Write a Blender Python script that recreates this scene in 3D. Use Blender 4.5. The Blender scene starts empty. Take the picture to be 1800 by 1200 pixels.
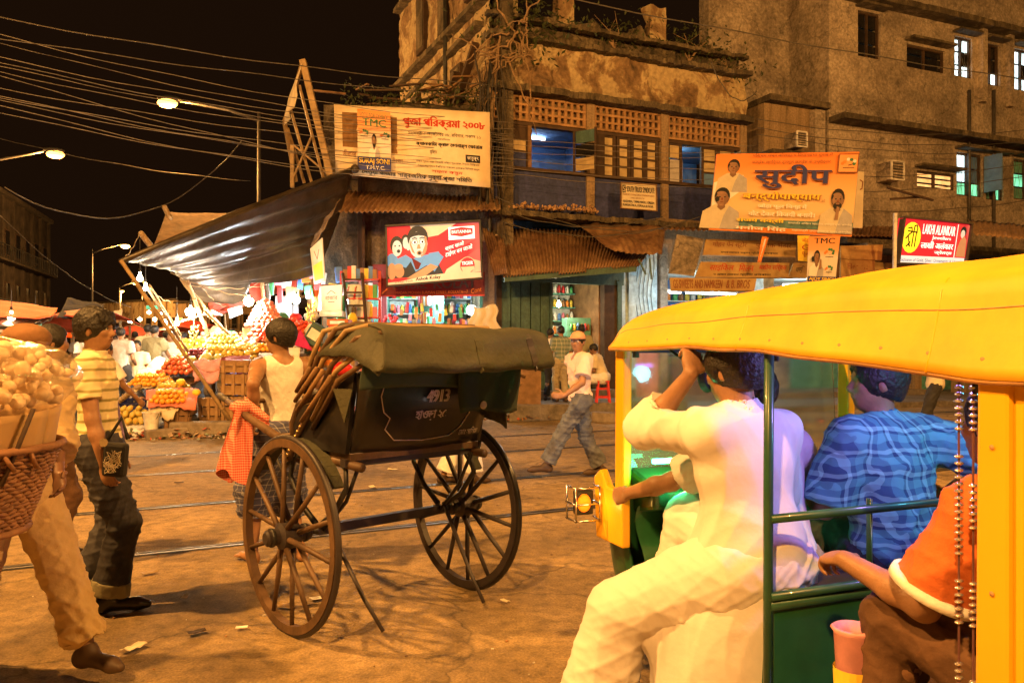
import bpy, math, random
import numpy as np
from mathutils import Vector, Matrix, Euler, noise as mnoise

R = math.radians
rnd = random.Random(7)
sc = bpy.context.scene
col = sc.collection

# ------------------------------------------------------------------ camera
HZ, FL = 614.0, 1400.0            # horizon row and focal length measured in the 1800x1200 photograph
cam = bpy.data.objects.new('camera', bpy.data.cameras.new('camera'))
col.objects.link(cam)
cam.location = (0, 0, 1.5)
cam.rotation_euler = (R(90), 0, 0)
cam.data.sensor_width = 36
cam.data.lens = 36 * FL / 1800
cam.data.shift_y = (HZ - 600) / 1800
cam.data.clip_start = 0.05
cam.data.clip_end = 2000
sc.camera = cam

# ------------------------------------------------------------------ world: moonless city night
w = bpy.data.worlds.new("World"); sc.world = w; w.use_nodes = True
nt = w.node_tree
bg = nt.nodes['Background']
sky = nt.nodes.new('ShaderNodeTexSky'); sky.sky_type = 'NISHITA'; sky.sun_disc = False
sky.sun_elevation = R(-6); sky.sun_rotation = R(200)
nt.links.new(sky.outputs[0], bg.inputs[0]); bg.inputs[1].default_value = 0.05
bg2 = nt.nodes.new('ShaderNodeBackground'); bg2.inputs[0].default_value = (1.0, .42, .16, 1); bg2.inputs[1].default_value = 0.010
ad = nt.nodes.new('ShaderNodeAddShader')
nt.links.new(bg.outputs[0], ad.inputs[0]); nt.links.new(bg2.outputs[0], ad.inputs[1])
nt.links.new(ad.outputs[0], nt.nodes['World Output'].inputs[0])

sc.view_settings.view_transform = 'Standard'
sc.view_settings.look = 'None'
sc.view_settings.exposure = 0
sc.view_settings.gamma = 1
sc.cycles.use_denoising = True
sc.cycles.max_bounces = 5
sc.cycles.diffuse_bounces = 3
sc.cycles.sample_clamp_indirect = 3.0
sc.cycles.transparent_max_bounces = 6

SODIUM = (1.0, .46, .11)
SCALE_L = 1.0
def lamp(name, loc, energy, color=SODIUM, r=.12, parent=None, kind='POINT', aim=None, spot=None, blend=.5):
    d = bpy.data.lights.new(name, kind); d.energy = energy * SCALE_L; d.color = color
    d.shadow_soft_size = r
    o = bpy.data.objects.new(name, d); col.objects.link(o); o.location = loc
    if kind == 'SPOT': d.spot_size = R(spot); d.spot_blend = blend
    if aim is not None:
        o.rotation_euler = (Vector(aim) - Vector(loc)).to_track_quat('-Z', 'Y').to_euler()
    if parent: o.parent = parent
    return o

# ------------------------------------------------------------------ measuring
def P(x, y, D):
    return Vector(((x - 900) / FL * D, D, 1.5 - (y - HZ) / FL * D))

# ------------------------------------------------------------------ materials
MATS = {}
def mat(name, c, rough=.8, metal=0, var=.25, scale=6.0, bump=0.0, bscale=None, emit=0, trans=0, alpha=1, coat=0, c2=None, ior=1.45):
    if name in MATS: return MATS[name]
    if not bump and (name.endswith('cloth') or name.startswith(('khaki', 'denim'))): bump, bscale = .35, 22
    m = bpy.data.materials.new(name); m.use_nodes = True
    t = m.node_tree; b = t.nodes['Principled BSDF']
    tc = t.nodes.new('ShaderNodeTexCoord')
    n = t.nodes.new('ShaderNodeTexNoise'); n.inputs['Scale'].default_value = scale; n.inputs['Detail'].default_value = 7; n.inputs['Roughness'].default_value = .62
    t.links.new(tc.outputs['Object'], n.inputs['Vector'])
    mx = t.nodes.new('ShaderNodeMix'); mx.data_type = 'RGBA'
    lo = c2 if c2 else tuple(v * (1 - var) for v in c); hi = c if c2 else tuple(min(1, v * (1 + var)) for v in c)
    mx.inputs[6].default_value = (*lo, 1); mx.inputs[7].default_value = (*hi, 1)
    rp = t.nodes.new('ShaderNodeMapRange'); rp.inputs[1].default_value = .35; rp.inputs[2].default_value = .65
    t.links.new(n.outputs['Fac'], rp.inputs[0]); t.links.new(rp.outputs[0], mx.inputs[0])
    t.links.new(mx.outputs[2], b.inputs['Base Color'])
    b.inputs['Roughness'].default_value = rough; b.inputs['Metallic'].default_value = metal
    b.inputs['IOR'].default_value = ior
    b.inputs['Transmission Weight'].default_value = trans; b.inputs['Alpha'].default_value = alpha
    b.inputs['Coat Weight'].default_value = coat
    if emit:
        t.links.new(mx.outputs[2], b.inputs['Emission Color']); b.inputs['Emission Strength'].default_value = emit
    if bump:
        bn = t.nodes.new('ShaderNodeBump'); bn.inputs['Strength'].default_value = bump; bn.inputs['Distance'].default_value = .02
        n2 = t.nodes.new('ShaderNodeTexNoise'); n2.inputs['Scale'].default_value = bscale or scale * 5; n2.inputs['Detail'].default_value = 5
        t.links.new(tc.outputs['Object'], n2.inputs['Vector']); t.links.new(n2.outputs['Fac'], bn.inputs['Height'])
        t.links.new(bn.outputs[0], b.inputs['Normal'])
    MATS[name] = m
    return m

def layered(name, stops, scale=1.2, streak=(1, 1, .25), rough=.9, bump=.4, detail=10, spots=None):
    """old plaster: a colour ramp over a stretched noise, with optional second spotting layer"""
    m = bpy.data.materials.new(name); m.use_nodes = True
    t = m.node_tree; b = t.nodes['Principled BSDF']
    tc = t.nodes.new('ShaderNodeTexCoord'); mp = t.nodes.new('ShaderNodeMapping'); mp.inputs['Scale'].default_value = streak
    n = t.nodes.new('ShaderNodeTexNoise'); n.inputs['Scale'].default_value = scale; n.inputs['Detail'].default_value = detail; n.inputs['Roughness'].default_value = .68
    n.inputs['Distortion'].default_value = .6
    r = t.nodes.new('ShaderNodeValToRGB')
    while len(r.color_ramp.elements) < len(stops): r.color_ramp.elements.new(.5)
    for e, (p, c) in zip(r.color_ramp.elements, stops): e.position = p; e.color = (*c, 1)
    t.links.new(tc.outputs['Object'], mp.inputs[0]); t.links.new(mp.outputs[0], n.inputs['Vector']); t.links.new(n.outputs['Fac'], r.inputs[0])
    out = r.outputs[0]
    n3 = t.nodes.new('ShaderNodeTexNoise'); n3.inputs['Scale'].default_value = scale * 9; n3.inputs['Detail'].default_value = 6
    t.links.new(tc.outputs['Object'], n3.inputs['Vector'])
    mr = t.nodes.new('ShaderNodeMapRange'); mr.inputs[1].default_value = .3; mr.inputs[2].default_value = .7; mr.inputs[3].default_value = .72; mr.inputs[4].default_value = 1.18
    t.links.new(n3.outputs['Fac'], mr.inputs[0])
    mm = t.nodes.new('ShaderNodeMix'); mm.data_type = 'RGBA'; mm.blend_type = 'MULTIPLY'; mm.inputs[0].default_value = 1
    t.links.new(out, mm.inputs[6]); t.links.new(mr.outputs[0], mm.inputs[7]); out = mm.outputs[2]
    t.links.new(out, b.inputs['Base Color']); b.inputs['Roughness'].default_value = rough
    if bump:
        bn = t.nodes.new('ShaderNodeBump'); bn.inputs['Strength'].default_value = bump; bn.inputs['Distance'].default_value = .04
        ad = t.nodes.new('ShaderNodeMath'); ad.operation = 'ADD'
        t.links.new(n.outputs['Fac'], ad.inputs[0]); t.links.new(n3.outputs['Fac'], ad.inputs[1])
        t.links.new(ad.outputs[0], bn.inputs['Height']); t.links.new(bn.outputs[0], b.inputs['Normal'])
    MATS[name] = m
    return m

def gritty(name, big, mid, fine, cols, rough=.9):
    """ground: patches, stains and fine grit as separate noises, with cracks"""
    m = layered(name, cols, mid, (1, 1, 1), rough, 0, 12); t = m.node_tree; b = t.nodes['Principled BSDF']; tc = [n for n in t.nodes if n.type == 'TEX_COORD'][0]
    src = b.inputs['Base Color'].links[0].from_socket; hs = []
    def tex(sc_, lo, hi, a, c, kind='NOISE', det=5):
        nonlocal src
        if kind == 'NOISE': n = t.nodes.new('ShaderNodeTexNoise'); n.inputs['Detail'].default_value = det; n.inputs['Roughness'].default_value = .7; o = n.outputs['Fac']
        else: n = t.nodes.new('ShaderNodeTexVoronoi'); n.feature = 'DISTANCE_TO_EDGE'; o = n.outputs['Distance']
        n.inputs['Scale'].default_value = sc_
        if kind != 'NOISE':
            w_ = t.nodes.new('ShaderNodeTexNoise'); w_.inputs['Scale'].default_value = sc_ * 2.5; w_.inputs['Detail'].default_value = 6; v = t.nodes.new('ShaderNodeVectorMath'); v.operation = 'MULTIPLY_ADD'; v.inputs[1].default_value = (1.1, 1.1, 1.1)
            t.links.new(tc.outputs['Object'], w_.inputs['Vector']); t.links.new(w_.outputs['Color'], v.inputs[0]); t.links.new(tc.outputs['Object'], v.inputs[2]); t.links.new(v.outputs[0], n.inputs['Vector'])
        else: t.links.new(tc.outputs['Object'], n.inputs['Vector'])
        r = t.nodes.new('ShaderNodeMapRange'); r.inputs[1].default_value = lo; r.inputs[2].default_value = hi; r.inputs[3].default_value = a; r.inputs[4].default_value = c
        t.links.new(o, r.inputs[0]); x = t.nodes.new('ShaderNodeMix'); x.data_type = 'RGBA'; x.blend_type = 'MULTIPLY'; x.inputs[0].default_value = 1
        t.links.new(src, x.inputs[6]); t.links.new(r.outputs[0], x.inputs[7]); src = x.outputs[2]; hs.append(r.outputs[0])
    tex(big, .38, .62, .60, 1.18); tex(fine, .3, .7, .62, 1.36, det=3); tex(fine * .18, .33, .5, .66, 1.08, det=8); tex(.55, .0, .012, .55, 1.0, 'V')
    t.links.new(src, b.inputs['Base Color'])
    bn = t.nodes.new('ShaderNodeBump'); bn.inputs['Strength'].default_value = .55; bn.inputs['Distance'].default_value = .012; a = t.nodes.new('ShaderNodeMath'); a.operation = 'ADD'; a2 = t.nodes.new('ShaderNodeMath'); a2.operation = 'ADD'
    t.links.new(hs[1], a.inputs[0]); t.links.new(hs[2], a.inputs[1]); t.links.new(a.outputs[0], a2.inputs[0]); t.links.new(hs[3], a2.inputs[1]); t.links.new(a2.outputs[0], bn.inputs['Height']); t.links.new(bn.outputs[0], b.inputs['Normal'])
    return m

def banded(name, axis_expr, rough=.85, scale=1.0, noise_mix=.0, bump=0):
    """cloth with woven stripes: axis_expr = list of (axis, period, [(pos,color)...]) combined by averaging (plaid) or single (stripes)"""
    m = bpy.data.materials.new(name); m.use_nodes = True
    t = m.node_tree; b = t.nodes['Principled BSDF']
    tc = t.nodes.new('ShaderNodeTexCoord'); sp = t.nodes.new('ShaderNodeSeparateXYZ')
    wv = t.nodes.new('ShaderNodeTexNoise'); wv.inputs['Scale'].default_value = 7
    t.links.new(tc.outputs['Object'], wv.inputs['Vector'])
    vm = t.nodes.new('ShaderNodeVectorMath'); vm.operation = 'SCALE'; vm.inputs['Scale'].default_value = .02 + noise_mix
    t.links.new(wv.outputs['Color'], vm.inputs[0])
    va = t.nodes.new('ShaderNodeVectorMath'); va.operation = 'ADD'
    t.links.new(tc.outputs['Object'], va.inputs[0]); t.links.new(vm.outputs[0], va.inputs[1])
    t.links.new(va.outputs[0], sp.inputs[0])
    outs = []
    for (ax, per, stops) in axis_expr:
        dv = t.nodes.new('ShaderNodeMath'); dv.operation = 'DIVIDE'; dv.inputs[1].default_value = per
        if ax == 'XY':
            s2 = t.nodes.new('ShaderNodeMath'); s2.operation = 'ADD'
            t.links.new(sp.outputs[0], s2.inputs[0]); t.links.new(sp.outputs[1], s2.inputs[1]); t.links.new(s2.outputs[0], dv.inputs[0])
        else: t.links.new(sp.outputs['XYZ'.index(ax)], dv.inputs[0])
        fr = t.nodes.new('ShaderNodeMath'); fr.operation = 'FRACT'
        t.links.new(dv.outputs[0], fr.inputs[0])
        r = t.nodes.new('ShaderNodeValToRGB'); r.color_ramp.interpolation = 'CONSTANT'
        while len(r.color_ramp.elements) < len(stops): r.color_ramp.elements.new(.5)
        for e, (p, c) in zip(r.color_ramp.elements, stops): e.position = p; e.color = (*c, 1)
        t.links.new(fr.outputs[0], r.inputs[0]); outs.append(r.outputs[0])
    o = outs[0]
    if len(outs) > 1:
        mx = t.nodes.new('ShaderNodeMix'); mx.data_type = 'RGBA'; mx.inputs[0].default_value = .5
        t.links.new(outs[0], mx.inputs[6]); t.links.new(outs[1], mx.inputs[7]); o = mx.outputs[2]
    t.links.new(o, b.inputs['Base Color']); b.inputs['Roughness'].default_value = rough
    MATS[name] = m
    return m

# ------------------------------------------------------------------ object helpers
def tag(o, label=None, cat=None, group=None, kind=None):
    if label: o['label'] = label
    if cat: o['category'] = cat
    if group: o['group'] = group
    if kind: o['kind'] = kind
    return o
def thing(name, label, cat, loc=(0, 0, 0), rotz=0, group=None):
    o = bpy.data.objects.new(name, None); col.objects.link(o)
    o.location = loc; o.rotation_euler = (0, 0, rotz); o.empty_display_size = .1
    return tag(o, label, cat, group)
def kids(o): return [c for c in bpy.data.objects if c.parent == o]
def copytree(o, ch=None):
    c = o.copy(); col.objects.link(c)
    for k in (ch if ch is not None else kids(o)):
        kk = copytree(k); kk.parent = c
    return c

class MB:
    def __init__(s): s.v = []; s.f = []; s.m = []; s.cur = 0; s.smooth = False
    def add(s, vs, fs):
        n = len(s.v); s.v += [tuple(v) for v in vs]; s.f += [tuple(i + n for i in f) for f in fs]; s.m += [s.cur] * len(fs); return s
    def box(s, c, size, rot=None):
        c = Vector(c); hx, hy, hz = size[0] / 2, size[1] / 2, size[2] / 2
        vs = [Vector((x, y, z)) for x in (-hx, hx) for y in (-hy, hy) for z in (-hz, hz)]
        if rot is not None:
            if not isinstance(rot, Matrix): rot = Euler(rot).to_matrix()
            vs = [rot @ v for v in vs]
        return s.add([v + c for v in vs], [(0, 1, 3, 2), (4, 6, 7, 5), (0, 4, 5, 1), (2, 3, 7, 6), (0, 2, 6, 4), (1, 5, 7, 3)])
    def beam(s, a, b, w, h=None, up=(0, 0, 1)):
        a, b = Vector(a), Vector(b); h = h or w; d = (b - a)
        if d.length < 1e-6: return s
        d.normalize(); u = Vector(up)
        if abs(d.dot(u)) > .98: u = Vector((1, 0, 0))
        x = d.cross(u).normalized(); z = x.cross(d)
        vs = [p + x * sx * w / 2 + z * sz * h / 2 for p in (a, b) for sx, sz in ((-1, -1), (1, -1), (1, 1), (-1, 1))]
        return s.add(vs, [(0, 3, 2, 1), (4, 5, 6, 7), (0, 1, 5, 4), (1, 2, 6, 5), (2, 3, 7, 6), (3, 0, 4, 7)])
    def tube(s, pts, r, n=8, cap=True, closed=False):
        pts = [Vector(p) for p in pts]; N = len(pts); base = []
        rs = r if isinstance(r, (list, tuple)) else [r] * N
        up = None
        for i, p in enumerate(pts):
            if closed: d = (pts[(i + 1) % N] - pts[i - 1])
            else: d = (pts[min(i + 1, N - 1)] - pts[max(i - 1, 0)])
            d.normalize()
            if up is None:
                up = Vector((0, 0, 1)) if abs(d.z) < .9 else Vector((1, 0, 0))
            x = d.cross(up).normalized(); up = x.cross(d).normalized()
            for k in range(n):
                a = 2 * math.pi * k / n
                base.append(p + (x * math.cos(a) + up * math.sin(a)) * rs[i])
        fs = []
        for i in range(N if closed else N - 1):
            j = (i + 1) % N
            for k in range(n):
                fs.append((i * n + k, i * n + (k + 1) % n, j * n + (k + 1) % n, j * n + k))
        if cap and not closed: fs += [tuple(range(n - 1, -1, -1)), tuple((N - 1) * n + k for k in range(n))]
        return s.add(base, fs)
    def cyl(s, a, b, r0, r1=None, n=16): return s.tube([a, b], [r0, r0 if r1 is None else r1], n)
    def lathe(s, prof, n=20, c=(0, 0, 0), ax='z'):
        vs = []
        for (r, z) in prof:
            for k in range(n):
                a = 2 * math.pi * k / n
                v = (r * math.cos(a), r * math.sin(a), z) if ax == 'z' else (z, r * math.cos(a), r * math.sin(a))
                vs.append(Vector(v) + Vector(c))
        fs = [(i * n + k, i * n + (k + 1) % n, (i + 1) * n + (k + 1) % n, (i + 1) * n + k) for i in range(len(prof) - 1) for k in range(n)]
        fs += [tuple(range(n - 1, -1, -1)), tuple((len(prof) - 1) * n + k for k in range(n))]
        return s.add(vs, fs)
    def ball(s, c, r, n=10, m=6, sq=(1, 1, 1), jit=0):
        c = Vector(c); vs = [c + Vector((0, 0, r * sq[2]))]
        for i in range(1, m):
            p = math.pi * i / m
            for k in range(n):
                a = 2 * math.pi * k / n; j = 1 + rnd.uniform(-jit, jit)
                vs.append(c + Vector((math.sin(p) * math.cos(a) * sq[0], math.sin(p) * math.sin(a) * sq[1], math.cos(p) * sq[2])) * r * j)
        vs.append(c - Vector((0, 0, r * sq[2])))
        fs = [(0, 1 + k, 1 + (k + 1) % n) for k in range(n)]
        for i in range(m - 2):
            for k in range(n):
                a, b = 1 + i * n + k, 1 + i * n + (k + 1) % n
                fs.append((a, a + n, b + n, b))
        e = len(vs) - 1; o = 1 + (m - 2) * n
        fs += [(e, o + (k + 1) % n, o + k) for k in range(n)]
        return s.add(vs, fs)
    def quad(s, a, b, c, d): return s.add([a, b, c, d], [(0, 1, 2, 3)])
    def grid(s, f, nu, nv):
        vs = [f(i / nu, j / nv) for j in range(nv + 1) for i in range(nu + 1)]
        return s.add(vs, [(j * (nu + 1) + i, j * (nu + 1) + i + 1, (j + 1) * (nu + 1) + i + 1, (j + 1) * (nu + 1) + i) for j in range(nv) for i in range(nu)])
    def prism(s, poly, off):
        off = Vector(off); n = len(poly); a = [Vector(p) for p in poly]; b = [p + off for p in a]
        return s.add(a + b, [tuple(range(n - 1, -1, -1)), tuple(range(n, 2 * n))] + [(i, (i + 1) % n, n + (i + 1) % n, n + i) for i in range(n)])
    def build(s, name, m, parent=None, loc=None, smooth=None, rot=None, bevel=0):
        me = bpy.data.meshes.new(name); me.from_pydata(s.v, [], s.f)
        ms = m if isinstance(m, (list, tuple)) else [m]
        for k in ms: me.materials.append(k)
        if len(ms) > 1: me.polygons.foreach_set('material_index', s.m)
        if (s.smooth if smooth is None else smooth): me.polygons.foreach_set('use_smooth', [True] * len(s.f))
        me.update()
        o = bpy.data.objects.new(name, me); col.objects.link(o)
        if parent: o.parent = parent
        if loc is not None: o.location = loc
        if rot is not None: o.rotation_euler = rot
        if bevel:
            b = o.modifiers.new('bevel', 'BEVEL'); b.width = bevel; b.segments = 2; b.limit_method = 'ANGLE'
        return o
def share(o, name=None, parent=None, loc=None, rot=None, m=None):
    c = bpy.data.objects.new(name or o.name.split('.')[0], o.data); col.objects.link(c)
    c.parent = parent
    if loc is not None: c.location = loc
    if rot is not None: c.rotation_euler = rot
    if m:
        c.material_slots[0].link = 'OBJECT'; c.material_slots[0].material = m
    return c
def solid(o, t, off=-1):
    m = o.modifiers.new('thickness', 'SOLIDIFY'); m.thickness = t; m.offset = off
    return o

_tc = {}
def visual_order(s):
    """Bengali and Devanagari left-hand vowel signs stand before their consonant cluster"""
    out = []
    for ch in s:
        if ch in 'িেৈिো':
            k = len(out) - 1
            while k >= 2 and out[k - 1] in '্्': k -= 2
            out.insert(max(k, 0), 'ে' if ch == 'ো' else ch)
            if ch == 'ো': out.append('া')
        else: out.append(ch)
    return ''.join(out)
def text_geo(s):
    s = visual_order(s)
    if s in _tc: return _tc[s]
    c = bpy.data.curves.new('text', 'FONT'); c.body = s; c.resolution_u = 3
    o = bpy.data.objects.new('text', c); col.objects.link(o)
    me = bpy.data.meshes.new_from_object(o.evaluated_get(bpy.context.evaluated_depsgraph_get()))
    vs = [tuple(v.co) for v in me.vertices]; fs = [tuple(p.vertices) for p in me.polygons]
    bpy.data.objects.remove(o); bpy.data.curves.remove(c); bpy.data.meshes.remove(me)
    par = list(range(len(vs)))
    def fd(a):
        while par[a] != a: par[a] = par[par[a]]; a = par[a]
        return a
    for f in fs:
        for k in f[1:]: par[fd(k)] = fd(f[0])
    ids = {}
    lay = [ids.setdefault(fd(i), len(ids)) % 4 for i in range(len(vs))]
    xs = [v[0] for v in vs] or [0, 1]; ys = [v[1] for v in vs] or [0, 1]
    _tc[s] = (vs, fs, lay, min(xs), max(xs), min(ys), max(ys))
    return _tc[s]

class Sign:
    """a flat board given by its four corners; print is placed in board coordinates u,v (0..1, v up)"""
    def __init__(s, name, label, cat, tl, tr, br, bl, m, thick=.04, group=None, root=None, frame=None, fw=.02, bulge=0):
        s.c = [P(*q) if not isinstance(q, Vector) else q for q in (tl, tr, br, bl)]
        o = s.c[3].copy()
        if root is None: s.root = thing(name, label, cat, o, 0, group); s.o = o
        else: s.root = root; s.o = root.location.copy()
        s.n = (s.c[2] - s.c[3]).cross(s.c[0] - s.c[3]).normalized()
        if s.n.dot(Vector((0, 0, 1.5)) - o) < 0: s.n = -s.n
        s.k = 0; s.bulge = bulge
        b = MB(); N = 8 if bulge else 1
        b.grid(lambda u, v: s.at(u, v, 0), N, N)
        pn = 'board' if thick > .02 else 'sheet'
        ob = b.build(pn, m, s.root, smooth=bool(bulge)); 
        md = ob.modifiers.new('thickness', 'SOLIDIFY'); md.thickness = thick
        # make thickness go behind the print
        nrm = Vector((0, 0, 0)); p = ob.data.polygons[0]; nrm = p.normal
        md.offset = -1 if nrm.dot(s.n) > 0 else 1
        if frame:
            f = MB(); cs = [s.at(0, 1, .01), s.at(1, 1, .01), s.at(1, 0, .01), s.at(0, 0, .01)]
            for i in range(4):
                d = (cs[(i + 1) % 4] - cs[i]).normalized() * fw / 2
                f.beam(cs[i] - d, cs[(i + 1) % 4] + d if i % 2 == 0 else cs[(i + 1) % 4] - d * 2.02, fw, thick + .03, up=s.n)
            f.build('frame', frame, s.root)
        s.W = (s.c[1] - s.c[0]).length; s.H = (s.c[0] - s.c[3]).length
    def at(s, u, v, off=0):
        tl, tr, br, bl = s.c
        p = (bl * (1 - u) + br * u) * (1 - v) + (tl * (1 - u) + tr * u) * v
        b = s.bulge * (math.sin(u * 9 + v * 3) * .5 + math.sin(v * 7 + u * 4) * .3) if s.bulge else 0
        return p + s.n * (off + b) - s.o
    def poly(s, pts, m, name='print', layer=None):
        s.k += 1; off = .0014 * (layer if layer is not None else s.k)
        if s.bulge:
            us = [p[0] for p in pts]; vs_ = [p[1] for p in pts]
            if len(pts) == 4 and len(set(us)) == 2:
                u0, u1, v0, v1 = min(us), max(us), min(vs_), max(vs_)
                b = MB(); b.grid(lambda u, v: s.at(u0 + (u1 - u0) * u, v0 + (v1 - v0) * v, off), 6, 6)
                return b.build(name, m, s.root)
            off += .003
        b = MB(); b.add([s.at(u, v, off) for u, v in pts], [tuple(range(len(pts)))])
        return b.build(name, m, s.root)
    def rect(s, u0, u1, v0, v1, m, name='print', layer=None): return s.poly([(u0, v0), (u1, v0), (u1, v1), (u0, v1)], m, name, layer)
    def ell(s, cu, cv, ru, rv, m, name='print', n=18, layer=None, a0=0, a1=2 * math.pi):
        return s.poly([(cu + ru * math.cos(a0 + (a1 - a0) * i / n), cv + rv * math.sin(a0 + (a1 - a0) * i / n)) for i in range(n if a1 - a0 > 6.2 else n + 1)], m, name, layer)
    def stroke(s, pts, wd, m, name='print', layer=None):
        """polyline of width wd (metres) on the board"""
        s.k += 1; off = .0014 * (layer if layer is not None else s.k); b = MB()
        q = [s.at(u, v, off) for u, v in pts]
        for i in range(len(q) - 1):
            d = (q[i + 1] - q[i]).normalized(); x = d.cross(s.n) * wd / 2; e = d * wd * .25; z = s.n * .0006 * (i % 5)
            b.quad(q[i] - x - e + z, q[i + 1] - x + e + z, q[i + 1] + x + e + z, q[i] + x - e + z)
        return b.build(name, m, s.root)
    def text(s, t, u0, u1, v0, v1, m, rise=0, name='lettering', bold=0, layer=None):
        s.k += 1; off = .0014 * (layer if layer is not None else s.k)
        vs, fs, lay, x0, x1, y0, y1 = text_geo(t)
        if not fs: return None
        b = MB(); bold = bold * .55; reps = [0] if not bold else [-bold, 0, bold]
        for ri, dx in enumerate(reps):
            q = []
            for (x, y, z), l in zip(vs, lay):
                a = (x - x0) / (x1 - x0); c = (y - y0) / (y1 - y0)
                q.append(s.at(u0 + (u1 - u0) * a + dx, v0 + (v1 - v0) * c + rise * a, off + .0003 * l + .0004 * ri + (.004 if s.bulge else 0)))
            b.add(q, fs)
        return b.build(name, m, s.root)

def cable(a, b, sag, r=.008, name='overhead_cable', label='', group=None, m=None, cat='cable', n=22):
    a, b = Vector(a), Vector(b)
    pts = []
    ph = rnd.uniform(0, 6)
    for i in range(n + 1):
        t = i / n; p = a.lerp(b, t); p.z -= sag * 4 * t * (1 - t); p.z += .015 * math.sin(t * 23 + ph); pts.append(p - a)
    o = MB().tube(pts, r, 5).build(name, m or MATS['cable'], loc=a, smooth=True)
    tag(o, label, cat, group); return o
# ------------------------------------------------------------------ figures grown from a signed distance field
def _rc(a, b, ra, rb):
    a, b = np.array(a, float), np.array(b, float); ba = b - a; L2 = max(ba @ ba, 1e-9)
    def f(p):
        pa = p - a; h = np.clip((pa @ ba) / L2, 0, 1)
        return np.sqrt(((pa - h[..., None] * ba) ** 2).sum(-1)) - (ra + (rb - ra) * h)
    r = max(ra, rb); return f, np.minimum(a, b) - r, np.maximum(a, b) + r
def _el(c, r, M=None):
    c = np.array(c, float); r = np.array(r, float); Mi = None if M is None else np.array(M.inverted().to_3x3() if isinstance(M, Matrix) else M)
    def f(p):
        q = p - c
        if Mi is not None: q = q @ Mi.T
        k0 = np.sqrt(((q / r) ** 2).sum(-1)); k1 = np.sqrt(((q / (r * r)) ** 2).sum(-1)) + 1e-9
        return k0 * (k0 - 1) / k1
    m = r.max(); return f, c - m, c + m
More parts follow.
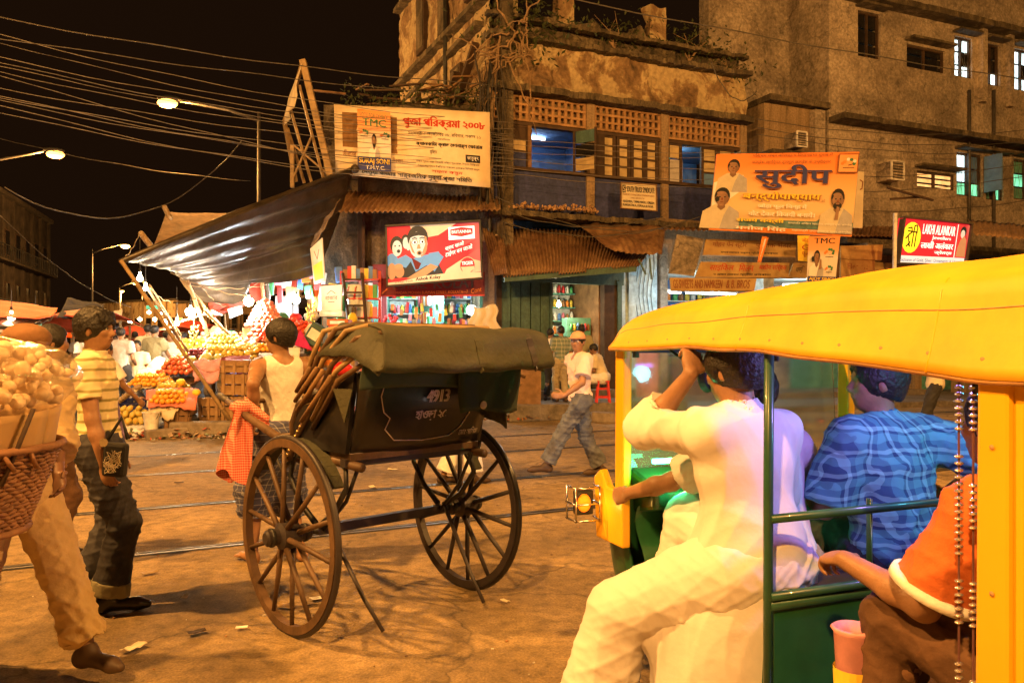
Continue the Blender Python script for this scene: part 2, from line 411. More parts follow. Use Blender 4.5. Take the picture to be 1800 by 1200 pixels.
class SDF:
    def __init__(s): s.p = []
    def rc(s, a, b, ra, rb, k=.03, op='u', cut=None):
        f, lo, hi = _rc(a, b, ra, rb); s.p.append((f, lo, hi, k, op, cut)); return s
    def el(s, c, r, M=None, k=.03, op='u', cut=None):
        f, lo, hi = _el(c, r, M); s.p.append((f, lo, hi, k, op, cut)); return s
    def half(s, pt, n):   # cut away everything on the side n points to
        s.p.append(((np.array(pt, float), np.array(n, float) / np.linalg.norm(n)), None, None, 0, 'h', None)); return s
    def mesh(s, vox):
        add = [q for q in s.p if q[4] == 'u']
        lo = np.min([q[1] for q in add], 0) - vox * 3; hi = np.max([q[2] for q in add], 0) + vox * 3
        n = np.ceil((hi - lo) / vox).astype(int) + 1
        D = np.full(n, .06, np.float32)
        ax = [lo[i] + vox * np.arange(n[i]) for i in range(3)]
        for f, l, h, k, op, cut in s.p:
            if op == 'h':
                pt, nn = f
                g = (ax[0][:, None, None] - pt[0]) * nn[0] + (ax[1][None, :, None] - pt[1]) * nn[1] + (ax[2][None, None, :] - pt[2]) * nn[2]
                D = np.maximum(D, g.astype(np.float32)); continue
            mg = k + vox * 2 + .02
            i0 = np.maximum(((l - mg - lo) / vox).astype(int), 0); i1 = np.minimum(((h + mg - lo) / vox).astype(int) + 2, n)
            if (i1 <= i0).any(): continue
            sl = tuple(slice(i0[i], i1[i]) for i in range(3))
            G = np.stack(np.meshgrid(ax[0][sl[0]], ax[1][sl[1]], ax[2][sl[2]], indexing='ij'), -1)
            d = f(G)
            if cut:
                for (pt, nn) in cut: d = np.maximum(d, (G - np.array(pt)) @ np.array(nn))
            c = D[sl]
            if op == 'u':
                if k > 0:
                    hh = np.maximum(k - np.abs(c - d), 0) / k; D[sl] = np.minimum(c, d) - hh * hh * k * .25
                else: D[sl] = np.minimum(c, d)
            else:
                if k > 0:
                    hh = np.maximum(k - np.abs(c + d), 0) / k; D[sl] = np.maximum(c, -d) + hh * hh * k * .25
                else: D[sl] = np.maximum(c, -d)
        # surface nets
        S = D < 0
        cs = [S[a:n[0] - 1 + a, b:n[1] - 1 + b, c:n[2] - 1 + c] for a in (0, 1) for b in (0, 1) for c in (0, 1)]
        cnt = sum(x.astype(np.int8) for x in cs); act = (cnt > 0) & (cnt < 8)
        idx = np.full(act.shape, -1, np.int32); A = np.argwhere(act); idx[act] = np.arange(len(A))
        acc = np.zeros((len(A), 3)); num = np.zeros(len(A))
        cor = [(a, b, c) for a in (0, 1) for b in (0, 1) for c in (0, 1)]
        for i in range(8):
            for j in range(i + 1, 8):
                a, b = np.array(cor[i]), np.array(cor[j])
                if abs(a - b).sum() != 1: continue
                da = D[A[:, 0] + a[0], A[:, 1] + a[1], A[:, 2] + a[2]]; db = D[A[:, 0] + b[0], A[:, 1] + b[1], A[:, 2] + b[2]]
                m = (da < 0) != (db < 0); t = np.where(m, da / np.where(m, da - db, 1), 0)
                acc += np.where(m[:, None], a + t[:, None] * (b - a), 0); num += m
        V = lo + vox * (A + acc / num[:, None])
        F = []
        for axis in range(3):
            o1, o2 = [i for i in range(3) if i != axis]
            sa = [slice(0, None)] * 3; sb = [slice(0, None)] * 3; sa[axis] = slice(0, n[axis] - 1); sb[axis] = slice(1, n[axis])
            s0 = S[tuple(sa)]; s1 = S[tuple(sb)]
            E_ = np.argwhere(s0 != s1)
            E_ = E_[(E_[:, o1] > 0) & (E_[:, o2] > 0) & (E_[:, o1] < n[o1] - 1) & (E_[:, o2] < n[o2] - 1)]
            def gi(d1, d2):
                q = E_.copy(); q[:, o1] -= d1; q[:, o2] -= d2; return idx[q[:, 0], q[:, 1], q[:, 2]]
            q = np.stack([gi(1, 1), gi(0, 1), gi(0, 0), gi(1, 0)], 1)
            flip = s0[E_[:, 0], E_[:, 1], E_[:, 2]]
            if axis == 1: flip = ~flip
            q[~flip] = q[~flip][:, ::-1]
            F.append(q)
        return V, np.concatenate(F)

def np_mesh(name, V, F, m, parent=None, disp=None):
    me = bpy.data.meshes.new(name)
    me.vertices.add(len(V)); me.loops.add(F.size); me.polygons.add(len(F))
    me.loops.foreach_set('vertex_index', F.ravel().astype(np.int32))
    me.polygons.foreach_set('loop_start', np.arange(0, F.size, 4, dtype=np.int32))
    me.polygons.foreach_set('loop_total', np.full(len(F), 4, np.int32))
    me.polygons.foreach_set('use_smooth', np.ones(len(F), bool))
    if disp is not None:
        a, b, c, d = (V[F[:, i]] for i in range(4)); fn = np.cross(c - a, d - b)
        N = np.zeros_like(V)
        for i in range(4): np.add.at(N, F[:, i], fn)
        N /= np.linalg.norm(N, axis=1, keepdims=True) + 1e-12
        V = V + N * disp(V)[:, None]
    me.vertices.foreach_set('co', V.ravel().astype(np.float32))
    me.update(calc_edges=True)
    me.materials.append(m)
    o = bpy.data.objects.new(name, me); col.objects.link(o); o.parent = parent
    return o

def wrinkle(amp, seed=0, hz=26, zs=.6):
    r = np.random.RandomState(seed); K = [(r.normal(size=3) * np.array([1, 1, zs]), r.uniform(0, 6)) for _ in range(6)]
    K = [(k / np.linalg.norm(k), ph) for k, ph in K]
    def f(V):
        wp = np.stack([np.sin(V @ np.roll(K[i][0], 1) * 7 + K[i][1]) for i in range(3)], 1) * .045
        Q = V + wp; out = 0
        for i, (k, ph) in enumerate(K):
            s_ = np.sin(Q @ k * hz * (.55 + i * .28) + ph); out = out + (1 - np.abs(s_)) ** 2.2 / (1 + i * .25)
        m = .5 + .5 * np.sin(V @ K[4][0] * 6 + K[2][1])
        return amp * (out - 1.3) * (.35 + .9 * m)
    return f

def ik(a, t, l1, l2, hint):
    a, t, hint = Vector(a), Vector(t), Vector(hint); d = t - a; L = d.length
    mx = (l1 + l2) * .999
    if L > mx: t = a + d * (mx / L); d = t - a; L = mx
    x = (l1 * l1 - l2 * l2 + L * L) / (2 * L); h = math.sqrt(max(l1 * l1 - x * x, 0)); u = d.normalized()
    hv = hint - u * hint.dot(u)
    if hv.length < 1e-4: hv = Vector((0, 0, -1))
    return a + u * x + hv.normalized() * h, t

SKIN = None
def hand(S, W, d, nrm, side, curl, k=.006, spread=1, vox=.01):
    """palm + four unequal bent fingers + thumb leaving the side of the palm"""
    W, d, nrm = Vector(W), Vector(d).normalized(), Vector(nrm)
    nrm = (nrm - d * nrm.dot(d)).normalized(); x = d.cross(nrm).normalized() * side
    M = Matrix((x, d, nrm)).transposed()
    S.el(W + d * .048, (.040, .052, .017), M, k=.012)
    rr = max(.0088, vox * .85)
    for i, (off, L) in enumerate(((.030, .070), (.010, .078), (-.010, .072), (-.029, .056))):
        p = W + d * (.082 - abs(off) * .25) + x * off; ang = 0
        for j, fr in enumerate((.42, .32, .26)):
            ang += curl * (.8, 1.1, .9)[j]
            q = p + (d * math.cos(ang) + nrm * math.sin(ang) + x * off * 1.2 * spread).normalized() * L * fr
            S.rc(p, q, rr * (1 - .08 * j), rr * (.93 - .08 * j), k=k if j else .010); p = q
    p = W + d * .022 + x * .032 + nrm * .004
    q = p + (d * .55 + x * .75 + nrm * .35).normalized() * .038
    r2 = q + (d * .85 + x * .25 + nrm * (.3 + curl * .5)).normalized() * .030
    r3 = r2 + (d * .95 - x * .05 + nrm * (.2 + curl * .6)).normalized() * .024
    S.rc(p, q, rr * 1.3, rr * 1.15, k=.012); S.rc(q, r2, rr * 1.1, rr, k=k); S.rc(r2, r3, rr, rr * .9, k=k)

def person(label, loc, yaw, H=1.7, vox=.012, pelvis=(0, 0, .93), lean=0, tilt=0, twist=0, head=(0, 0), group=None,
           RW=(.27, .05, .80), LW=(-.27, .05, .80), RE=(.2, -1, 0), LE=(-.2, -1, 0), RA=(.11, 0, .085), LA=(-.11, 0, .085),
           RK=(0, 1, 0), LK=(0, 1, 0), rcurl=.35, lcurl=.35, rn=None, ln=None, rd=None, ld=None,
           skin=None, hair=None, hairstyle='short', shirt=None, bottom=None, shoes=None, face=False, fat=1.0, seed=0,
           cap=None, tank=False, footdir=(0, 0), lowcut=None, legs=True, shawl=None, feet_off=(0, 0)):
    root = thing('person', label, 'person', loc, yaw, group); s_ = H / 1.7; root.scale = (s_, s_, s_)
    skin = skin or MATS['skin_brown']; hair = hair or MATS['hair_black']
    Pv = Vector(pelvis)
    T = (Euler((0, 0, twist)).to_matrix() @ Euler((0, tilt, 0)).to_matrix() @ Euler((-lean, 0, 0)).to_matrix())
    Pm = Euler((0, 0, twist * .4)).to_matrix()
    up = T @ Vector((0, 0, 1)); xr = T @ Vector((1, 0, 0)); fw = T @ Vector((0, 1, 0))
    C = Pv + up * .31; N = Pv + up * .49
    Sh = {1: N + xr * .168 - up * .045, -1: N - xr * .168 - up * .045}
    Hp = {1: Pv + Pm @ Vector((.088, 0, -.02)), -1: Pv + Pm @ Vector((-.088, 0, -.02))}
    HM = Euler((0, 0, twist)).to_matrix() @ Euler((head[1], 0, head[0])).to_matrix() 
    hx, hf, hu = HM @ Vector((1, 0, 0)), HM @ Vector((0, 1, 0)), HM @ Vector((0, 0, 1))
    Hc = N + up * .065 + hu * .105 + hf * .02
    el, wr, kn, an = {}, {}, {}, {}
    for sd, w_, e_, a_, k_ in ((1, RW, RE, RA, RK), (-1, LW, LE, LA, LK)):
        el[sd], wr[sd] = ik(Sh[sd], w_, .285, .255, e_)
        kn[sd], an[sd] = ik(Hp[sd], a_, .44, .42, k_)
    def torso(S, g=0, k=.05, lo=True):
        S.el(C + up * .02 + fw * .005, ((.155 + g) * fat, .100 + g, .175 + g * .5), T, k=k)
        S.el(Pv + up * .15, ((.128 + g) * fat, (.088 + g) * fat, .16), T, k=k)
        S.el(Pv + up * .01, ((.148 + g) * fat, (.105 + g) * fat, .125), T, k=k)
        S.rc(Sh[-1] + up * .0, Sh[1], .052 + g * .8, .052 + g * .8, k=k)
        S.rc(N - up * .03 - xr * .08, N - up * .03 + xr * .08, .055 + g * .3, .055 + g * .3, k=k)
    S = SDF(); torso(S)
    S.rc(N - up * .03, Hc - hu * .06 - hf * .01, .056, .050, k=.03)
    # head
    S.el(Hc + hu * .02 - hf * .008, (.073, .092, .088), HM, k=.02)
    S.el(Hc - hu * .045 + hf * .022, (.058, .066, .066), HM, k=.03)
    S.rc(Hc - hu * .085 + hf * .052, Hc - hu * .085 + hf * .045, .024, .024, k=.025)
    S.rc(Hc + hu * .012 + hf * .078, Hc - hu * .028 + hf * .100, .009, .0125, k=.012)
    S.el(Hc - hu * .033 + hf * .092, (.019, .012, .010), HM, k=.010)
    S.rc(Hc - hx * .03 + hu * .018 + hf * .078, Hc + hx * .03 + hu * .018 + hf * .078, .009, .009, k=.015)
    for sd in (1, -1):
        S.el(Hc + hx * .031 * sd + hu * .0 + hf * .088, (.018, .014, .013), HM, k=.012, op='s')
        S.el(Hc + hx * .074 * sd - hu * .012 - hf * .008, (.010, .020, .031), HM, k=.008)
        S.el(Hc + hx * .038 * sd - hu * .02 + hf * .062, (.02, .02, .018), HM, k=.02)
    S.rc(Hc - hx * .017 - hu * .058 + hf * .083, Hc + hx * .017 - hu * .058 + hf * .083, .0085, .0085, k=.008)
    S.el(Hc - hu * .0565 + hf * .096, (.022, .012, .0022), HM, k=.003, op='s')
    for sd in (1, -1):
        S.rc(Sh[sd], Sh[sd].lerp(el[sd], .45), .052, .046, k=.03); S.rc(Sh[sd].lerp(el[sd], .45), el[sd], .046, .038, k=.02)
        S.rc(el[sd], el[sd].lerp(wr[sd], .35), .038, .039, k=.02); S.rc(el[sd].lerp(wr[sd], .35), wr[sd], .039, .026, k=.02)
        d = (wr[sd] - el[sd]).normalized(); hd = rd if sd == 1 else ld
        d = Vector(hd).normalized() if hd else d
        nn = rn if sd == 1 else ln
        nn = Vector(nn) if nn else (xr * -sd + fw * .3)
        hand(S, wr[sd], d, nn, sd, rcurl if sd == 1 else lcurl, vox=vox)
        if legs:
            k2 = kn[sd].lerp(an[sd], .3) - Vector((0, .018, 0))
            S.rc(Hp[sd], kn[sd], .088 * fat, .058, k=.04); S.rc(kn[sd], k2, .055, .058, k=.03); S.rc(k2, an[sd], .056, .036, k=.03)
            fd = Euler((0, 0, footdir[0 if sd == 1 else 1])).to_matrix() @ Vector((0, 1, 0))
            toe = an[sd] + fd * .15 - Vector((0, 0, .05)) + Vector((0, 0, (feet_off[0 if sd == 1 else 1])))
            heel = an[sd] - fd * .035 - Vector((0, 0, .045))
            if not shoes:
                S.rc(an[sd], heel, .036, .034, k=.02); S.rc(heel, toe, .032, .024, k=.03)
                for q in range(5):
                    o = Vector((fd.y, -fd.x, 0)) * (q - 2) * .018
                    S.rc(toe + o * .9 - fd * .02, toe + o + fd * (.035 - .006 * abs(q - 1.5)) - Vector((0, 0, .006)), .012, .010, k=.008)
            else:
                Z = SDF(); up0 = Vector((0, 0, 1))
                Z.rc(heel + up0 * .012, toe + up0 * .008, .042, .034, k=.02); Z.rc(an[sd], heel, .046, .042, k=.03)
                Z.rc(toe + up0 * .004, toe + fd * .05, .034, .024, k=.03)
                if feet_off == (0, 0): Z.half(heel - up0 * .038, (0, 0, -1))
                V, F = Z.mesh(max(vox * .8, .008)); np_mesh('shoe', V, F, shoes, root)
    V, F = S.mesh(vox); np_mesh('body', V, F, skin, root)
    # hair
    if hairstyle != 'bald':
        Z = SDF(); h = {'short': .010, 'thick': .020, 'fringe': .022, 'grey': .010}[hairstyle]
        Z.el(Hc + hu * .026 - hf * .014, (.074 + h, .094 + h, .089 + h), HM, k=.02)
        if hairstyle in ('fringe', 'thick'):
            Z.el(Hc - hf * .05 - hu * .03, (.066, .055, .07), HM, k=.03)
            for sd in (1, -1): Z.el(Hc + hx * .066 * sd + hu * .01 + hf * .012, (.02, .035, .04), HM, k=.02)
        if hairstyle == 'fringe':
            for q in range(7): 
                o = (q - 3) * .020
                Z.rc(Hc + hu * .088 + hx * o + hf * .055, Hc + hu * (.040 + .008 * (q % 2)) + hx * (o * 1.15) + hf * (.098 - abs(o) * .35), .020, .009, k=.008)
        lowf = .048 if hairstyle == 'fringe' else .062
        Z.el(Hc + hf * .125 - hu * .03, (.066, .08, lowf + .03), HM, k=.01, op='s') if hairstyle != 'fringe' else Z.el(Hc + hf * .12 - hu * .045, (.07, .07, .075), HM, k=.01, op='s')
        Z.el(Hc - hu * .12 + hf * .01, (.12, .12, .065), HM, k=.01, op='s')
        for sd in (1, -1): Z.el(Hc + hx * .088 * sd - hu * .020 + hf * .004, (.020, .016, .024), HM, k=.005, op='s')
        V, F = Z.mesh(max(vox * .8, .006))
        if len(F): np_mesh('hair', V, F, hair, root, wrinkle(.003, seed, 95, .2))
    if face:
        far = face == 2
        for sd in (1, -1):
            c = Hc + hx * .031 * sd + hu * .001 + hf * .074
            e = MB().ball(c, .0115, 12, 8).build('eye', MATS['eye_white'], root, smooth=True)
            MB().ball(c + hf * .0075 + hx * .001, .0058, 10, 6).build('iris', MATS['hair_black'], e, smooth=True)
            if far: continue
            b = MB(); b.tube([Hc + hx * (.014 + .010 * i) * sd + hu * (.022 + .004 * math.sin(i * .9)) + hf * (.089 - .0035 * i * i * .5) for i in range(4)], [.0035, .0045, .004, .002], 6)
            b.build('eyebrow', hair, root, smooth=True)
            l = MB(); l.tube([Hc + hx * (.031 + (i - 2) * .0075) * sd + hu * (.0085 - .0016 * abs(i - 2)) + hf * (.0845 - .0012 * abs(i - 2)) for i in range(5)], .0022, 5)
            l.build('eyelid', hair, root, smooth=True)
        l = MB(); l.tube([Hc + hx * (i - 2) * .011 - hu * (.0575 + (.002 if abs(i - 2) == 2 else 0)) + hf * (.0925 - .0022 * (i - 2) ** 2) for i in range(5)], [.002, .0042, .005, .0042, .002], 6)
        l.build('lips', MATS['lip'], root, smooth=True)
    if cap:
        Z = SDF(); Z.el(Hc + hu * .042 - hf * .01, (.088, .106, .086), HM, k=.01); Z.half(Hc + hu * .03, -hu)
        Z.el(Hc + hu * .042 + hf * .105, (.070, .075, .012), HM, k=.02)
        V, F = Z.mesh(.008); np_mesh('cap', V, F, cap, root)
    # clothes
    if shirt:
        Z = SDF(); g = shirt.get('loose', .014); torso(Z, g, .06)
        if shirt.get('hem', -.1) < -.12:
            for t in (1,): Z.el(Pv - Vector((0, 0, .02 - shirt['hem'] * .3)), ((.17 + g) * fat, .135 + g, .2 - shirt['hem'] * .4), Pm, k=.06)
        if shirt.get('belly'): Z.el(Pv + up * .15, (.15 * fat + g, .125 * fat + g, .16), T, k=.06)
        if tank:
            for sd in (1, -1):
                Z.el(Sh[sd] + xr * sd * .03 + up * .02, (.075, .13, .15), T, k=.01, op='s')
            Z.el(N + up * .05, (.075, .11, .10), T, k=.01, op='s')
        else:
            for sd in (1, -1):
                L = shirt.get('sleeve', .6); sg = shirt.get('sg', g + .006)
                if L <= 1:
                    q = Sh[sd].lerp(el[sd], L); dd = (el[sd] - Sh[sd]).normalized()
                    Z.rc(Sh[sd], q + dd * .02, .053 + sg, .050 + sg * 1.5, k=.035, cut=[(q, dd)])
                else:
                    q = el[sd].lerp(wr[sd], L - 1); dd = (wr[sd] - el[sd]).normalized()
                    Z.rc(Sh[sd], el[sd], .053 + sg, .046 + sg * 1.2, k=.035); Z.rc(el[sd], q + dd * .02, .045 + sg * 1.2, .032 + sg * 1.5, k=.03, cut=[(q, dd)])
            Z.rc(N - up * .03, N + up * .035, .066, .060, k=.02)
            Z.rc(N + up * .02, N + up * .14 + hf * .02, .050, .050, k=.004, op='s')
            if shirt.get('open'): Z.el(N + fw * .08 + up * .01, (.035, .04, .05), T, k=.01, op='s')
        for (ea, eb, ra, rb) in shirt.get('extra', ()): Z.rc(ea, eb, ra, rb, k=.09)
        Z.half(Pv + up * shirt.get('hem', -.08), -up)
        V, F = Z.mesh(max(vox, .008)); np_mesh('shirt', V, F, shirt['m'], root, wrinkle(shirt.get('wr', .007), seed + 3, shirt.get('hz', 26), shirt.get('zs', .9)))
        if shirt.get('collar'):
            Z = SDF()
            Z.rc(N + up * .0, N + up * .05 + fw * .012, .074, .066, k=.01); Z.rc(N - up * .03, N + up * .12, .058, .056, k=.002, op='s')
            Z.half(N + up * .045, up); V, F = Z.mesh(.008); np_mesh('collar', V, F, shirt['collar'], root)
    if bottom and legs:
        Z = SDF(); g = bottom.get('loose', .014); kk = bottom.get('len', 1.93)
        Z.el(Pv + up * .0, ((.150 + g) * fat, (.108 + g) * fat, .13), T, k=.05)
        if bottom.get('skirt'):
            for sd in (1, -1):
                Z.rc(Hp[sd], kn[sd], .11 + g, .10 + g, k=.09)
                q = kn[sd].lerp(an[sd], kk - 1); Z.rc(kn[sd], q, .10 + g, .085 + g, k=.09, cut=[(q, (0, 0, -1))])
        else:
            for sd in (1, -1):
                fl = bottom.get('flare', .02); q = kn[sd].lerp(an[sd], kk - 1); dd = (q - kn[sd]).normalized()
                Z.rc(Hp[sd], kn[sd], .095 * fat + g, .066 + g, k=.03); Z.rc(kn[sd], q + dd * .03, .064 + g, .048 + g + fl, k=.03, cut=[(q, dd)])
        if Pv.z > .85: Z.half(Pv + up * .09, up)
        V, F = Z.mesh(max(vox, .008)); np_mesh(bottom.get('name', 'trousers'), V, F, bottom['m'], root, wrinkle(bottom.get('wr', .009), seed + 5, 30, 1.6))
        if bottom.get('cuff'):
            for sd in (1, -1):
                a = kn[sd].lerp(an[sd], kk - 1.17); q = kn[sd].lerp(an[sd], kk - .98); dd = (q - a).normalized(); r_ = .052 + g + bottom.get('flare', .02)
                Z = SDF(); Z.rc(a, q, r_, r_ + .004, k=.0, cut=[(q, dd), (a, -dd)]); V, F = Z.mesh(.01); np_mesh('cuff', V, F, bottom['cuff'], root, wrinkle(.004, seed))
    root['_j'] = 0; del root['_j']
    return root, dict(N=N, Hc=Hc, Sh=Sh, el=el, wr=wr, kn=kn, an=an, Hp=Hp, Pv=Pv, HM=HM)
# ------------------------------------------------------------------ palette
mat('cable', (.035, .03, .028), .6)
mat('skin_brown', (.29, .155, .085), .5, var=.16, scale=9, bump=.12, bscale=140); mat('skin_dark', (.20, .10, .055), .5, var=.12, scale=3)
mat('hair_black', (.012, .010, .009), .5, var=.3, scale=40, bump=.5, bscale=70); mat('hair_grey', (.38, .36, .33), .6, var=.3, scale=40)
mat('eye_white', (.7, .68, .62), .2, var=.02); mat('lip', (.17, .065, .045), .45, var=.1)
mat('white_cloth', (.72, .71, .68), .85, var=.06, scale=3); mat('cream_cloth', (.62, .54, .38), .9, var=.08, scale=3)
mat('tan_cloth', (.46, .33, .16), .9, var=.12, scale=4); mat('khaki', (.36, .30, .19), .9, var=.12, scale=4)
mat('olive_cloth', (.24, .22, .13), .9, var=.12, scale=4); mat('grey_cloth', (.42, .40, .40), .9, var=.1)
mat('dark_cloth', (.03, .03, .035), .85, var=.3); mat('denim_dark', (.045, .045, .055), .85, c2=(.022, .022, .03), scale=9)
mat('denim_faded', (.14, .16, .19), .85, c2=(.06, .06, .07), scale=5); mat('brown_cloth', (.10, .05, .025), .9, var=.2)
mat('purple_cloth', (.20, .13, .24), .9); mat('orange_cloth', (.52, .13, .03), .85, var=.1); mat('pink_cloth', (.6, .28, .3), .85)
mat('shoe_black', (.02, .018, .016), .3, coat=.4); mat('sandal', (.06, .035, .02), .6)
mat('cap_orange', (.60, .33, .20), .85, var=.1)
banded('polo_stripes', [('Z', .058, [(0, (.72, .62, .36)), (.52, (.30, .27, .10)), (.74, (.40, .37, .17)), (.80, (.72, .62, .36))])])
banded('plaid_green', [('Z', .09, [(0, (.10, .16, .14)), (.5, (.5, .5, .42)), (.62, (.12, .2, .2)), (.8, (.45, .42, .34))]), ('XY', .08, [(0, (.12, .18, .16)), (.55, (.5, .5, .4)), (.7, (.14, .2, .18))])])
banded('plaid_lungi', [('Z', .045, [(0, (.05, .06, .12)), (.6, (.30, .30, .34)), (.75, (.05, .06, .12))]), ('XY', .045, [(0, (.06, .06, .13)), (.6, (.32, .32, .36)), (.75, (.05, .05, .1))])])
banded('gamcha_red', [('Z', .016, [(0, (.55, .05, .03)), (.55, (.7, .45, .35))]), ('XY', .018, [(0, (.6, .06, .03)), (.6, (.62, .3, .22))])])
banded('tie_dye', [('Z', .085, [(0, (.14, .42, .46)), (.38, (.03, .07, .16)), (.52, (.32, .62, .62)), (.70, (.05, .13, .24))]), ('XY', .09, [(0, (.12, .36, .42)), (.42, (.02, .05, .13)), (.56, (.30, .58, .60)), (.72, (.05, .11, .22))])], noise_mix=.05)
# road: fine dusty asphalt with tracked dirt
gritty('road', .35, 1.1, 75, [(.25, (.18, .12, .055)), (.45, (.26, .18, .083)), (.6, (.32, .225, .105)), (.8, (.22, .15, .07))])
layered('pavement', [(.3, (.10, .085, .07)), (.5, (.19, .165, .14)), (.7, (.26, .22, .18))], 1.5, (1, 1, 1), .9, .6)
mat('steel_rail', (.24, .21, .17), .5, 1, var=.4, scale=3); mat('groove', (.02, .018, .015), .9)
layered('old_plaster', [(.28, (.035, .028, .02)), (.40, (.16, .10, .055)), (.48, (.42, .32, .19)), (.60, (.50, .40, .25)), (.72, (.25, .15, .08))], 1.0, (1, 1, .55), .95, .5)
layered('brick_plaster', [(.30, (.035, .027, .018)), (.42, (.19, .12, .065)), (.48, (.26, .175, .095)), (.52, (.42, .33, .19)), (.64, (.40, .31, .18)), (.72, (.17, .115, .065))], 1.15, (1, 1, .8), .95, .8)
layered('mossy', [(.3, (.02, .018, .012)), (.5, (.09, .07, .045)), (.65, (.2, .16, .1)), (.8, (.07, .07, .03))], 2.5, (1, 1, .5), .95, .8)
layered('stained_wall', [(.25, (.04, .03, .02)), (.42, (.24, .17, .10)), (.60, (.32, .23, .14)), (.78, (.14, .09, .055))], 2.2, (2.2, 2.2, .16), .95, .3)
gritty('grey_wall', .5, .9, 14, [(.25, (.15, .115, .085)), (.42, (.30, .245, .19)), (.6, (.37, .31, .245)), (.8, (.22, .17, .13))])
layered('blue_wall', [(.28, (.05, .045, .05)), (.45, (.035, .045, .14)), (.62, (.05, .06, .20)), (.8, (.10, .09, .12))], 1.5, (1, 1, .5), .85, .3)
layered('pale_blue_wall', [(.2, (.25, .33, .38)), (.45, (.42, .58, .68)), (.7, (.5, .66, .75)), (.9, (.30, .42, .48))], 1.0, (1, 1, .6), .85, .15)
layered('green_shutter', [(.25, (.025, .05, .045)), (.5, (.05, .11, .095)), (.75, (.08, .16, .14))], 2, (2, 2, .2), .6, .2)
mat('lattice', (.42, .25, .12), .9, c2=(.18, .10, .05), scale=2.5)
mat('dark_wood', (.07, .04, .022), .75, c2=(.035, .02, .012), scale=5); mat('mid_wood', (.26, .15, .07), .8, c2=(.12, .065, .03), scale=4, bump=.3)
mat('crate_wood', (.42, .27, .13), .85, c2=(.20, .11, .05), scale=3.5, bump=.4); mat('bamboo', (.40, .28, .14), .6, c2=(.20, .13, .06), scale=4)
layered('rusty_tin', [(.25, (.06, .03, .018)), (.45, (.17, .085, .04)), (.6, (.28, .17, .085)), (.78, (.11, .055, .03))], 1.6, (1, 1, 1), .7, .2)
mat('black_tarp', (.040, .030, .020), .36, var=.4, scale=3, bump=.6, bscale=7); mat('red_tarp', (.45, .06, .03), .6, bump=.2)
mat('orange_tarp', (.90, .11, .008), .6, var=.1, bump=.2); mat('brown_cloth_roof', (.25, .15, .08), .9, bump=.3)
mat('cream_pane', (.55, .42, .22), .5, c2=(.36, .27, .13), scale=3); mat('window_dark', (.015, .014, .014), .15)
mat('interior_blue', (.10, .20, .42), .9, var=.1); mat('interior_green', (.12, .35, .28), .9); mat('interior_white', (.6, .65, .62), .9)
mat('iron', (.05, .05, .05), .5, .6); mat('pole_metal', (.10, .09, .08), .55, .5, bump=.1); mat('white_paint', (.7, .68, .64), .6)
mat('maroon', (.16, .02, .02), .7, var=.15); mat('red_paint', (.55, .03, .03), .5); mat('brown_board', (.50, .34, .13), .8, c2=(.34, .21, .08), scale=3)
mat('ink_black', (.02, .02, .02), .8, var=.1); mat('ink_red', (.45, .04, .02), .8, var=.1); mat('ink_brown', (.22, .07, .03), .8, var=.3, scale=20)
mat('ink_blue', (.04, .05, .2), .8, var=.1); mat('ink_yellow', (.85, .6, .05), .8, var=.1); mat('ink_white', (.8, .78, .72), .8, var=.05)
mat('ink_green', (.05, .2, .1), .8); mat('ink_orange', (.8, .25, .05), .8, var=.1)
mat('banner_cloth', (.80, .68, .48), .85, c2=(.68, .54, .34), scale=2); mat('banner_brown', (.22, .12, .05), .9, var=.3)
mat('poster_orange', (.85, .33, .10), .75, c2=(.80, .45, .20), scale=1.2); mat('poster_teal', (.10, .20, .20), .8)
def grad(name, ax, stops, emit=0, rough=.75):
    m = bpy.data.materials.new(name); m.use_nodes = True; t = m.node_tree; b = t.nodes['Principled BSDF']
    tc = t.nodes.new('ShaderNodeTexCoord'); sp = t.nodes.new('ShaderNodeSeparateXYZ'); r = t.nodes.new('ShaderNodeValToRGB')
    t.links.new(tc.outputs['Generated'], sp.inputs[0]); t.links.new(sp.outputs['XYZ'.index(ax)], r.inputs[0])
    while len(r.color_ramp.elements) < len(stops): r.color_ramp.elements.new(.5)
    for e, (p, c) in zip(r.color_ramp.elements, stops): e.position = p; e.color = (*c, 1)
    t.links.new(r.outputs[0], b.inputs['Base Color']); b.inputs['Roughness'].default_value = rough
    if emit: t.links.new(r.outputs[0], b.inputs['Emission Color']); b.inputs['Emission Strength'].default_value = emit
    MATS[name] = m
grad('poster_print', 'Z', [(0, (.55, .30, .10)), (.30, (.75, .55, .30)), (.5, (.85, .50, .22)), (.8, (.85, .28, .06)), (1, (.85, .22, .04))])
grad('tmc_print', 'Z', [(0, (.72, .66, .58)), (.55, (.75, .68, .6)), (.7, (.8, .4, .18)), (1, (.85, .30, .08))])
grad('backlit_red', 'X', [(0, (.62, .03, .03)), (.45, (.50, .03, .03)), (.7, (.35, .02, .03)), (1, (.50, .12, .1))], .9)
EM = {}
for n, c, e in (('lit_white', (.95, 1, 1), 3), ('lit_skin', (.50, .53, .48), .8), ('lit_skin2', (.42, .22, .10), .7), ('lit_blue', (.10, .26, .45), .7), ('lit_dark', (.02, .03, .04), .2),
                ('lit_cream', (.70, .55, .36), .5), ('lit_red', (.7, .02, .03), .9), ('lit_text', (.9, .9, .88), 1.1), ('lit_yellow', (.95, .75, .03), 1.0), ('lit_black', (.02, .02, .02), 0), ('lit_pale', (.7, .76, .8), .8)):
    EM[n] = mat(n, c, .5, emit=e, var=.04)
mat('bulb_glow', (1, .72, .38), emit=60, var=0); mat('tube_glow', (.85, 1, 1), emit=22, var=0); mat('sodium_glow', (1, .46, .085), emit=7, var=0)
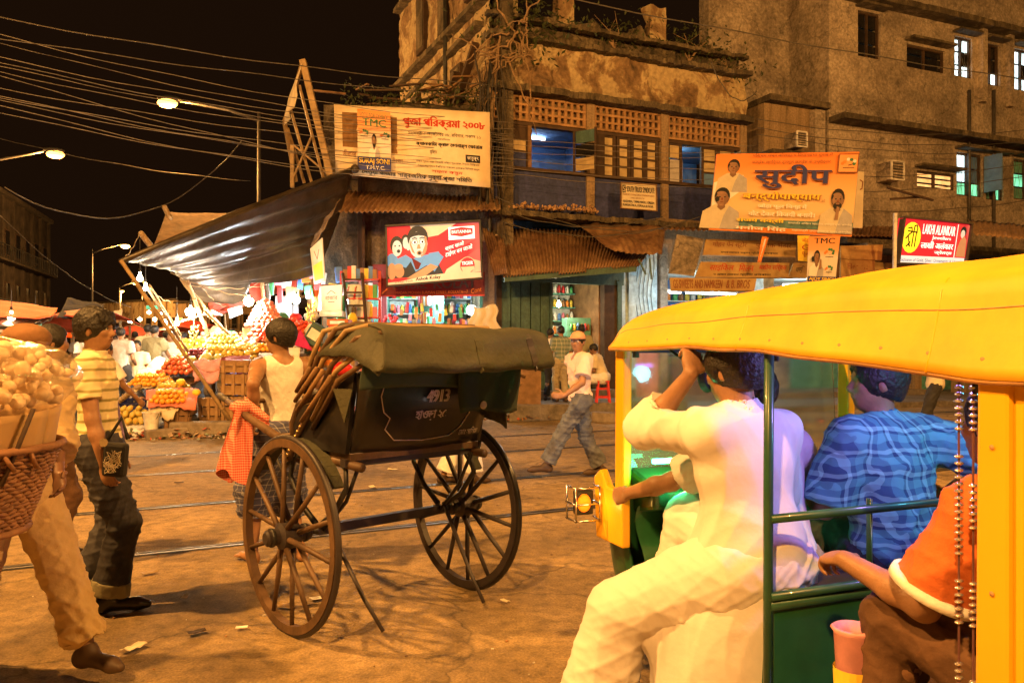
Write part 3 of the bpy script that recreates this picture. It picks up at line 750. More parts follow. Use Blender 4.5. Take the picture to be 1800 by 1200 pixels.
mat('far_glow', (1, .5, .12), emit=12, var=0); mat('dimmed_wall', (.045, .034, .024), .95, var=.5, scale=1.5, bump=.3)  # last one: night dimness put into the colour, so lamplit far houses stay dark
mat('window_lit', (.62, .9, .95), emit=2.4, var=.3, scale=2); mat('window_green', (.15, .65, .35), emit=1.4, var=.4, scale=2)
mat('window_warm', (1, .6, .22), emit=1.3, c2=(.7, .35, .1), scale=3)
# ================================================================== the ground, rails and kerbs
PH = P
P1 = Vector((-.5, 19, 0)); U = Vector((.92, .39, 0)).normalized(); Nv = Vector((.39, -.92, 0)).normalized(); Vd = Vector((-.42, .907, 0)).normalized()
YU = math.atan2(U.y, U.x)
g = MB(); g.quad((-300, -60, 0), (300, -60, 0), (300, 500, 0), (-300, 500, 0)); tag(g.build('road', MATS['road']), kind='structure')
# tram track: grooved rails sunk in the road, each its own strip
Rd = Vector((.89, .45, 0)).normalized()
def rail(at_x900_y):
    D = 1.5 * FL / (at_x900_y - HZ); p = Vector((0, D, 0)); n = Vector((-Rd.y, Rd.x, 0))
    b = MB()
    for o, wd, z in ((-.03, .03, .006), (.04, .014, .005)):
        q = [p + Rd * t + n * (o + s_ * wd / 2) + Vector((0, 0, z)) for t, s_ in ((-40, -1), (60, -1), (60, 1), (-40, 1))]; b.quad(*q)
    r = b.build('tram_rail', MATS['steel_rail'])
    c = MB(); c.quad(*[p + Rd * t + n * (s_ * .075) + Vector((0, 0, .003)) for t, s_ in ((-40, -1), (60, -1), (60, 1), (-40, 1))])
    c.build('rail_groove', MATS['groove'], r); tag(r, kind='structure')
for y in (905, 841, 793, 766): rail(y)
# raised footpath along the shops with a broken kerb
Kd = Vector((.82, .56, 0)).normalized(); K0 = Vector((-5.4, 13.9, 0))
Kn = Vector((-Kd.y, Kd.x, 0))
pv = MB(); pv.prism([K0 + Kd * -.9, K0 + Kd * 7.6, Vector((3.2, 17.6, 0)), Vector((30, 29, 0)), Vector((30, 45, 0)), Vector((-14, 45, 0)), Vector((-9, 24, 0))], (0, 0, .14))
tag(pv.build('pavement', MATS['pavement']), kind='structure')
mat('kerb_stone', (.30, .25, .2), .9, c2=(.16, .13, .10), scale=5, bump=.6)
kr = None
kerb = thing('kerb', 'worn stone kerb in blocks along the shop footpath', 'kerb', K0); del kerb['label'], kerb['category']; kerb['kind'] = 'structure'
for i in range(12):
    if i in (4, 9): continue
    MB().box((0, 0, 0), (.68, .2, .2), (rnd.uniform(-.05, .05), rnd.uniform(-.06, .06), rnd.uniform(-.05, .05))).build('kerb_stone', MATS['kerb_stone'], kerb, Kd * (-.6 + i * .72) + Vector((0, 0, .09 + rnd.uniform(-.03, .03))) - Kn * .1, rot=(0, 0, math.atan2(Kd.y, Kd.x)), bevel=.025)

# ================================================================== corner building
def face_tz(px, py, off=0, P0=None, d=None, n=None):
    """pixel on the facade plane -> (metres along facade, height)"""
    P0 = (P0 or P1); d = d or U; n = n or Nv; o = P0 + n * off; k = (px - 900) / FL
    t = (k * o.y - o.x) / (d.x - k * d.y); D = o.y + t * d.y
    return t, 1.5 - (py - HZ) * D / FL
cb = thing('corner_building', 'crumbling two storey corner building with lattice frieze and blue band', 'building', P1, YU)
# local: x along facade, y inward (negative = towards street), z up
LEN = 7.5
def cbx(name, x0, x1, y0, y1, z0, z1, m, parent=cb, bevel=0, rot=None):
    return MB().box(((x0 + x1) / 2, (y0 + y1) / 2, (z0 + z1) / 2), (x1 - x0, y1 - y0, z1 - z0), rot).build(name, MATS[m] if isinstance(m, str) else m, parent, bevel=bevel)
def rough_wall(name, x0, x1, z0, z1, y, m, parent, amp=.05, top=0, nx=60, nz=20, thick=.3):
    b = MB()
    def f(u, v):
        x = x0 + (x1 - x0) * u; tp = z1 + top * (mnoise.noise((x * 1.3, 3, 1)) + .5 * mnoise.noise((x * 5, 1, 7)))
        z = z0 + (tp - z0) * v
        return (x, y - amp * max(0, mnoise.noise((x * 1.1, z * 1.3, 5)) * 2 + mnoise.noise((x * 5, z * 5, 2)) * .8), z)
    b.grid(f, nx, nz); o = b.build(name, m, parent); md = o.modifiers.new('thickness', 'SOLIDIFY'); md.thickness = thick; md.offset = -1
    return o
rough_wall('wall', -.05, LEN, 7.83, 9.0, -.02, MATS['brick_plaster'], cb, .10, nx=90, nz=24)
rough_wall('parapet', -.05, LEN, 8.93, 9.75, .25, MATS['mossy'], cb, .15, .35, nx=110, nz=14)
for a, b_ in ((.2, .8), (1.9, 2.35), (4.6, 5.1)):
    rough_wall('parapet_post', a, b_, 9.6, 10.6, .24, MATS['brick_plaster'], cb, .08, .12, 10, 10)
# ledges
def ledge(z, h, out, x0=-.15, x1=LEN, m='mossy', parent=cb):
    b = MB(); N = 70
    for i in range(N):
        a = x0 + (x1 - x0) * i / N; c = x0 + (x1 - x0) * (i + 1) / N; j = abs(mnoise.noise((a * 2.3, z, 0))) * .12; k = abs(mnoise.noise((a * 3.1, z, 4))) * .06
        b.box(((a + c) / 2, -(out - j) / 2 + .02, z + h / 2 - k), (c - a + .001, out - j + .04, h))
    return b.build('ledge', MATS[m], parent)
ledge(7.66, .16, .42); ledge(8.93, .12, .35); ledge(4.66, .13, .55); ledge(9.45, .09, .2)
# terracotta lattice frieze in three panels: bars one by one
for (pa, pc) in ((0.0, 2.55), (2.75, 4.75), (4.95, 7.3)):
    for row in range(4):
        cbx('lattice_rail', pa, pc, -.05, .05, 7.02 + row * .19, 7.02 + row * .19 + .055, 'lattice')
    n = int((pc - pa) / .16); base = MB().box((0, 0, 0), (.075, .06, .62)).build('lattice_bar', MATS['lattice'], cb, (pa + .05, -.01, 7.33))
    for i in range(1, n): share(base, parent=cb, loc=(pa + .05 + i * (pc - pa - .1) / (n - 1), -.01 - .002 * (i % 2), 7.33))
cbx('frieze_backing', 0, LEN, .12, .2, 6.98, 7.68, 'brick_plaster')
for x in (-.08, 2.65, 4.85, 7.4):
    cbx('pier', x - .11, x + .11, -.09, .25, 4.79, 7.66, 'stained_wall')
cbx('blue_band', .03, LEN - .1, -.03, .25, 4.79, 5.82, 'blue_wall')
cbx('sill', .03, LEN - .1, -.12, .1, 5.822, 5.9, 'dark_wood')
cbx('lintel', .03, LEN - .1, -.06, .1, 6.92, 7.0, 'dark_wood')
# room behind the windows
for args in (('room_wall', .0, LEN, 2.2, 2.3, 4.8, 7.7, 'interior_blue'), ('room_floor', 0, LEN, .3, 2.2, 5.0, 5.1, 'dark_wood'), ('room_ceiling', 0, LEN, .3, 2.2, 7.05, 7.12, 'interior_blue'),
             ('room_partition', 3.1, 3.2, .3, 2.2, 5.1, 7.05, 'interior_blue'), ('room_partition', 4.9, 5.0, .3, 2.2, 5.1, 7.05, 'interior_white')):
    cbx(*args)
def wx(px): return face_tz(px, 260)[0]
def pane_col(pa, pb, zs, mats, name='window_pane'):
    x0, x1 = wx(pa), wx(pb)
    for st in (x0 - .045, x1 + .045): cbx('window_stile', st - .04, st + .04, -.04, .03, 5.9, 6.92, 'dark_wood')
    for i in range(len(zs) - 1):
        cbx(name, x0, x1, -.01, .01, zs[i] + .02, zs[i + 1] - .03, mats[i % len(mats)])
        cbx('window_rail', x0 - .004, x1 + .004, -.03, .025, zs[i + 1] - .028, zs[i + 1] + .018, 'dark_wood')
Z4 = [5.9, 6.17, 6.42, 6.67, 6.9]
pane_col(898, 924, [5.9, 6.3, 6.6, 6.9], ['blue_wall', 'cream_pane', 'dark_wood'])
pane_col(1031, 1043, Z4, ['cream_pane'])
for a, b_ in ((1062, 1076), (1088, 1102), (1113, 1128), (1137, 1151)): pane_col(a, b_, Z4, ['cream_pane'])
cbx('window_mullion', wx(1047), wx(1060), -.05, .06, 5.9, 6.92, 'dark_wood')
cbx('window_panel', wx(1172), wx(1199), -.02, .02, 5.9, 6.5, 'grey_cloth'); pane_col(1176, 1193, [6.52, 6.9], ['cream_pane'])
pane_col(1236, 1256, [5.9, 6.25, 6.55, 6.9], ['interior_blue', 'cream_pane', 'cream_pane']); pane_col(1264, 1284, [5.9, 6.25, 6.55, 6.9], ['interior_blue', 'cream_pane', 'cream_pane'])
# open casement beside the big opening
for px_, ang in ((1008, -75),):
    x = wx(px_); fr = MB().box((0, -.0, 0), (.05, .05, 1.06)).build('open_casement', MATS['dark_wood'], cb, (x, -.04, 6.42))
    for k, (zz, mm) in enumerate(((-.34, 'cream_pane'), (0, 'window_dark'), (.34, 'green_shutter'))):
        MB().box((.02, -.3, zz), (.03, .52, .30)).build('pane', MATS[mm], fr)
    MB().box((.02, -.58, 0), (.05, .05, 1.06)).build('stile', MATS['dark_wood'], fr)
    fr.rotation_euler = (0, 0, R(35))
cbx('window_stile', wx(928) - .03, wx(931) + .02, -.08, .05, 5.9, 6.92, 'mid_wood')
cbx('wall_switch_board', wx(950), wx(968), 2.1, 2.19, 5.95, 6.35, 'interior_white')
def room_light(x, y, z, e, c, name='ceiling_tube'):
    a = MB().box((0, 0, 0), (.6, .04, .04)).build(name, MATS['tube_glow'], cb, (x, y, z))
    l = lamp('tube_light', (0, 0, -.06), e, c, .15, parent=a)
room_light(wx(975), 1.2, 7.0, 14, (.6, .75, 1)); room_light(wx(1215), 1.0, 7.0, 40, (.7, 1, .95))
pc_ = MB().box((0, 0, 0), (.03, .34, .9), (0, .2, 0)).build('green_cupboard', MATS['interior_green'], cb, (wx(1212), 1.2, 6.5))
# drain pipe, wires and roots at the corner
b = MB(); b.tube([(-.12, -.2, .2), (-.12, -.2, 4.6), (-.2, -.25, 4.9), (-.16, -.22, 7.5), (-.12, -.3, 8.2)], .05, 8); b.build('drain_pipe', MATS['iron'], cb, smooth=True)
for i in range(16):
    pts = []; x = rnd.uniform(-.5, .25); y = -.28 - rnd.random() * .2; z = rnd.uniform(7, 8.6)
    z1 = rnd.uniform(3.4, 6)
    for k in range(14): pts.append((x + math.sin(k * .9 + i) * .06 + rnd.uniform(-.02, .02), y + rnd.uniform(-.03, .03), z + (z1 - z) * k / 13))
    MB().tube(pts, rnd.choice((.010, .014, .02)), 5).build('hanging_wire', MATS['cable'], cb, smooth=True)
mat('root', (.24, .16, .09), .9, var=.3)
mat('leaf', (.055, .07, .02), .7, c2=(.035, .045, .015), scale=9)
tr = thing('fig_tree', 'wild fig rooted on the roof corner with hanging aerial roots', 'tree', P1 + Vector((.3, .3, 8.6)))
for i in range(26):
    a = rnd.uniform(0, 6.28); q = [Vector((rnd.uniform(-.2, .7), -.45, rnd.uniform(-.2, .6)))]
    dv = Vector((math.cos(a) * .5, -.2 * rnd.random(), math.sin(a) * .6 + (.25 if i % 2 else -.55)))
    for k in range(9): q.append(q[-1] + dv * .2 + Vector((rnd.uniform(-.08, .08), rnd.uniform(-.04, .03), rnd.uniform(-.08, .06))))
    MB().tube(q, [.035 * (1 - k / 11) * rnd.uniform(.5, 1) + .004 for k in range(10)], 5).build('branch', MATS['root'], tr, smooth=True)
def leaves(n, f, size=.07):
    b = MB()
    for i in range(n):
        c = f(); a = Vector((rnd.uniform(-1, 1), rnd.uniform(-1, 1), rnd.uniform(-1, 1))).normalized(); q = a.cross(Vector((.3, .2, 1))).normalized(); s_ = size * rnd.uniform(.6, 1.4)
        b.add([c, c + a * s_ + q * s_ * .45, c + a * s_ * 2.1, c + a * s_ - q * s_ * .45], [(0, 1, 2, 3)])
    return b
lv = leaves(420, lambda: Vector((rnd.gauss(.6, .6), -.35 + rnd.gauss(0, .15), rnd.gauss(.7, .5))))
tag(lv.build('foliage', MATS['leaf'], tr), kind='stuff')
# shrubs growing along the parapet
for (x, n) in ((3.4, 260), (5.7, 300), (6.9, 260)):
    o = thing('shrub', {3.4: 'small weedy shrub sprouting from the middle of the parapet', 5.7: 'dark leafy shrub on the parapet above the posters', 6.9: 'dark shrub at the right end of the parapet by the tall building'}[x], 'shrub', P1 + U * x + Vector((0, .1, 9.5 if x < 6 else 8.9)))
    tag(leaves(n, lambda: Vector((rnd.gauss(0, .5), rnd.gauss(0, .2), rnd.gauss(.15, .25))), .06).build('foliage', MATS['leaf'], o), kind='stuff')
    for k in range(5): MB().tube([(0, 0, -.3), (rnd.uniform(-.3, .3), 0, .1), (rnd.uniform(-.6, .6), -.1, rnd.uniform(.2, .7))], [.02, .012, .005], 5).build('stem', MATS['root'], o)

# side wall along the market street (upper part), streaked
Vl = P1 + Vector((-.05, 0, 0)); ang = math.atan2(Vd.y, Vd.x)
sw = MB(); sw.grid(lambda u, v: (7.4 * u, -.02 + .07 * mnoise.noise((u * 9, v * 9, 3)) + .05 * mnoise.noise((u * 30, v * 34, 8)), 5.8 + 7.6 * v), 70, 80)
side = sw.build('side_wall', MATS['brick_plaster'], cb, (-.05, 0, 0), rot=(0, 0, ang - YU))
for (x, z, h_) in ((1.1, 11.2, 1.7), (3.1, 11.0, 1.8), (5.0, 11.1, 1.6), (2.1, 8.2, 1.3), (5.6, 8.4, 1.4)):
    f = MB().box((x, .0, z), (.72, .16, h_ + .1)).build('side_window', MATS['dark_wood'], cb, (-.05, 0, 0), rot=(0, 0, ang - YU)); MB().box((x, .05, z), (.56, .1, h_ - .1)).build('shutter', MATS['mossy'], f)
for z in (7.2, 9.9, 12.3): MB().box((3.6, .1, z), (7.3, .26, .13)).build('side_ledge', MATS['mossy'], cb, (-.05, 0, 0), rot=(0, 0, ang - YU))
MB().cyl((2.6, .16, 6), (2.6, .16, 13.2), .06, .06, 8).build('side_pipe', MATS['iron'], cb, (-.05, 0, 0), rot=(0, 0, ang - YU), smooth=True)
side2 = MB().box((3.4, -.35, 6.7), (7.4, .3, 13.3)).build('side_wall', MATS['mossy'], cb, (-.05, 0, 0), rot=(0, 0, ang - YU))
for k in range(2):
    b = MB(); b.beam((.4 + k * 1.3, .18, 8.9 - k * .3), (3.7 + k * .8, .18, 6.2), .18, .10); b.build('brace', MATS['dark_wood'], cb, (-.05, 0, 0), rot=(0, 0, ang - YU))
cbx('roof_slab', -.3, LEN, .3, 7, 9.3, 9.42, 'mossy'); cbx('back_wall', -.3, LEN, 6.8, 7, 0, 9.3, 'mossy')

# ---------------------------------------------- ground floor right of the corner
# green shuttered shop
b0 = thing('green_shop', 'green boarded shopfront with a narrow lit doorway full of goods', 'shop', P1, YU)
def gx(px): return face_tz(px, 560, .35)[0]
def gbx(name, x0, x1, y0, y1, z0, z1, m, bevel=0, parent=b0): return cbx(name, x0, x1, y0, y1, z0, z1, m, parent, bevel)
xs0, xs1, xs2, xs3 = gx(880), gx(966), gx(1060), gx(1082)
for i in range(5):
    a = xs0 + (xs1 - xs0) * i / 5; c = xs0 + (xs1 - xs0) * (i + 1) / 5
    gbx('shutter_board', a + .012, c - .012, -.36 - .01 * (i % 2), -.31, .55, 3.1, 'green_shutter')
gbx('door_post', xs0 - .14, xs0, -.42, -.2, .14, 3.3, 'dark_wood'); gbx('door_post', xs1 - .005, xs1 + .05, -.42, -.2, .5, 3.1, 'green_shutter')
gbx('fascia', xs0 - .1, xs3 + .2, -.42, -.25, 3.1, 3.62, 'green_shutter'); gbx('plinth', xs0 - .1, xs3 + .3, -.8, -.2, .13, .52, 'pavement')
gbx('side_door', xs2, xs3, -.42, -.2, .5, 3.1, 'dark_wood'); gbx('door_post', xs3, xs3 + .12, -.46, -.2, .14, 3.2, 'green_shutter')
gbx('back_wall', xs0, xs3 + .2, 1.4, 1.5, .4, 3.3, 'interior_white'); gbx('ceiling', xs0, xs3 + .2, -.2, 1.4, 3.3, 3.36, 'interior_green'); gbx('floor', xs0, xs3 + .2, -.2, 1.4, .45, .5, 'dark_wood')
gbx('inner_wall', xs1 - .02, xs1 + .03, -.19, 1.4, .5, 3.3, 'interior_white'); gbx('inner_wall', xs2 - .03, xs2 + .02, -.19, 1.4, .5, 3.3, 'mid_wood')
# shelves with jars
goods_m = [mat('good_%s' % n, c, .5, var=.15) for n, c in (('orange', (.8, .25, .04)), ('red', (.6, .04, .04)), ('yellow', (.8, .6, .08)), ('green', (.08, .4, .15)), ('white', (.75, .75, .7)), ('blue', (.08, .2, .5)), ('pink', (.75, .25, .35)), ('brown', (.3, .15, .06)))]
def shelf_goods(parent, x0, x1, y, z, n, h=.2, w=.09, seed=0, kind='jar'):
    r = random.Random(seed)
    for i in range(n):
        x = x0 + (x1 - x0) * (i + .5) / n; hh = h * r.uniform(.7, 1)
        b = MB()
        if kind == 'jar': b.lathe([(w * .45, 0), (w * .48, hh * .75), (w * .3, hh * .85), (w * .32, hh)], 8)
        else: b.box((0, 0, hh / 2), (w * .9, .08, hh))
        b.build(kind, goods_m[r.randrange(8)], parent, (x, y + r.uniform(-.02, .02), z), smooth=(kind == 'jar'))
sh = MB()
for k in range(7): sh.box(((xs1 + xs2) / 2, 1.2, .8 + k * .36), (xs2 - xs1 - .1, .3, .03))
shv = sh.build('shelf', MATS['interior_green'], b0)
for k in range(7): shelf_goods(shv, xs1 + .08, xs2 - .08, 1.1, .815 + k * .36, 11, .24, .1, k)
gbx('cabinet', xs1 + .75, xs2 - .05, .2, .5, .5, 2.3, 'interior_green')
for k in range(4): shelf_goods(shv, xs1 + .8, xs2 - .08, .16, .9 + k * .36, 6, .2, .08, 30 + k)
def bulb(name, label, pos, e, c=(1, .66, .32), r=.05, m='bulb_glow', group=None, wire=.5):
    o = MB().lathe([(.006, .10), (.018, .09), (.02, .05), (r * .8, .02), (r, -.02), (r * .7, -r), (.01, -r * 1.25)], 12).build(name, MATS[m], None, pos, smooth=True)
    tag(o, label, 'lamp', group)
    MB().cyl((0, 0, .09), (0, 0, .16), .022, .02, 10).build('socket', MATS['ink_black'], o)
    MB().cyl((0, 0, .16), (0, 0, .16 + wire), .006, .006, 5).build('cord', MATS['cable'], o)
    lamp('bulb_light', (0, 0, -.14), e, c, .06, parent=o)
    return o
lb = P1 + U * (xs1 + .42) - Nv * .0 + Vector((0, 0, 2.62))
bulb('light_bulb', 'bare bulb glowing just inside the narrow green doorway', lb, 55, (1, .8, .5), .06)
# pale blue wall next to it
bw = thing('blue_wall', 'pale blue painted wall bay right of the green shopfront', 'wall', P1, YU)
cbx('wall', xs3 + .14, gx(1157), -.3, -.1, .14, 4.5, 'pale_blue_wall', bw); cbx('pilaster', gx(1105), gx(1118), -.36, -.3, .14, 4.4, 'pale_blue_wall', bw)
cbx('dado', xs3 + .14, gx(1157), -.345, -.301, .14, 1.7, 'pink_cloth', bw)
for k in range(5):
    x = gx(1120 + k * 7); MB().tube([(x + math.sin(j) * .05, -.33, 4.1 - j * .25) for j in range(9)], .008, 5).build('wire', MATS['cable'], bw)

# shops further right under the brown boards
rs = thing('sweet_shop', 'open lit shop counter below stacked brown signboards', 'shop', P1, YU)
xr0, xr1 = gx(1165), 14.0
for args in (('back_wall', xr0, xr1, 2.2, 2.3, .1, 4.2, 'interior_blue'), ('ceiling', xr0, xr1, -.1, 2.2, 3.55, 3.6, 'interior_white'), ('floor', xr0, xr1, -.4, 2.2, .14, .3, 'pavement'),
             ('pillar', xr0 - .1, xr0 + .12, -.4, 0, .14, 4.2, 'grey_wall'), ('pillar', gx(1340), gx(1358), -.4, 0, .14, 3.6, 'interior_white'), ('counter', xr0 + .3, gx(1320), -.3, .2, .3, 1.3, 'mid_wood'), ('upper_wall', xr0 - .1, xr1, -.2, 0, 3.6, 4.9, 'stained_wall')):
    cbx(*args, parent=rs)
for k in range(5):
    s_ = cbx('shelf', xr0 + .2, xr1 - .3, 1.9, 2.19, .9 + k * .5, .93 + k * .5, 'interior_white', parent=rs); shelf_goods(rs, xr0 + .3, xr0 + 6, 1.95, .93 + k * .5, 26, .3, .16, 60 + k)
def tube_lamp(label, pos, rz, L=1.1, e=60, c=(.82, 1, 1)):
    o = thing('tube_lamp', label, 'lamp', pos, rz, None)
    MB().box((0, 0, .05), (L + .1, .06, .05)).build('batten', MATS['white_paint'], o)
    MB().cyl((-L / 2, 0, 0), (L / 2, 0, 0), .02, .02, 8).build('tube', MATS['tube_glow'], o)
    lamp('tube_light', (0, -.05, -.08), e, c, .2, parent=o); return o
def on_u(px, py, off, z=None):
    t, zz = face_tz(px, py, off); return P1 + U * t + Nv * off + Vector((0, 0, zz))
tube_lamp('bright fluorescent tube over the shop counter just above the yellow canopy', on_u(1250, 516, .35), YU, 1.6, 110)
tube_lamp('fluorescent tube in the blue shop behind the small hanging poster', on_u(1405, 502, -.3), YU, 1.2, 50)
o = tube_lamp('short tube at the left end of the lit counter shop', on_u(1186, 514, 1.1), YU, .35, 45)
# ================================================================== awnings
def corrugated(name, label, c00, c10, c11, c01, waves, m, amp=.03, sag=0, group=None, cat='awning', hole=None, bent=0):
    """c00-c10 upper edge, c01-c11 eave"""
    cs = [Vector(c) for c in (c00, c10, c11, c01)]; o = cs[0].copy(); n = (cs[1] - cs[0]).cross(cs[3] - cs[0]).normalized()
    if n.z < 0: n = -n
    root = thing(name, label, cat, o, 0, group)
    NS = max(1, int(round(waves / 9)))
    for s_ in range(NS):
        b = MB(); u0, u1 = s_ / NS, (s_ + 1) / NS; dz = .018 * (s_ % 2); sh_ = rnd.uniform(-.03, .05)
        def f(u, v):
            uu = u0 + (u1 - u0 + .004) * u; vv = v * (1 + sh_)
            p = (cs[0] * (1 - uu) + cs[1] * uu) * (1 - vv) + (cs[3] * (1 - uu) + cs[2] * uu) * vv
            return p - o + n * (amp * math.cos(uu * waves * 2 * math.pi) + dz + bent * mnoise.noise((uu * 4, vv * 2, 1))) - Vector((0, 0, sag * 4 * v * (1 - v)))
        b.grid(f, 8 * max(1, int(waves / NS)), 6); ob = b.build('tin_sheet', m, root, smooth=True); solid(ob, .006)
    return root
corrugated('tin_awning', 'long rusty corrugated tin awning over the green shopfront', P(848, 402, 19.3), P(1165, 408, 20.6), P(1122, 468, 18.6), P(884, 487, 17.6), 46, MATS['rusty_tin'], .028, bent=.06)
corrugated('tin_sheet', 'broken bent tin sheet lying over the right end of the long awning', P(1010, 392, 19.3), P(1170, 392, 20.6), P(1163, 447, 18.9), P(1075, 440, 18.2), 9, MATS['rusty_tin'], .012, bent=.2)
corrugated('tin_sheet', 'torn tin sheet drooping at the left end of the long awning', P(846, 398, 18.6), P(884, 420, 18.6), P(893, 482, 17.5), P(868, 486, 17.6), 8, MATS['rusty_tin'], .02, bent=.1)
corrugated('tin_awning', 'narrow corrugated tin awning beneath the cream Bengali banner', P(600, 335, 19.0), P(880, 348, 19.2), P(878, 372, 18.2), P(567, 374, 18.0), 34, MATS['rusty_tin'], .026, bent=.03)
corrugated('tin_awning', 'shallow tin awning above the stacked brown signboards', P(1150, 385, 21.4), P(1600, 398, 24.5), P(1590, 418, 23.2), P(1165, 404, 19.9), 50, MATS['rusty_tin'], .022, bent=.03)
corrugated('tin_awning', 'bent brown awning sheet right of the red jewellery sign', P(1700, 385, 22), P(1840, 400, 23), P(1840, 425, 21), P(1712, 413, 20.5), 14, MATS['brown_cloth_roof'], .02, bent=.1)
ab = thing('gutter_board', 'greenish gutter board hanging under the long rusty awning', 'board', P(886, 490, 17.7))
MB().beam((0, 0, 0), P(1118, 472, 18.6) - P(886, 490, 17.7), .04, .14).build('board', MATS['green_shutter'], ab)
for i, (a, b_) in enumerate((((1122, 455, 18.7), (1135, 482, 18.7)), ((1142, 455, 18.8), (1145, 491, 18.8)))):
    tag(MB().beam((0, 0, 0), P(*b_) - P(*a), .07, .03).build('loose_lath', MATS['green_shutter'], loc=P(*a)), 'dark lath dangling from the broken awning end, %s of the two' % ('slanting one' if i == 0 else 'upright one'), 'lath', 'laths under the awning end')
# ledge rubble
rb = MB()
for i in range(150):
    u = rnd.random(); p = P(905 + u * 140, 366 + u * 8, 18.9 + u * .8) + Vector((rnd.gauss(0, .12), rnd.gauss(0, .06), abs(rnd.gauss(0, .05)) + .02))
    rb.box(p, (rnd.uniform(.03, .08),) * 2 + (rnd.uniform(.02, .06),), (rnd.random() * 3, rnd.random() * 3, rnd.random() * 3))
tag(rb.build('rubble', mat('rubble', (.5, .32, .18), .9, c2=(.25, .14, .08), scale=12)), kind='stuff')

# ================================================================== left block: chamfer shop, shacks down the market street
lb_ = thing('market_building', 'dark low market building with the lit grocery at its corner', 'building', (0, 0, 0))
def lbx(name, c, size, m, rz=0, parent=lb_, **k): return MB().box((0, 0, 0), size).build(name, MATS[m] if isinstance(m, str) else m, parent, c, rot=(0, 0, rz), **k)
lbx('upper_wall', P(725, 345, 19.6) + Vector((0, 0, 0)), (4.3, .3, 4.4), 'mossy')
lbx('pillar', Vector((P(862, 500, 18.9).x, 18.9, 2.1)), (.35, .4, 4.2), 'stained_wall'); lbx('pillar', Vector((P(674, 500, 18.6).x, 18.6, 1.6)), (.16, .16, 3.2), 'maroon')
lbx('lintel', Vector((P(760, 500, 18.8).x, 18.85, 3.25)), (2.8, .2, .5), 'maroon')
lbx('back_wall', Vector((-2.0, 20.9, 1.7)), (3.2, .1, 3.4), 'interior_white'); lbx('ceiling', Vector((-2.0, 19.9, 3.05)), (3.2, 2, .06), 'interior_white')
lbx('inner_wall', Vector((-3.25, 20, 1.6)), (.1, 2, 3.1), 'interior_green'); lbx('inner_wall', Vector((-.72, 20, 1.6)), (.1, 2, 3.1), 'interior_green')
lbx('floor', Vector((-2.0, 19.9, .2)), (3.2, 2, .2), 'pavement'); lbx('counter', Vector((-2.0, 18.9, .75)), (2.3, .5, 1.1), 'mid_wood')
for k in range(6):
    lbx('shelf', Vector((-2.0, 20.7, .9 + k * .38)), (2.5, .3, .03), 'interior_white'); shelf_goods(lb_, -3.1, -.85, 20.62, .915 + k * .38, 22, .26, .1, 200 + k, 'box' if k % 2 else 'jar')
tube_lamp('fluorescent tube on the grocery ceiling behind the round white lamp', (-1.9, 19.6, 2.95), 0, 1.1, 340)
o = MB().ball((0, 0, 0), .13, 14, 9).build('globe_lamp', MATS['lit_white'], None, P(829, 545, 18.9), smooth=True); tag(o, 'round white globe lamp hanging in the grocery opening', 'lamp')
MB().cyl((0, 0, .12), (0, 0, .4), .02, .02, 8).build('rod', MATS['iron'], o)
# packets hanging in the grocery doorway
for i in range(30):
    x = 690 + i * 5.2; y = 540 + (i * 37 % 5) * 9
    if 815 < x < 845: continue
    o = MB().box((0, 0, 0), (.075, .02, .15 + .05 * (i % 3))).build('snack_packet', goods_m[(i * 5) % 8], None, P(x, y, 18.62), rot=(0, rnd.uniform(-.15, .15), 0), bevel=.01)
    tag(o, 'small snack packet hanging in the lit grocery opening', 'packet', 'packets hung in the grocery opening')
o = thing('pomegranate_net', 'red net bag of round fruit hung at the left of the grocery', 'net bag', P(688, 565, 18.5))
for i in range(26):
    a = rnd.uniform(0, 6.28); z = rnd.uniform(-.16, .16); r_ = math.sqrt(max(0, .18 ** 2 - z * z))
    MB().ball((0, 0, 0), .042, 8, 5).build('fruit', goods_m[1], o, (r_ * math.cos(a), r_ * math.sin(a) * .7, z), smooth=True)
o = MB().grid(lambda u, v: ((u - .5) * (.5 + .25 * v) + .05 * math.sin(v * 8), .03 * math.sin(u * 16), -.62 * v - .05 * math.sin(u * 5)), 12, 8).build('cloth_bag', MATS['cream_cloth'], None, P(851, 538, 17.9), smooth=True); solid(o, .03); tag(o, 'pale cloth bag hanging by the right pillar of the grocery', 'bag')
# shack row along Vd
Q0 = Vector((-3.5, 18.9, 0)); AV = math.atan2(Vd.y, Vd.x)
rowb = thing('market_shacks', 'dark patched wooden shacks lining the market street', 'shack', Q0, AV)
for i in range(24):   # board facade upper storey
    MB().box((0, 0, 0), (.42, .06, rnd.uniform(1.9, 2.6))).build('board', MATS[['dark_wood', 'mid_wood', 'mossy', 'rusty_tin'][i % 4]], rowb, (.3 + i * .46, rnd.uniform(-.03, .03), 4.4), rot=(0, rnd.uniform(-.03, .03), 0))
MB().box((7, -1.9, 1.6), (14, .2, 3.2)).build('back_wall', MATS['interior_green'], rowb); MB().box((7, -.9, 3.2), (14, 2, .08)).build('ceiling', MATS['dark_wood'], rowb)
MB().box((7, -.9, 5.7), (14, 2.2, .1)).build('roof', MATS['rusty_tin'], rowb)
for i in range(6): MB().box((i * 2.3, 0, 1.6), (.12, .12, 3.2)).build('post', MATS['mid_wood'], rowb)
for i in range(5):
    for k in range(5): shelf_goods(rowb, i * 2.3 + .2, i * 2.3 + 2.1, -1.7, .6 + k * .5, 13, .34, .14, 300 + i * 7 + k, 'box')
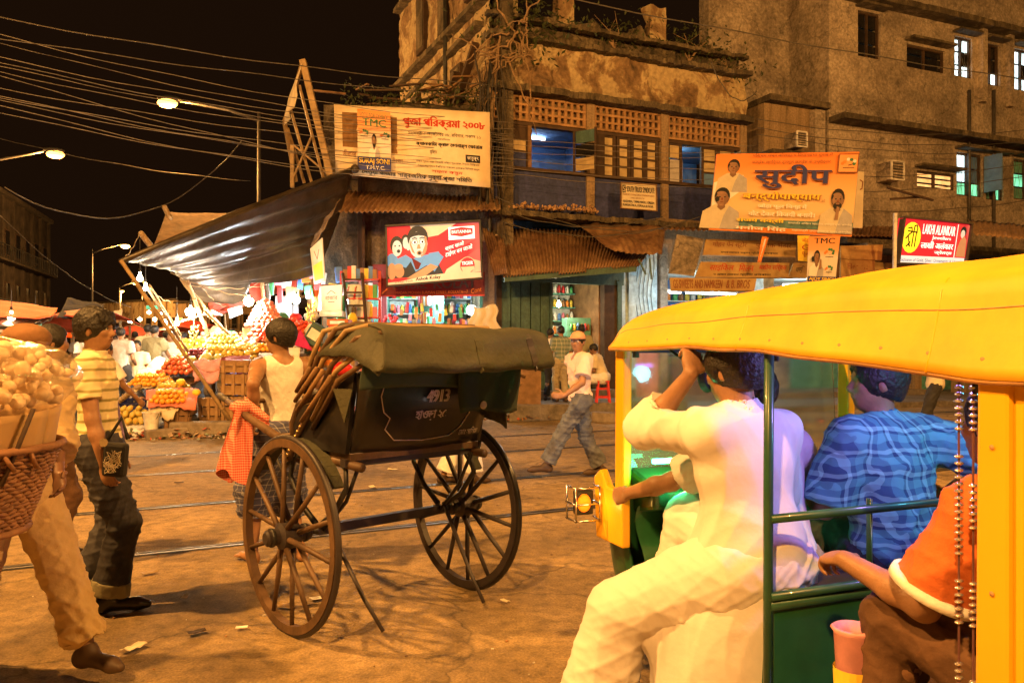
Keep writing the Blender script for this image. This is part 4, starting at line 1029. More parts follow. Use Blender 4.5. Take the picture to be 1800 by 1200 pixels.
for i, x in enumerate((1.2, 3.6, 6.0)):
    a = MB().box((0, 0, 0), (1.0, .05, .05)).build('tube', MATS['tube_glow'], rowb, (x, -.7, 3.05)); lamp('tube_light', (0, .05, -.1), 90, (.85, 1, 1), .2, parent=a)
# garments and bags hanging at the shack front
hm = [MATS['white_cloth'], MATS['grey_cloth'], MATS['pink_cloth'], MATS['orange_cloth'], goods_m[3], goods_m[4]]
for i, (x, y, D, w_, h_) in enumerate(((497, 520, 19, .35, .9), (512, 535, 19.4, .3, .8), (575, 500, 17.6, .32, .6), (560, 505, 18, .3, .55), (600, 520, 17.4, .2, .6), (625, 500, 17.6, .35, .5), (640, 530, 17.6, .3, .7))):
    o = MB().grid(lambda u, v: ((u - .5) * w_ * (1 + .1 * math.sin(v * 5)), .04 * math.sin(u * 14 + v * 3), -h_ * v), 8, 8).build('hanging_cloth', hm[i % 6], None, P(x, y, D), smooth=True); solid(o, .02)
    tag(o, ['white shirt hung at the far left of the lit stall', 'grey shirt hung beside the white one in the lit stall', 'pink cloth hung over the crates below the calendar', 'orange cloth hung behind the paper bag', 'green cloth strip hung right of the paper bag', 'white cloth hung beside the red rack', 'pale cloth hung low in front of the red rack'][i], 'cloth')
cal = Sign('wall_calendar', 'pale calendar poster on the shack wall above the paper bag', 'calendar', (545, 437, 17.5), (566, 418, 17.2), (571, 494, 17.2), (552, 500, 17.5), MATS['cream_cloth'], .02)
cal.rect(.1, .9, .08, .5, MATS['ink_yellow'], 'picture'); cal.stroke([(.3, .85), (.5, .6), (.7, .8)], .02, MATS['ink_brown'])
bag = Sign('paper_bag', 'white paper carrier bag with red print hung over the crates', 'bag', (563, 503, 16.6), (601, 500, 16.6), (600, 545, 16.6), (565, 546, 16.6), MATS['white_cloth'], .1)
bag.text('বাজার', .2, .8, .42, .58, MATS['ink_red']); bag.stroke([(.3, .66), (.5, .8), (.7, .66)], .012, MATS['ink_red']); bag.stroke([(.35, .34), (.65, .34)], .012, MATS['ink_red'])
# red display rack and ladder left of the grocery
rk = thing('display_rack', 'red framed display rack of packets left of the grocery', 'rack', P(640, 690, 17.7) - Vector((0, 0, .1)))
for x in (-.5, .35): MB().box((x, 0, 1.5), (.06, .06, 2.6)).build('post', MATS['red_paint'], rk)
for k in range(6):
    MB().box((-.07, 0, .5 + k * .42), (.86, .3, .03)).build('shelf', MATS['red_paint'], rk); shelf_goods(rk, -.45, .3, -.05, .515 + k * .42, 8, .3, .1, 400 + k, 'box')
ld = thing('ladder', 'dark wooden ladder leaning beside the display rack', 'ladder', P(637, 700, 16.9))
a0, a1 = P(628, 690, 16.9), P(602, 480, 17.5); c0, c1 = P(655, 690, 16.9), P(636, 480, 17.5)
for p, q in ((a0, a1), (c0, c1)): MB().beam(p - ld.location, q - ld.location, .06, .05).build('rail', MATS['dark_wood'], ld)
for k in range(9): MB().beam(a0.lerp(a1, (k + .5) / 9) - ld.location, c0.lerp(c1, (k + .5) / 9) - ld.location, .04).build('rung', MATS['dark_wood'], ld)
# broken roof timber heap above the banner
for i in range(26):
    x = rnd.uniform(600, 860); a = P(x, rnd.uniform(150, 190) - (x - 600) * .08, 19 + rnd.random()); b_ = a + Vector((rnd.uniform(-1, 1), rnd.uniform(-.3, .3), rnd.uniform(-.25, .25)))
    tag(MB().beam((0, 0, 0), b_ - a, rnd.uniform(.04, .1), .04).build('roof_timber', MATS[['dark_wood', 'mid_wood', 'rusty_tin'][i % 3]], loc=a), 'loose dark timber heaped on the roof above the cream banner', 'timber', 'timbers on the roof above the banner')
o = MB().grid(lambda u, v: ((u - .5) * 3.4, v * 1.6, .55 * v + .12 * mnoise.noise((u * 5, v * 3, 1)) - .35 * abs(u - .4)), 30, 8).build('roof_sheet', MATS['mossy'], None, P(735, 185, 18.9)); solid(o, .04); tag(o, 'sagging weedy roof sheet above the cream banner', 'roof')
tag(leaves(500, lambda: P(rnd.uniform(600, 860), rnd.gauss(172, 12), 19.0 + rnd.random() * .5), .06).build('weeds', MATS['leaf']), kind='stuff')
# wooden hoarding skeleton with torn cloth
hs = thing('hoarding_frame', 'tall triangular wooden hoarding frame with torn cloth above the shacks', 'frame', P(540, 330, 17.5))
def hb(a, b_, w_=.07): MB().beam(P(*a) - hs.location, P(*b_) - hs.location, w_, w_).build('pole', MATS['bamboo'], hs)
hb((532, 106, 17.2), (583, 318, 17.2), .13); hb((533, 108, 17.2), (500, 215, 17.6)); hb((500, 215, 17.6), (520, 320, 17.8)); hb((526, 150, 17.3), (570, 320, 17.6), .05); hb((510, 190, 17.5), (548, 322, 17.8), .05)
hb((516, 255, 17.6), (575, 305, 17.6), .04); hb((512, 320, 17.6), (548, 240, 17.5), .04); hb((505, 225, 17.6), (535, 322, 18), .05); hb((514, 330, 17.6), (514, 255, 17.6), .08)
b = MB()
cl = [P(531, 112, 17.1), P(526, 130, 17.1), P(521, 150, 17.15), P(523, 168, 17.2), P(517, 190, 17.2), P(508, 196, 17.3), P(511, 210, 17.3), P(500, 220, 17.5), P(501, 205, 17.5), P(508, 172, 17.4), P(520, 140, 17.2)]
b.add([p - hs.location for p in cl], [tuple(range(len(cl)))]); o = b.build('torn_cloth', MATS['cream_cloth'], hs); solid(o, .01)

# ================================================================== signs
s = Sign('cloth_banner', 'large cream cloth banner with red and black Bengali lettering', 'banner', (587, 184, 17.6), (861, 197, 17.8), (862, 330, 17.8), (590, 306, 17.6), MATS['banner_cloth'], .012, bulge=.03)
s.rect(.05, .15, .40, .90, MATS['banner_brown']); s.rect(.36, .40, .36, .86, MATS['banner_brown'])
s.text('পুজা পরিক্রমা ২০০৮', .44, .965, .72, .90, MATS['ink_red'], bold=.006); s.text('মহাষষ্ঠী ৫ অক্টোবর ০৮, রবিবার, সকাল ১১', .47, .94, .62, .69, MATS['ink_black']); s.text('সহযোগিতায়', .66, .74, .575, .61, MATS['ink_black'])
s.text('ক্যালকাটা ব্লাড ডোনার্স ফোরাম', .52, .95, .48, .56, MATS['ink_black'], bold=.003); s.rect(.84, .935, .31, .41, MATS['ink_black']); s.text('কারুকৃৎ', .85, .925, .33, .39, MATS['ink_white'])
s.text('মুক্তি', .61, .655, .38, .45, MATS['ink_black']); s.text('রক্ত সূচনা ধর্ম বিরোধী শক্তি দূর হোক, উন্নত চিকিৎসা', .52, .93, .26, .30, MATS['ink_black']); s.text('উক্ত অনুষ্ঠানে উপস্থিত থাকবেন এলাকার বিশিষ্ট মানুষ', .53, .93, .20, .24, MATS['ink_black']); s.text('সফল করুন', .62, .82, .12, .17, MATS['ink_red'])
s.text('জীবনের', .05, .135, .26, .36, MATS['ink_brown']); s.text('নির্বাচন', .37, .435, .22, .30, MATS['ink_brown']); s.text('নেতুয়া বাজার সার্বজনিক দুর্গা পূজা সমিতি', .17, .88, .02, .11, MATS['ink_black'], bold=.002)
def tree_emblem(s, cu, cv, r, ar, mats):
    s.stroke([(cu - r * .1, cv - r), (cu, cv), (cu - r * .6, cv + r * .3)], .02 * r * 10 * s.W * .06, MATS['ink_black'], 'emblem'); s.stroke([(cu, cv - r * .2), (cu + r * .6, cv + r * .1)], .012 * s.W * .5, MATS['ink_black'], 'emblem')
    for dx, dy, m in ((-.6, .4, mats[0]), (-.1, .8, mats[1]), (.35, .75, mats[2]), (.75, .1, mats[2]), (-.9, .15, mats[0]), (.8, .5, mats[1])):
        s.ell(cu + dx * r, cv + dy * r * ar, r * .26, r * .26 * ar, MATS[m], 'emblem', 12)
    s.stroke([(cu - r * .8, cv - r * ar * .55), (cu + r * .8, cv - r * ar * .55)], .012, MATS['ink_black'], 'emblem')
def portrait(s, cu, cv, h, ar, shirt, skin='skin_brown', hair='ink_black', beard=False):
    """generic head and shoulders, h in v units, ar = u per v"""
    s.poly([(cu - .55 * h * ar, cv - .75 * h), (cu + .55 * h * ar, cv - .75 * h), (cu + .5 * h * ar, cv - .2 * h), (cu + .2 * h * ar, cv + .02 * h), (cu - .2 * h * ar, cv + .02 * h), (cu - .5 * h * ar, cv - .2 * h)], MATS[shirt], 'picture')
    s.poly([(cu, cv - .75 * h), (cu + .55 * h * ar, cv - .75 * h), (cu + .5 * h * ar, cv - .2 * h), (cu + .22 * h * ar, cv), (cu + .1 * h * ar, cv - .3 * h)], MATS['grey_cloth'], 'picture')
    s.ell(cu, cv + .30 * h, .215 * h * ar, .29 * h, MATS[hair], 'picture'); s.poly([(cu - .09 * h * ar, cv + .1 * h), (cu + .09 * h * ar, cv + .1 * h), (cu + .11 * h * ar, cv - .06 * h), (cu, cv - .16 * h), (cu - .11 * h * ar, cv - .06 * h)], MATS['skin_dark'], 'picture')
    for d in (-1, 1): s.ell(cu + d * .172 * h * ar, cv + .22 * h, .03 * h * ar, .06 * h, MATS['skin_dark'], 'picture', 10)
    s.ell(cu, cv + .22 * h, .17 * h * ar, .24 * h, MATS[skin], 'picture'); s.ell(cu + .05 * h * ar, cv + .21 * h, .12 * h * ar, .20 * h, MATS['skin_dark'], 'picture', a0=-1.5, a1=1.5); s.ell(cu - .03 * h * ar, cv + .40 * h, .13 * h * ar, .06 * h, MATS['skin_brown'], 'picture')
    if beard: s.ell(cu, cv + .07 * h, .14 * h * ar, .10 * h, MATS[hair], 'picture'); s.ell(cu, cv + .13 * h, .06 * h * ar, .03 * h, MATS[skin], 'picture')
    for d in (-1, 1): s.ell(cu + d * .07 * h * ar, cv + .27 * h, .03 * h * ar, .02 * h, MATS['ink_black'], 'picture', 8)
    s.poly([(cu - .02 * h * ar, cv + .25 * h), (cu - .035 * h * ar, cv + .17 * h), (cu + .035 * h * ar, cv + .17 * h), (cu + .02 * h * ar, cv + .25 * h)], MATS['ink_brown'], 'picture'); s.ell(cu, cv + .11 * h, .05 * h * ar, .012 * h, MATS['ink_brown'], 'picture', 10)
s = Sign('party_poster', 'narrow orange and white election poster pinned on the cream banner', 'poster', (628, 191, 17.45), (686, 198, 17.5), (688, 303, 17.5), (629, 299, 17.45), MATS['tmc_print'], .008)
s.text('VOTE FOR SYMBOL', .06, .94, .88, .95, MATS['ink_green'], rise=-.01); s.text('TMC', .16, .86, .74, .86, MATS['ink_green'], bold=.012)
tree_emblem(s, .2, .60, .13, .55, ['ink_orange', 'ink_green', 'ink_green']); tree_emblem(s, .83, .58, .13, .55, ['ink_orange', 'ink_green', 'ink_green']); portrait(s, .5, .40, .36, .9, 'ink_white', beard=True)
s.rect(0, 1, 0, .22, MATS['ink_blue']); s.text('SURAJ SONI', .05, .95, .09, .20, MATS['ink_yellow'], bold=.008); s.text('T.M.Y.C.', .25, .82, .02, .08, MATS['ink_white'], bold=.005)
# backlit biscuit board
s = Sign('lit_signboard', 'glowing red biscuit advertising board with boys over the grocery', 'signboard', (679, 398, 17.4), (843, 389, 17.6), (847, 489, 17.6), (681, 503, 17.4), MATS['backlit_red'], .16, frame=MATS['iron'], fw=.035)
L = lambda n: MATS[n]
s.poly([(.25, .99), (.75, .99), (.55, .8), (.3, .75)], L('lit_cream'), 'picture'); s.poly([(.55, .35), (1, .75), (1, .55), (.6, .18)], L('backlit_red'), 'picture')
s.poly([(0, .12), (.60, .12), (.52, .40), (.1, .45), (0, .4)], L('lit_dark'), 'picture')
s.ell(.035 + .02, .42, .06, .12, L('lit_blue'), 'picture'); s.ell(.05, .24, .045, .14, L('lit_skin2'), 'picture'); s.ell(.13, .22, .05, .10, L('lit_skin2'), 'picture')
s.ell(.20, .74, .045, .11, L('lit_dark'), 'picture'); s.ell(.205, .70, .035, .10, L('lit_skin'), 'picture')
s.ell(.105, .68, .068, .15, L('lit_dark'), 'picture'); s.ell(.11, .62, .052, .135, L('lit_skin'), 'picture'); s.ell(.125, .57, .018, .03, L('lit_dark'), 'picture')
for d in (-.02, .025): s.ell(.11 + d, .66, .009, .012, L('lit_dark'), 'picture', 8)
s.poly([(.07, .42), (.2, .5), (.27, .42), (.2, .28), (.1, .34)], L('lit_blue'), 'picture'); s.poly([(.24, .42), (.42, .48), (.55, .5), (.60, .42), (.50, .18), (.42, .30), (.3, .2)], L('lit_blue'), 'picture')
s.poly([(.26, .45), (.36, .34), (.40, .46), (.33, .24), (.30, .24)], L('maroon'), 'picture')
s.poly([(.20, .10), (.46, .32), (.54, .26), (.36, .08)], L('lit_skin2'), 'picture'); s.ell(.12, .30, .05, .06, L('lit_skin2'), 'picture')
s.poly([(.44, .50), (.55, .52), (.57, .43), (.5, .38)], L('lit_blue'), 'picture'); 
s.ell(.33, .78, .11, .20, L('lit_dark'), 'picture'); s.ell(.335, .66, .098, .225, L('lit_skin'), 'picture'); s.ell(.228, .62, .018, .05, L('lit_skin'), 'picture'); s.ell(.355, .64, .075, .19, L('lit_skin2'), 'picture', a0=-1.5, a1=1.3); s.ell(.335, .665, .082, .20, L('lit_skin'), 'picture'); s.poly([(.25, .78), (.28, .86), (.34, .885), (.40, .86), (.43, .76), (.40, .80), (.34, .815), (.28, .80)], L('lit_dark'), 'picture'); s.poly([(.30, .46), (.37, .46), (.40, .38), (.34, .30), (.29, .38)], L('lit_skin2'), 'picture', layer=14)
s.poly([(.39, .52), (.43, .62), (.425, .78), (.40, .80), (.41, .66), (.37, .50)], L('lit_skin2'), 'picture'); s.poly([(.27, .54), (.245, .66), (.255, .76), (.262, .66), (.30, .50)], L('lit_skin2'), 'picture')
for d in (-.038, .042):
    s.ell(.335 + d, .702, .033, .042, L('lit_skin2'), 'picture', 12); s.ell(.335 + d, .70, .025, .032, L('lit_text'), 'picture', 12); s.ell(.338 + d, .70, .013, .022, L('lit_black'), 'picture', 10); s.stroke([(.335 + d - .025, .76), (.335 + d, .775), (.335 + d + .025, .76)], .02, L('lit_dark'), 'picture')
s.poly([(.33, .66), (.318, .585), (.36, .585), (.35, .66)], L('lit_skin2'), 'picture'); s.ell(.345, .515, .028, .04, L('lit_skin2'), 'picture', 12); s.ell(.345, .512, .017, .026, L('lit_black'), 'picture', 12)
s.rect(.66, .94, .70, .92, L('lit_text'), 'logo'); s.poly([(.68, .88), (.80, .91), (.92, .88), (.92, .78), (.80, .745), (.68, .78)], L('lit_red'), 'logo'); s.text('BRITANNIA', .695, .905, .805, .86, L('lit_text'), bold=.001); s.ell(.795, .785, .02, .012, MATS['ink_green'], 'logo')
s.text('स्वाद खाओ', .62, .82, .50, .60, L('lit_text'), rise=.08, bold=.001); s.text('टाईगर बन जाओ', .62, .91, .40, .50, L('lit_text'), rise=.12, bold=.001); s.poly([(.60, .12), (1, .12), (1, .30), (.78, .42), (.66, .3)], L('lit_cream'), 'picture', layer=1)
s.ell(.85, .24, .085, .15, L('lit_cream'), 'logo'); s.ell(.85, .24, .078, .14, L('lit_red'), 'logo'); s.poly([(.78, .22), (.92, .22), (.92, .17), (.86, .10), (.80, .13)], L('lit_cream'), 'logo'); s.text('TIGER', .79, .91, .25, .31, L('lit_text'), bold=.002)
s.poly([(0, 0), (1, 0), (1, .10), (.75, .14), (.4, .12), (.15, .06), (0, .05)], L('lit_cream'), 'print'); s.text('Ashok Kolay', .30, .56, .03, .10, L('ink_black'), rise=.01, bold=.003); s.text('always fresh', .08, .27, .025, .07, L('ink_brown'))
lamp('sign_light', P(760, 440, 16.9), 6, (.9, 1, 1), .4)
s = Sign('painted_signboard', 'maroon painted shop board with pale lettering below the glowing sign', 'signboard', (664, 490, 17.95), (852, 478, 18.1), (852, 520, 18.1), (666, 521, 17.95), MATS['maroon'], .05)
s.text('ASHOKE', .14, .45, .38, .80, MATS['pole_metal'], bold=.005); s.text('KOLAY', .52, .92, .36, .85, MATS['pole_metal'], bold=.006); s.text('MADAN MOHAN BURMAN STREET, KOLKATA—7', .16, .84, .10, .26, MATS['ink_orange']); s.text('Cont', .87, .97, .10, .3, MATS['ink_orange'], rise=.1); s.stroke([(.03, .15), (.08, .4)], .03, MATS['ink_orange']); s.rect(0, 1, 0, .05, MATS['red_paint'])
# truck syndicate board
s = Sign('office_signboard', 'small cream office board with black lettering on the blue wall', 'signboard', (1091, 321, 19.5), (1153, 325, 19.8), (1154, 371, 19.8), (1091, 366, 19.5), MATS['cream_cloth'], .03, frame=MATS['mid_wood'], fw=.02)
s.rect(.05, .14, .62, .92, MATS['ink_black'], 'logo'); s.text('S', .065, .125, .66, .88, MATS['cream_cloth'], bold=.006); s.text('SOUTH TRUCK SYNDICATE', .17, .95, .66, .88, MATS['ink_black'], bold=.004); s.text('TRANSPORT CONTRACTORS & COMMISSION AGENTS', .05, .94, .52, .59, MATS['ink_brown']); s.text('DAILY SERVICE TO', .28, .66, .41, .46, MATS['ink_brown'])
s.text('ANDHRA, TAMILNADU, ORISSA', .06, .94, .23, .34, MATS['ink_black'], bold=.002); s.text('KARNATAKA, KERALA & GOA', .06, .90, .09, .20, MATS['ink_black'], bold=.002)
# big orange election hoarding
s = Sign('election_hoarding', 'large tilted orange election hoarding with Hindi lettering and portraits', 'hoarding', (1260, 271, 19.2), (1511, 267, 19.6), (1497, 416, 19.4), (1246, 404, 19.0), MATS['poster_print'], .05)
s.poly([(.2, .12), (.84, .12), (.8, .30), (.72, .40), (.5, .34), (.3, .28)], MATS['poster_teal']); s.rect(0, 1, 0, .06, MATS['ink_orange']); s.rect(.14, 1, .06, .16, MATS['poster_teal'])
s.poly([(0, .62), (.10, .70), (.2, .72), (.18, .5), (.08, .35), (0, .3)], MATS['ink_white'], 'picture'); s.poly([(.03, .58), (.14, .74), (.18, .73), (.06, .52)], MATS['grey_cloth'], 'picture')
portrait(s, .125, .74, .32, .62, 'cream_cloth'); portrait(s, .065, .32, .40, .62, 'cream_cloth'); s.ell(.032, .40, .014, .035, MATS['ink_black'], 'picture')
portrait(s, .87, .32, .40, .56, 'cream_cloth', beard=True); s.poly([(.855, .18), (.88, .18), (.885, .33), (.865, .34)], MATS['skin_brown'], 'picture')
s.rect(.845, .99, .74, .97, MATS['ink_brown'], 'emblem'); s.rect(.852, .983, .752, .958, MATS['poster_orange'], 'emblem'); tree_emblem(s, .92, .84, .05, 1.5, ['ink_orange', 'ink_white', 'ink_green'])
s.text('पश्चिम मध्य कोलकाता विधानसभा चुनाव में', .24, .80, .93, .985, MATS['ink_brown']); s.text('कांग्रेस समर्थित तृणमूल कांग्रेस के उम्मीदवार', .24, .79, .845, .90, MATS['ink_brown'])
s.text('सुदीप', .275, .805, .53, .83, MATS['ink_brown'], bold=.012); s.text('सुदीप', .27, .80, .54, .84, MATS['ink_blue'], bold=.009); s.text('बन्द्योपाध्याय', .205, .745, .375, .495, MATS['ink_brown'], bold=.009); s.text('बन्द्योपाध्याय', .20, .74, .38, .50, MATS['ink_yellow'], bold=.005); s.text('को', .75, .775, .38, .42, MATS['ink_brown'])
s.text('जोड़ा फूल चिन्ह में', .31, .65, .28, .35, MATS['ink_white'], bold=.004); s.text('वोट देकर विजयी बनायें।', .25, .71, .19, .26, MATS['ink_white'], bold=.004); s.text('संजय वक्सी', .17, .50, .10, .17, MATS['ink_yellow'], bold=.005); s.text('मनोज सिंह', .17, .52, .005, .07, MATS['ink_white'], bold=.005)
s.text('सभापति अखिल भारतीय तृणमूल युवा कांग्रेस', .53, .98, .10, .135, MATS['ink_white']); s.text('महामंत्री उपाध्यक्ष युवा कांग्रेस', .56, .98, .015, .05, MATS['ink_white'])
s = Sign('cream_board', 'plain cream board half hidden behind the orange hoarding', 'board', (1480, 300, 19.9), (1519, 302, 20), (1516, 401, 20), (1480, 399, 19.9), MATS['cream_cloth'], .03); s.stroke([(.82, .85), (.95, .82), (.92, .7), (.84, .68)], .03, MATS['ink_brown'])
# stacked brown boards
def brown(label, q, lines):
    s = Sign('brown_signboard', label, 'signboard', *q, MATS['brown_board'], .05, group='stacked brown painted signboards')
    for l in lines: s.text(l[0], *l[1:5], MATS[l[5]], bold=.002)
brown('upper brown board with red Hindi lettering behind the paper streamer', [(1241, 420, 19.6), (1400, 424, 20.2), (1398, 452, 20.0), (1236, 448, 19.4)], [('मोहन पेन स्टोर', .08, .45, .45, .9, 'ink_brown'), ('पुस्तक भंडार', .55, .95, .45, .9, 'ink_brown'), ('মদন মোহন বর্মন স্ট্রীট কলকাতা', .18, .8, .1, .28, 'ink_black')])
brown('middle brown board with large red Hindi words', [(1232, 460, 19.4), (1388, 462, 20), (1386, 488, 19.8), (1222, 487, 19.2)], [('साइकिल', .12, .38, .4, .92, 'ink_red'), ('मिलन', .44, .6, .4, .92, 'ink_red'), ('मशीन सर्विस', .66, .97, .4, .92, 'ink_red'), ('৭ মদন মোহন স্ট্রীট কলকাতা', .18, .8, .08, .28, 'ink_black')])
brown('lowest dark brown board with faded raised capitals', [(1178, 488, 19.0), (1330, 489, 19.6), (1326, 511, 19.4), (1180, 511, 18.9)], [('GS SWEETS AND NAMKEEN', .03, .6, .2, .85, 'ink_brown'), ('& B. BROS', .65, .93, .2, .85, 'ink_brown')])
brown('pale brown board right of the hanging poster', [(1478, 432, 20.4), (1552, 430, 20.8), (1550, 457, 20.6), (1478, 455, 20.2)], [('হার্ডওয়্যার', .3, .8, .4, .85, 'ink_black')])
brown('cream curved board at the right above the canopy', [(1478, 456, 20.2), (1538, 458, 20.6), (1536, 490, 20.4), (1478, 488, 20)], [('Electric', .2, .8, .5, .8, 'ink_brown')])
brown('brown board corner behind the hanging poster', [(1395, 462, 20.2), (1420, 462, 20.3), (1418, 488, 20.1), (1385, 488, 20)], [('ঘড়ি', .3, .8, .3, .8, 'ink_black')])
s = Sign('cement_board', 'grey slanting cement sheet left of the brown boards', 'board', (1190, 412, 19.6), (1238, 420, 19.7), (1220, 485, 19.3), (1175, 480, 19.2), MATS['grey_wall'], .04)
s = Sign('paper_streamer', 'thin orange paper streamer dangling over the brown boards', 'streamer', (1340, 415, 19.0), (1352, 417, 19.0), (1338, 461, 18.9), (1331, 461, 18.9), MATS['ink_orange'], .006, bulge=.04); s.rect(.4, .6, .1, .9, MATS['ink_white'])
s = Sign('hanging_poster', 'yellow poster mostly hidden behind the TMC poster', 'poster', (1402, 414, 19.1), (1424, 414, 19.2), (1422, 460, 19.2), (1403, 458, 19.1), MATS['ink_yellow'], .008)
for k, tt in enumerate(('जोड़ा', 'G', 'फूल')): s.text(tt, .35, .95, .72 - k * .28, .92 - k * .28, MATS['ink_red'], bold=.01)
s = Sign('party_poster', 'TMC poster with praying woman and AJOY SINGH hanging under the hoarding', 'poster', (1422, 415, 18.9), (1477, 415, 19.0), (1468, 498, 18.95), (1418, 496, 18.85), MATS['tmc_print'], .008)
s.text('TMC', .18, .84, .84, .96, MATS['ink_black'], bold=.01); tree_emblem(s, .70, .62, .16, .75, ['ink_orange', 'ink_green', 'ink_green']); tree_emblem(s, .72, .28, .12, .75, ['ink_orange', 'ink_green', 'ink_green'])
portrait(s, .28, .40, .50, .95, 'ink_white'); s.ell(.14, .50, .05, .06, MATS['ink_black'], 'picture'); s.poly([(.35, .28), (.45, .30), (.42, .5), (.38, .5)], MATS['skin_brown'], 'picture'); s.rect(0, 1, 0, .13, MATS['ink_blue']); s.text('AJOY SINGH', .04, .96, .02, .11, MATS['ink_yellow'], bold=.008)
# red jewellery sign
s = Sign('lit_signboard', 'glowing red jeweller sign with yellow oval and white lettering', 'signboard', (1587, 382, 19.2), (1705, 394, 19.8), (1694, 467, 19.7), (1576, 463, 19.1), MATS['lit_red'], .14, frame=MATS['pole_metal'], fw=.035)
s.rect(0, 1, 0, .18, L('lit_pale')); s.ell(.16, .58, .135, .34, L('lit_yellow'), 'emblem')
for q in ([(.10, .78), (.15, .80), (.16, .70), (.11, .62), (.08, .55)], [(.11, .62), (.15, .38), (.13, .42)], [(.10, .72), (.24, .70)], [(.185, .70), (.18, .38)], [(.225, .70), (.22, .38)], [(.185, .70), (.19, .84), (.22, .86), (.235, .78), (.225, .70)], [(.15, .48), (.10, .38)]): s.stroke(q, .032, MATS['ink_black'], 'lettering', layer=4)
s.text('LAKHI ALANKAR', .31, .79, .68, .90, L('lit_text'), bold=.003); s.text('Jewellers', .46, .74, .55, .65, L('lit_text'), rise=.0, bold=.003); s.text('लाखी अलंकार', .31, .79, .36, .53, L('lit_text'), bold=.006); s.text('ज्वेलर्स', .52, .78, .22, .33, L('lit_text'), bold=.005)
s.text('Exclusive of Gold, Silver Ornaments & Utensils', .03, .96, .04, .13, L('ink_blue')); s.rect(.815, .825, .18, .96, L('lit_text')); s.rect(.83, 1, .18, .96, L('backlit_red'), 'picture')
s.ell(.91, .80, .045, .12, L('lit_dark'), 'picture'); s.ell(.905, .74, .032, .10, L('lit_skin'), 'picture'); s.poly([(.84, .20), (.98, .20), (.97, .6), (.93, .7), (.88, .6), (.85, .4)], L('lit_skin2'), 'picture')
sg = thing('sign_post', 'slim white post holding up the red jeweller sign', 'post', P(1570, 470, 19.1)); MB().beam((0, 0, -2), (0.05, 0, 1.3), .07).build('post', MATS['white_paint'], sg)
# ================================================================== tall building on the right
tb = thing('tall_building', 'tall plain grey-brown building with lit windows on the right', 'building', P1, YU)
T0 = face_tz(1457, 200, 0)[0]; TE = 22
def tx(px, off=0): return face_tz(px, 260, off)[0]
def tbx(name, x0, x1, y0, y1, z0, z1, m, parent=tb, **k): return cbx(name, x0, x1, y0, y1, z0, z1, m, parent, **k)
WIN = []   # px x0,x1, py at left top, bottom, kind
def zof(px, py, off=0): return face_tz(px, py, off)[1]
wins = [(1508, 1548, 22, 102, 'dark'), (1594, 1662, 84, 124, 'dark'), (1678, 1709, 66, 136, 'lit'), (1731, 1758, 78, 150, 'part'), (1780, 1818, 88, 160, 'lit'),
        (1612, 1680, 303, 332, 'warm'), (1682, 1727, 270, 345, 'green'), (1733, 1764, 276, 352, 'green2'), (1782, 1830, 282, 352, 'green2')]
hol = []
for (a, b_, t_, bt, kd) in wins:
    hol.append((tx(a), tx(b_), zof((a + b_) / 2, bt), zof((a + b_) / 2, t_), kd))
# wall cut into bands and piers around the openings
def wall_with_holes(x0, x1, z0, z1, holes, y0, y1, m, parent):
    xs = sorted({x0, x1} | {max(x0, min(x1, h[0])) for h in holes} | {max(x0, min(x1, h[1])) for h in holes})
    b = MB()
    for i in range(len(xs) - 1):
        a, c = xs[i], xs[i + 1]; mid = (a + c) / 2; hs_ = sorted([(h[2], h[3]) for h in holes if h[0] < mid < h[1]]); z = z0
        for (h0, h1) in hs_:
            if h0 > z: b.box(((a + c) / 2, (y0 + y1) / 2, (z + h0) / 2), (c - a, y1 - y0, h0 - z))
            z = h1
        if z1 > z: b.box(((a + c) / 2, (y0 + y1) / 2, (z + z1) / 2), (c - a, y1 - y0, z1 - z))
    return b.build('wall', m, parent)
wall_with_holes(T0, TE, 4.6, 16, hol, 0, .3, MATS['grey_wall'], tb)
tbx('side_wall', T0, T0 + .3, .3, 6, 4.6, 16, 'grey_wall'); tbx('back_wall', T0, TE, 6, 6.2, 0, 16, 'grey_wall')
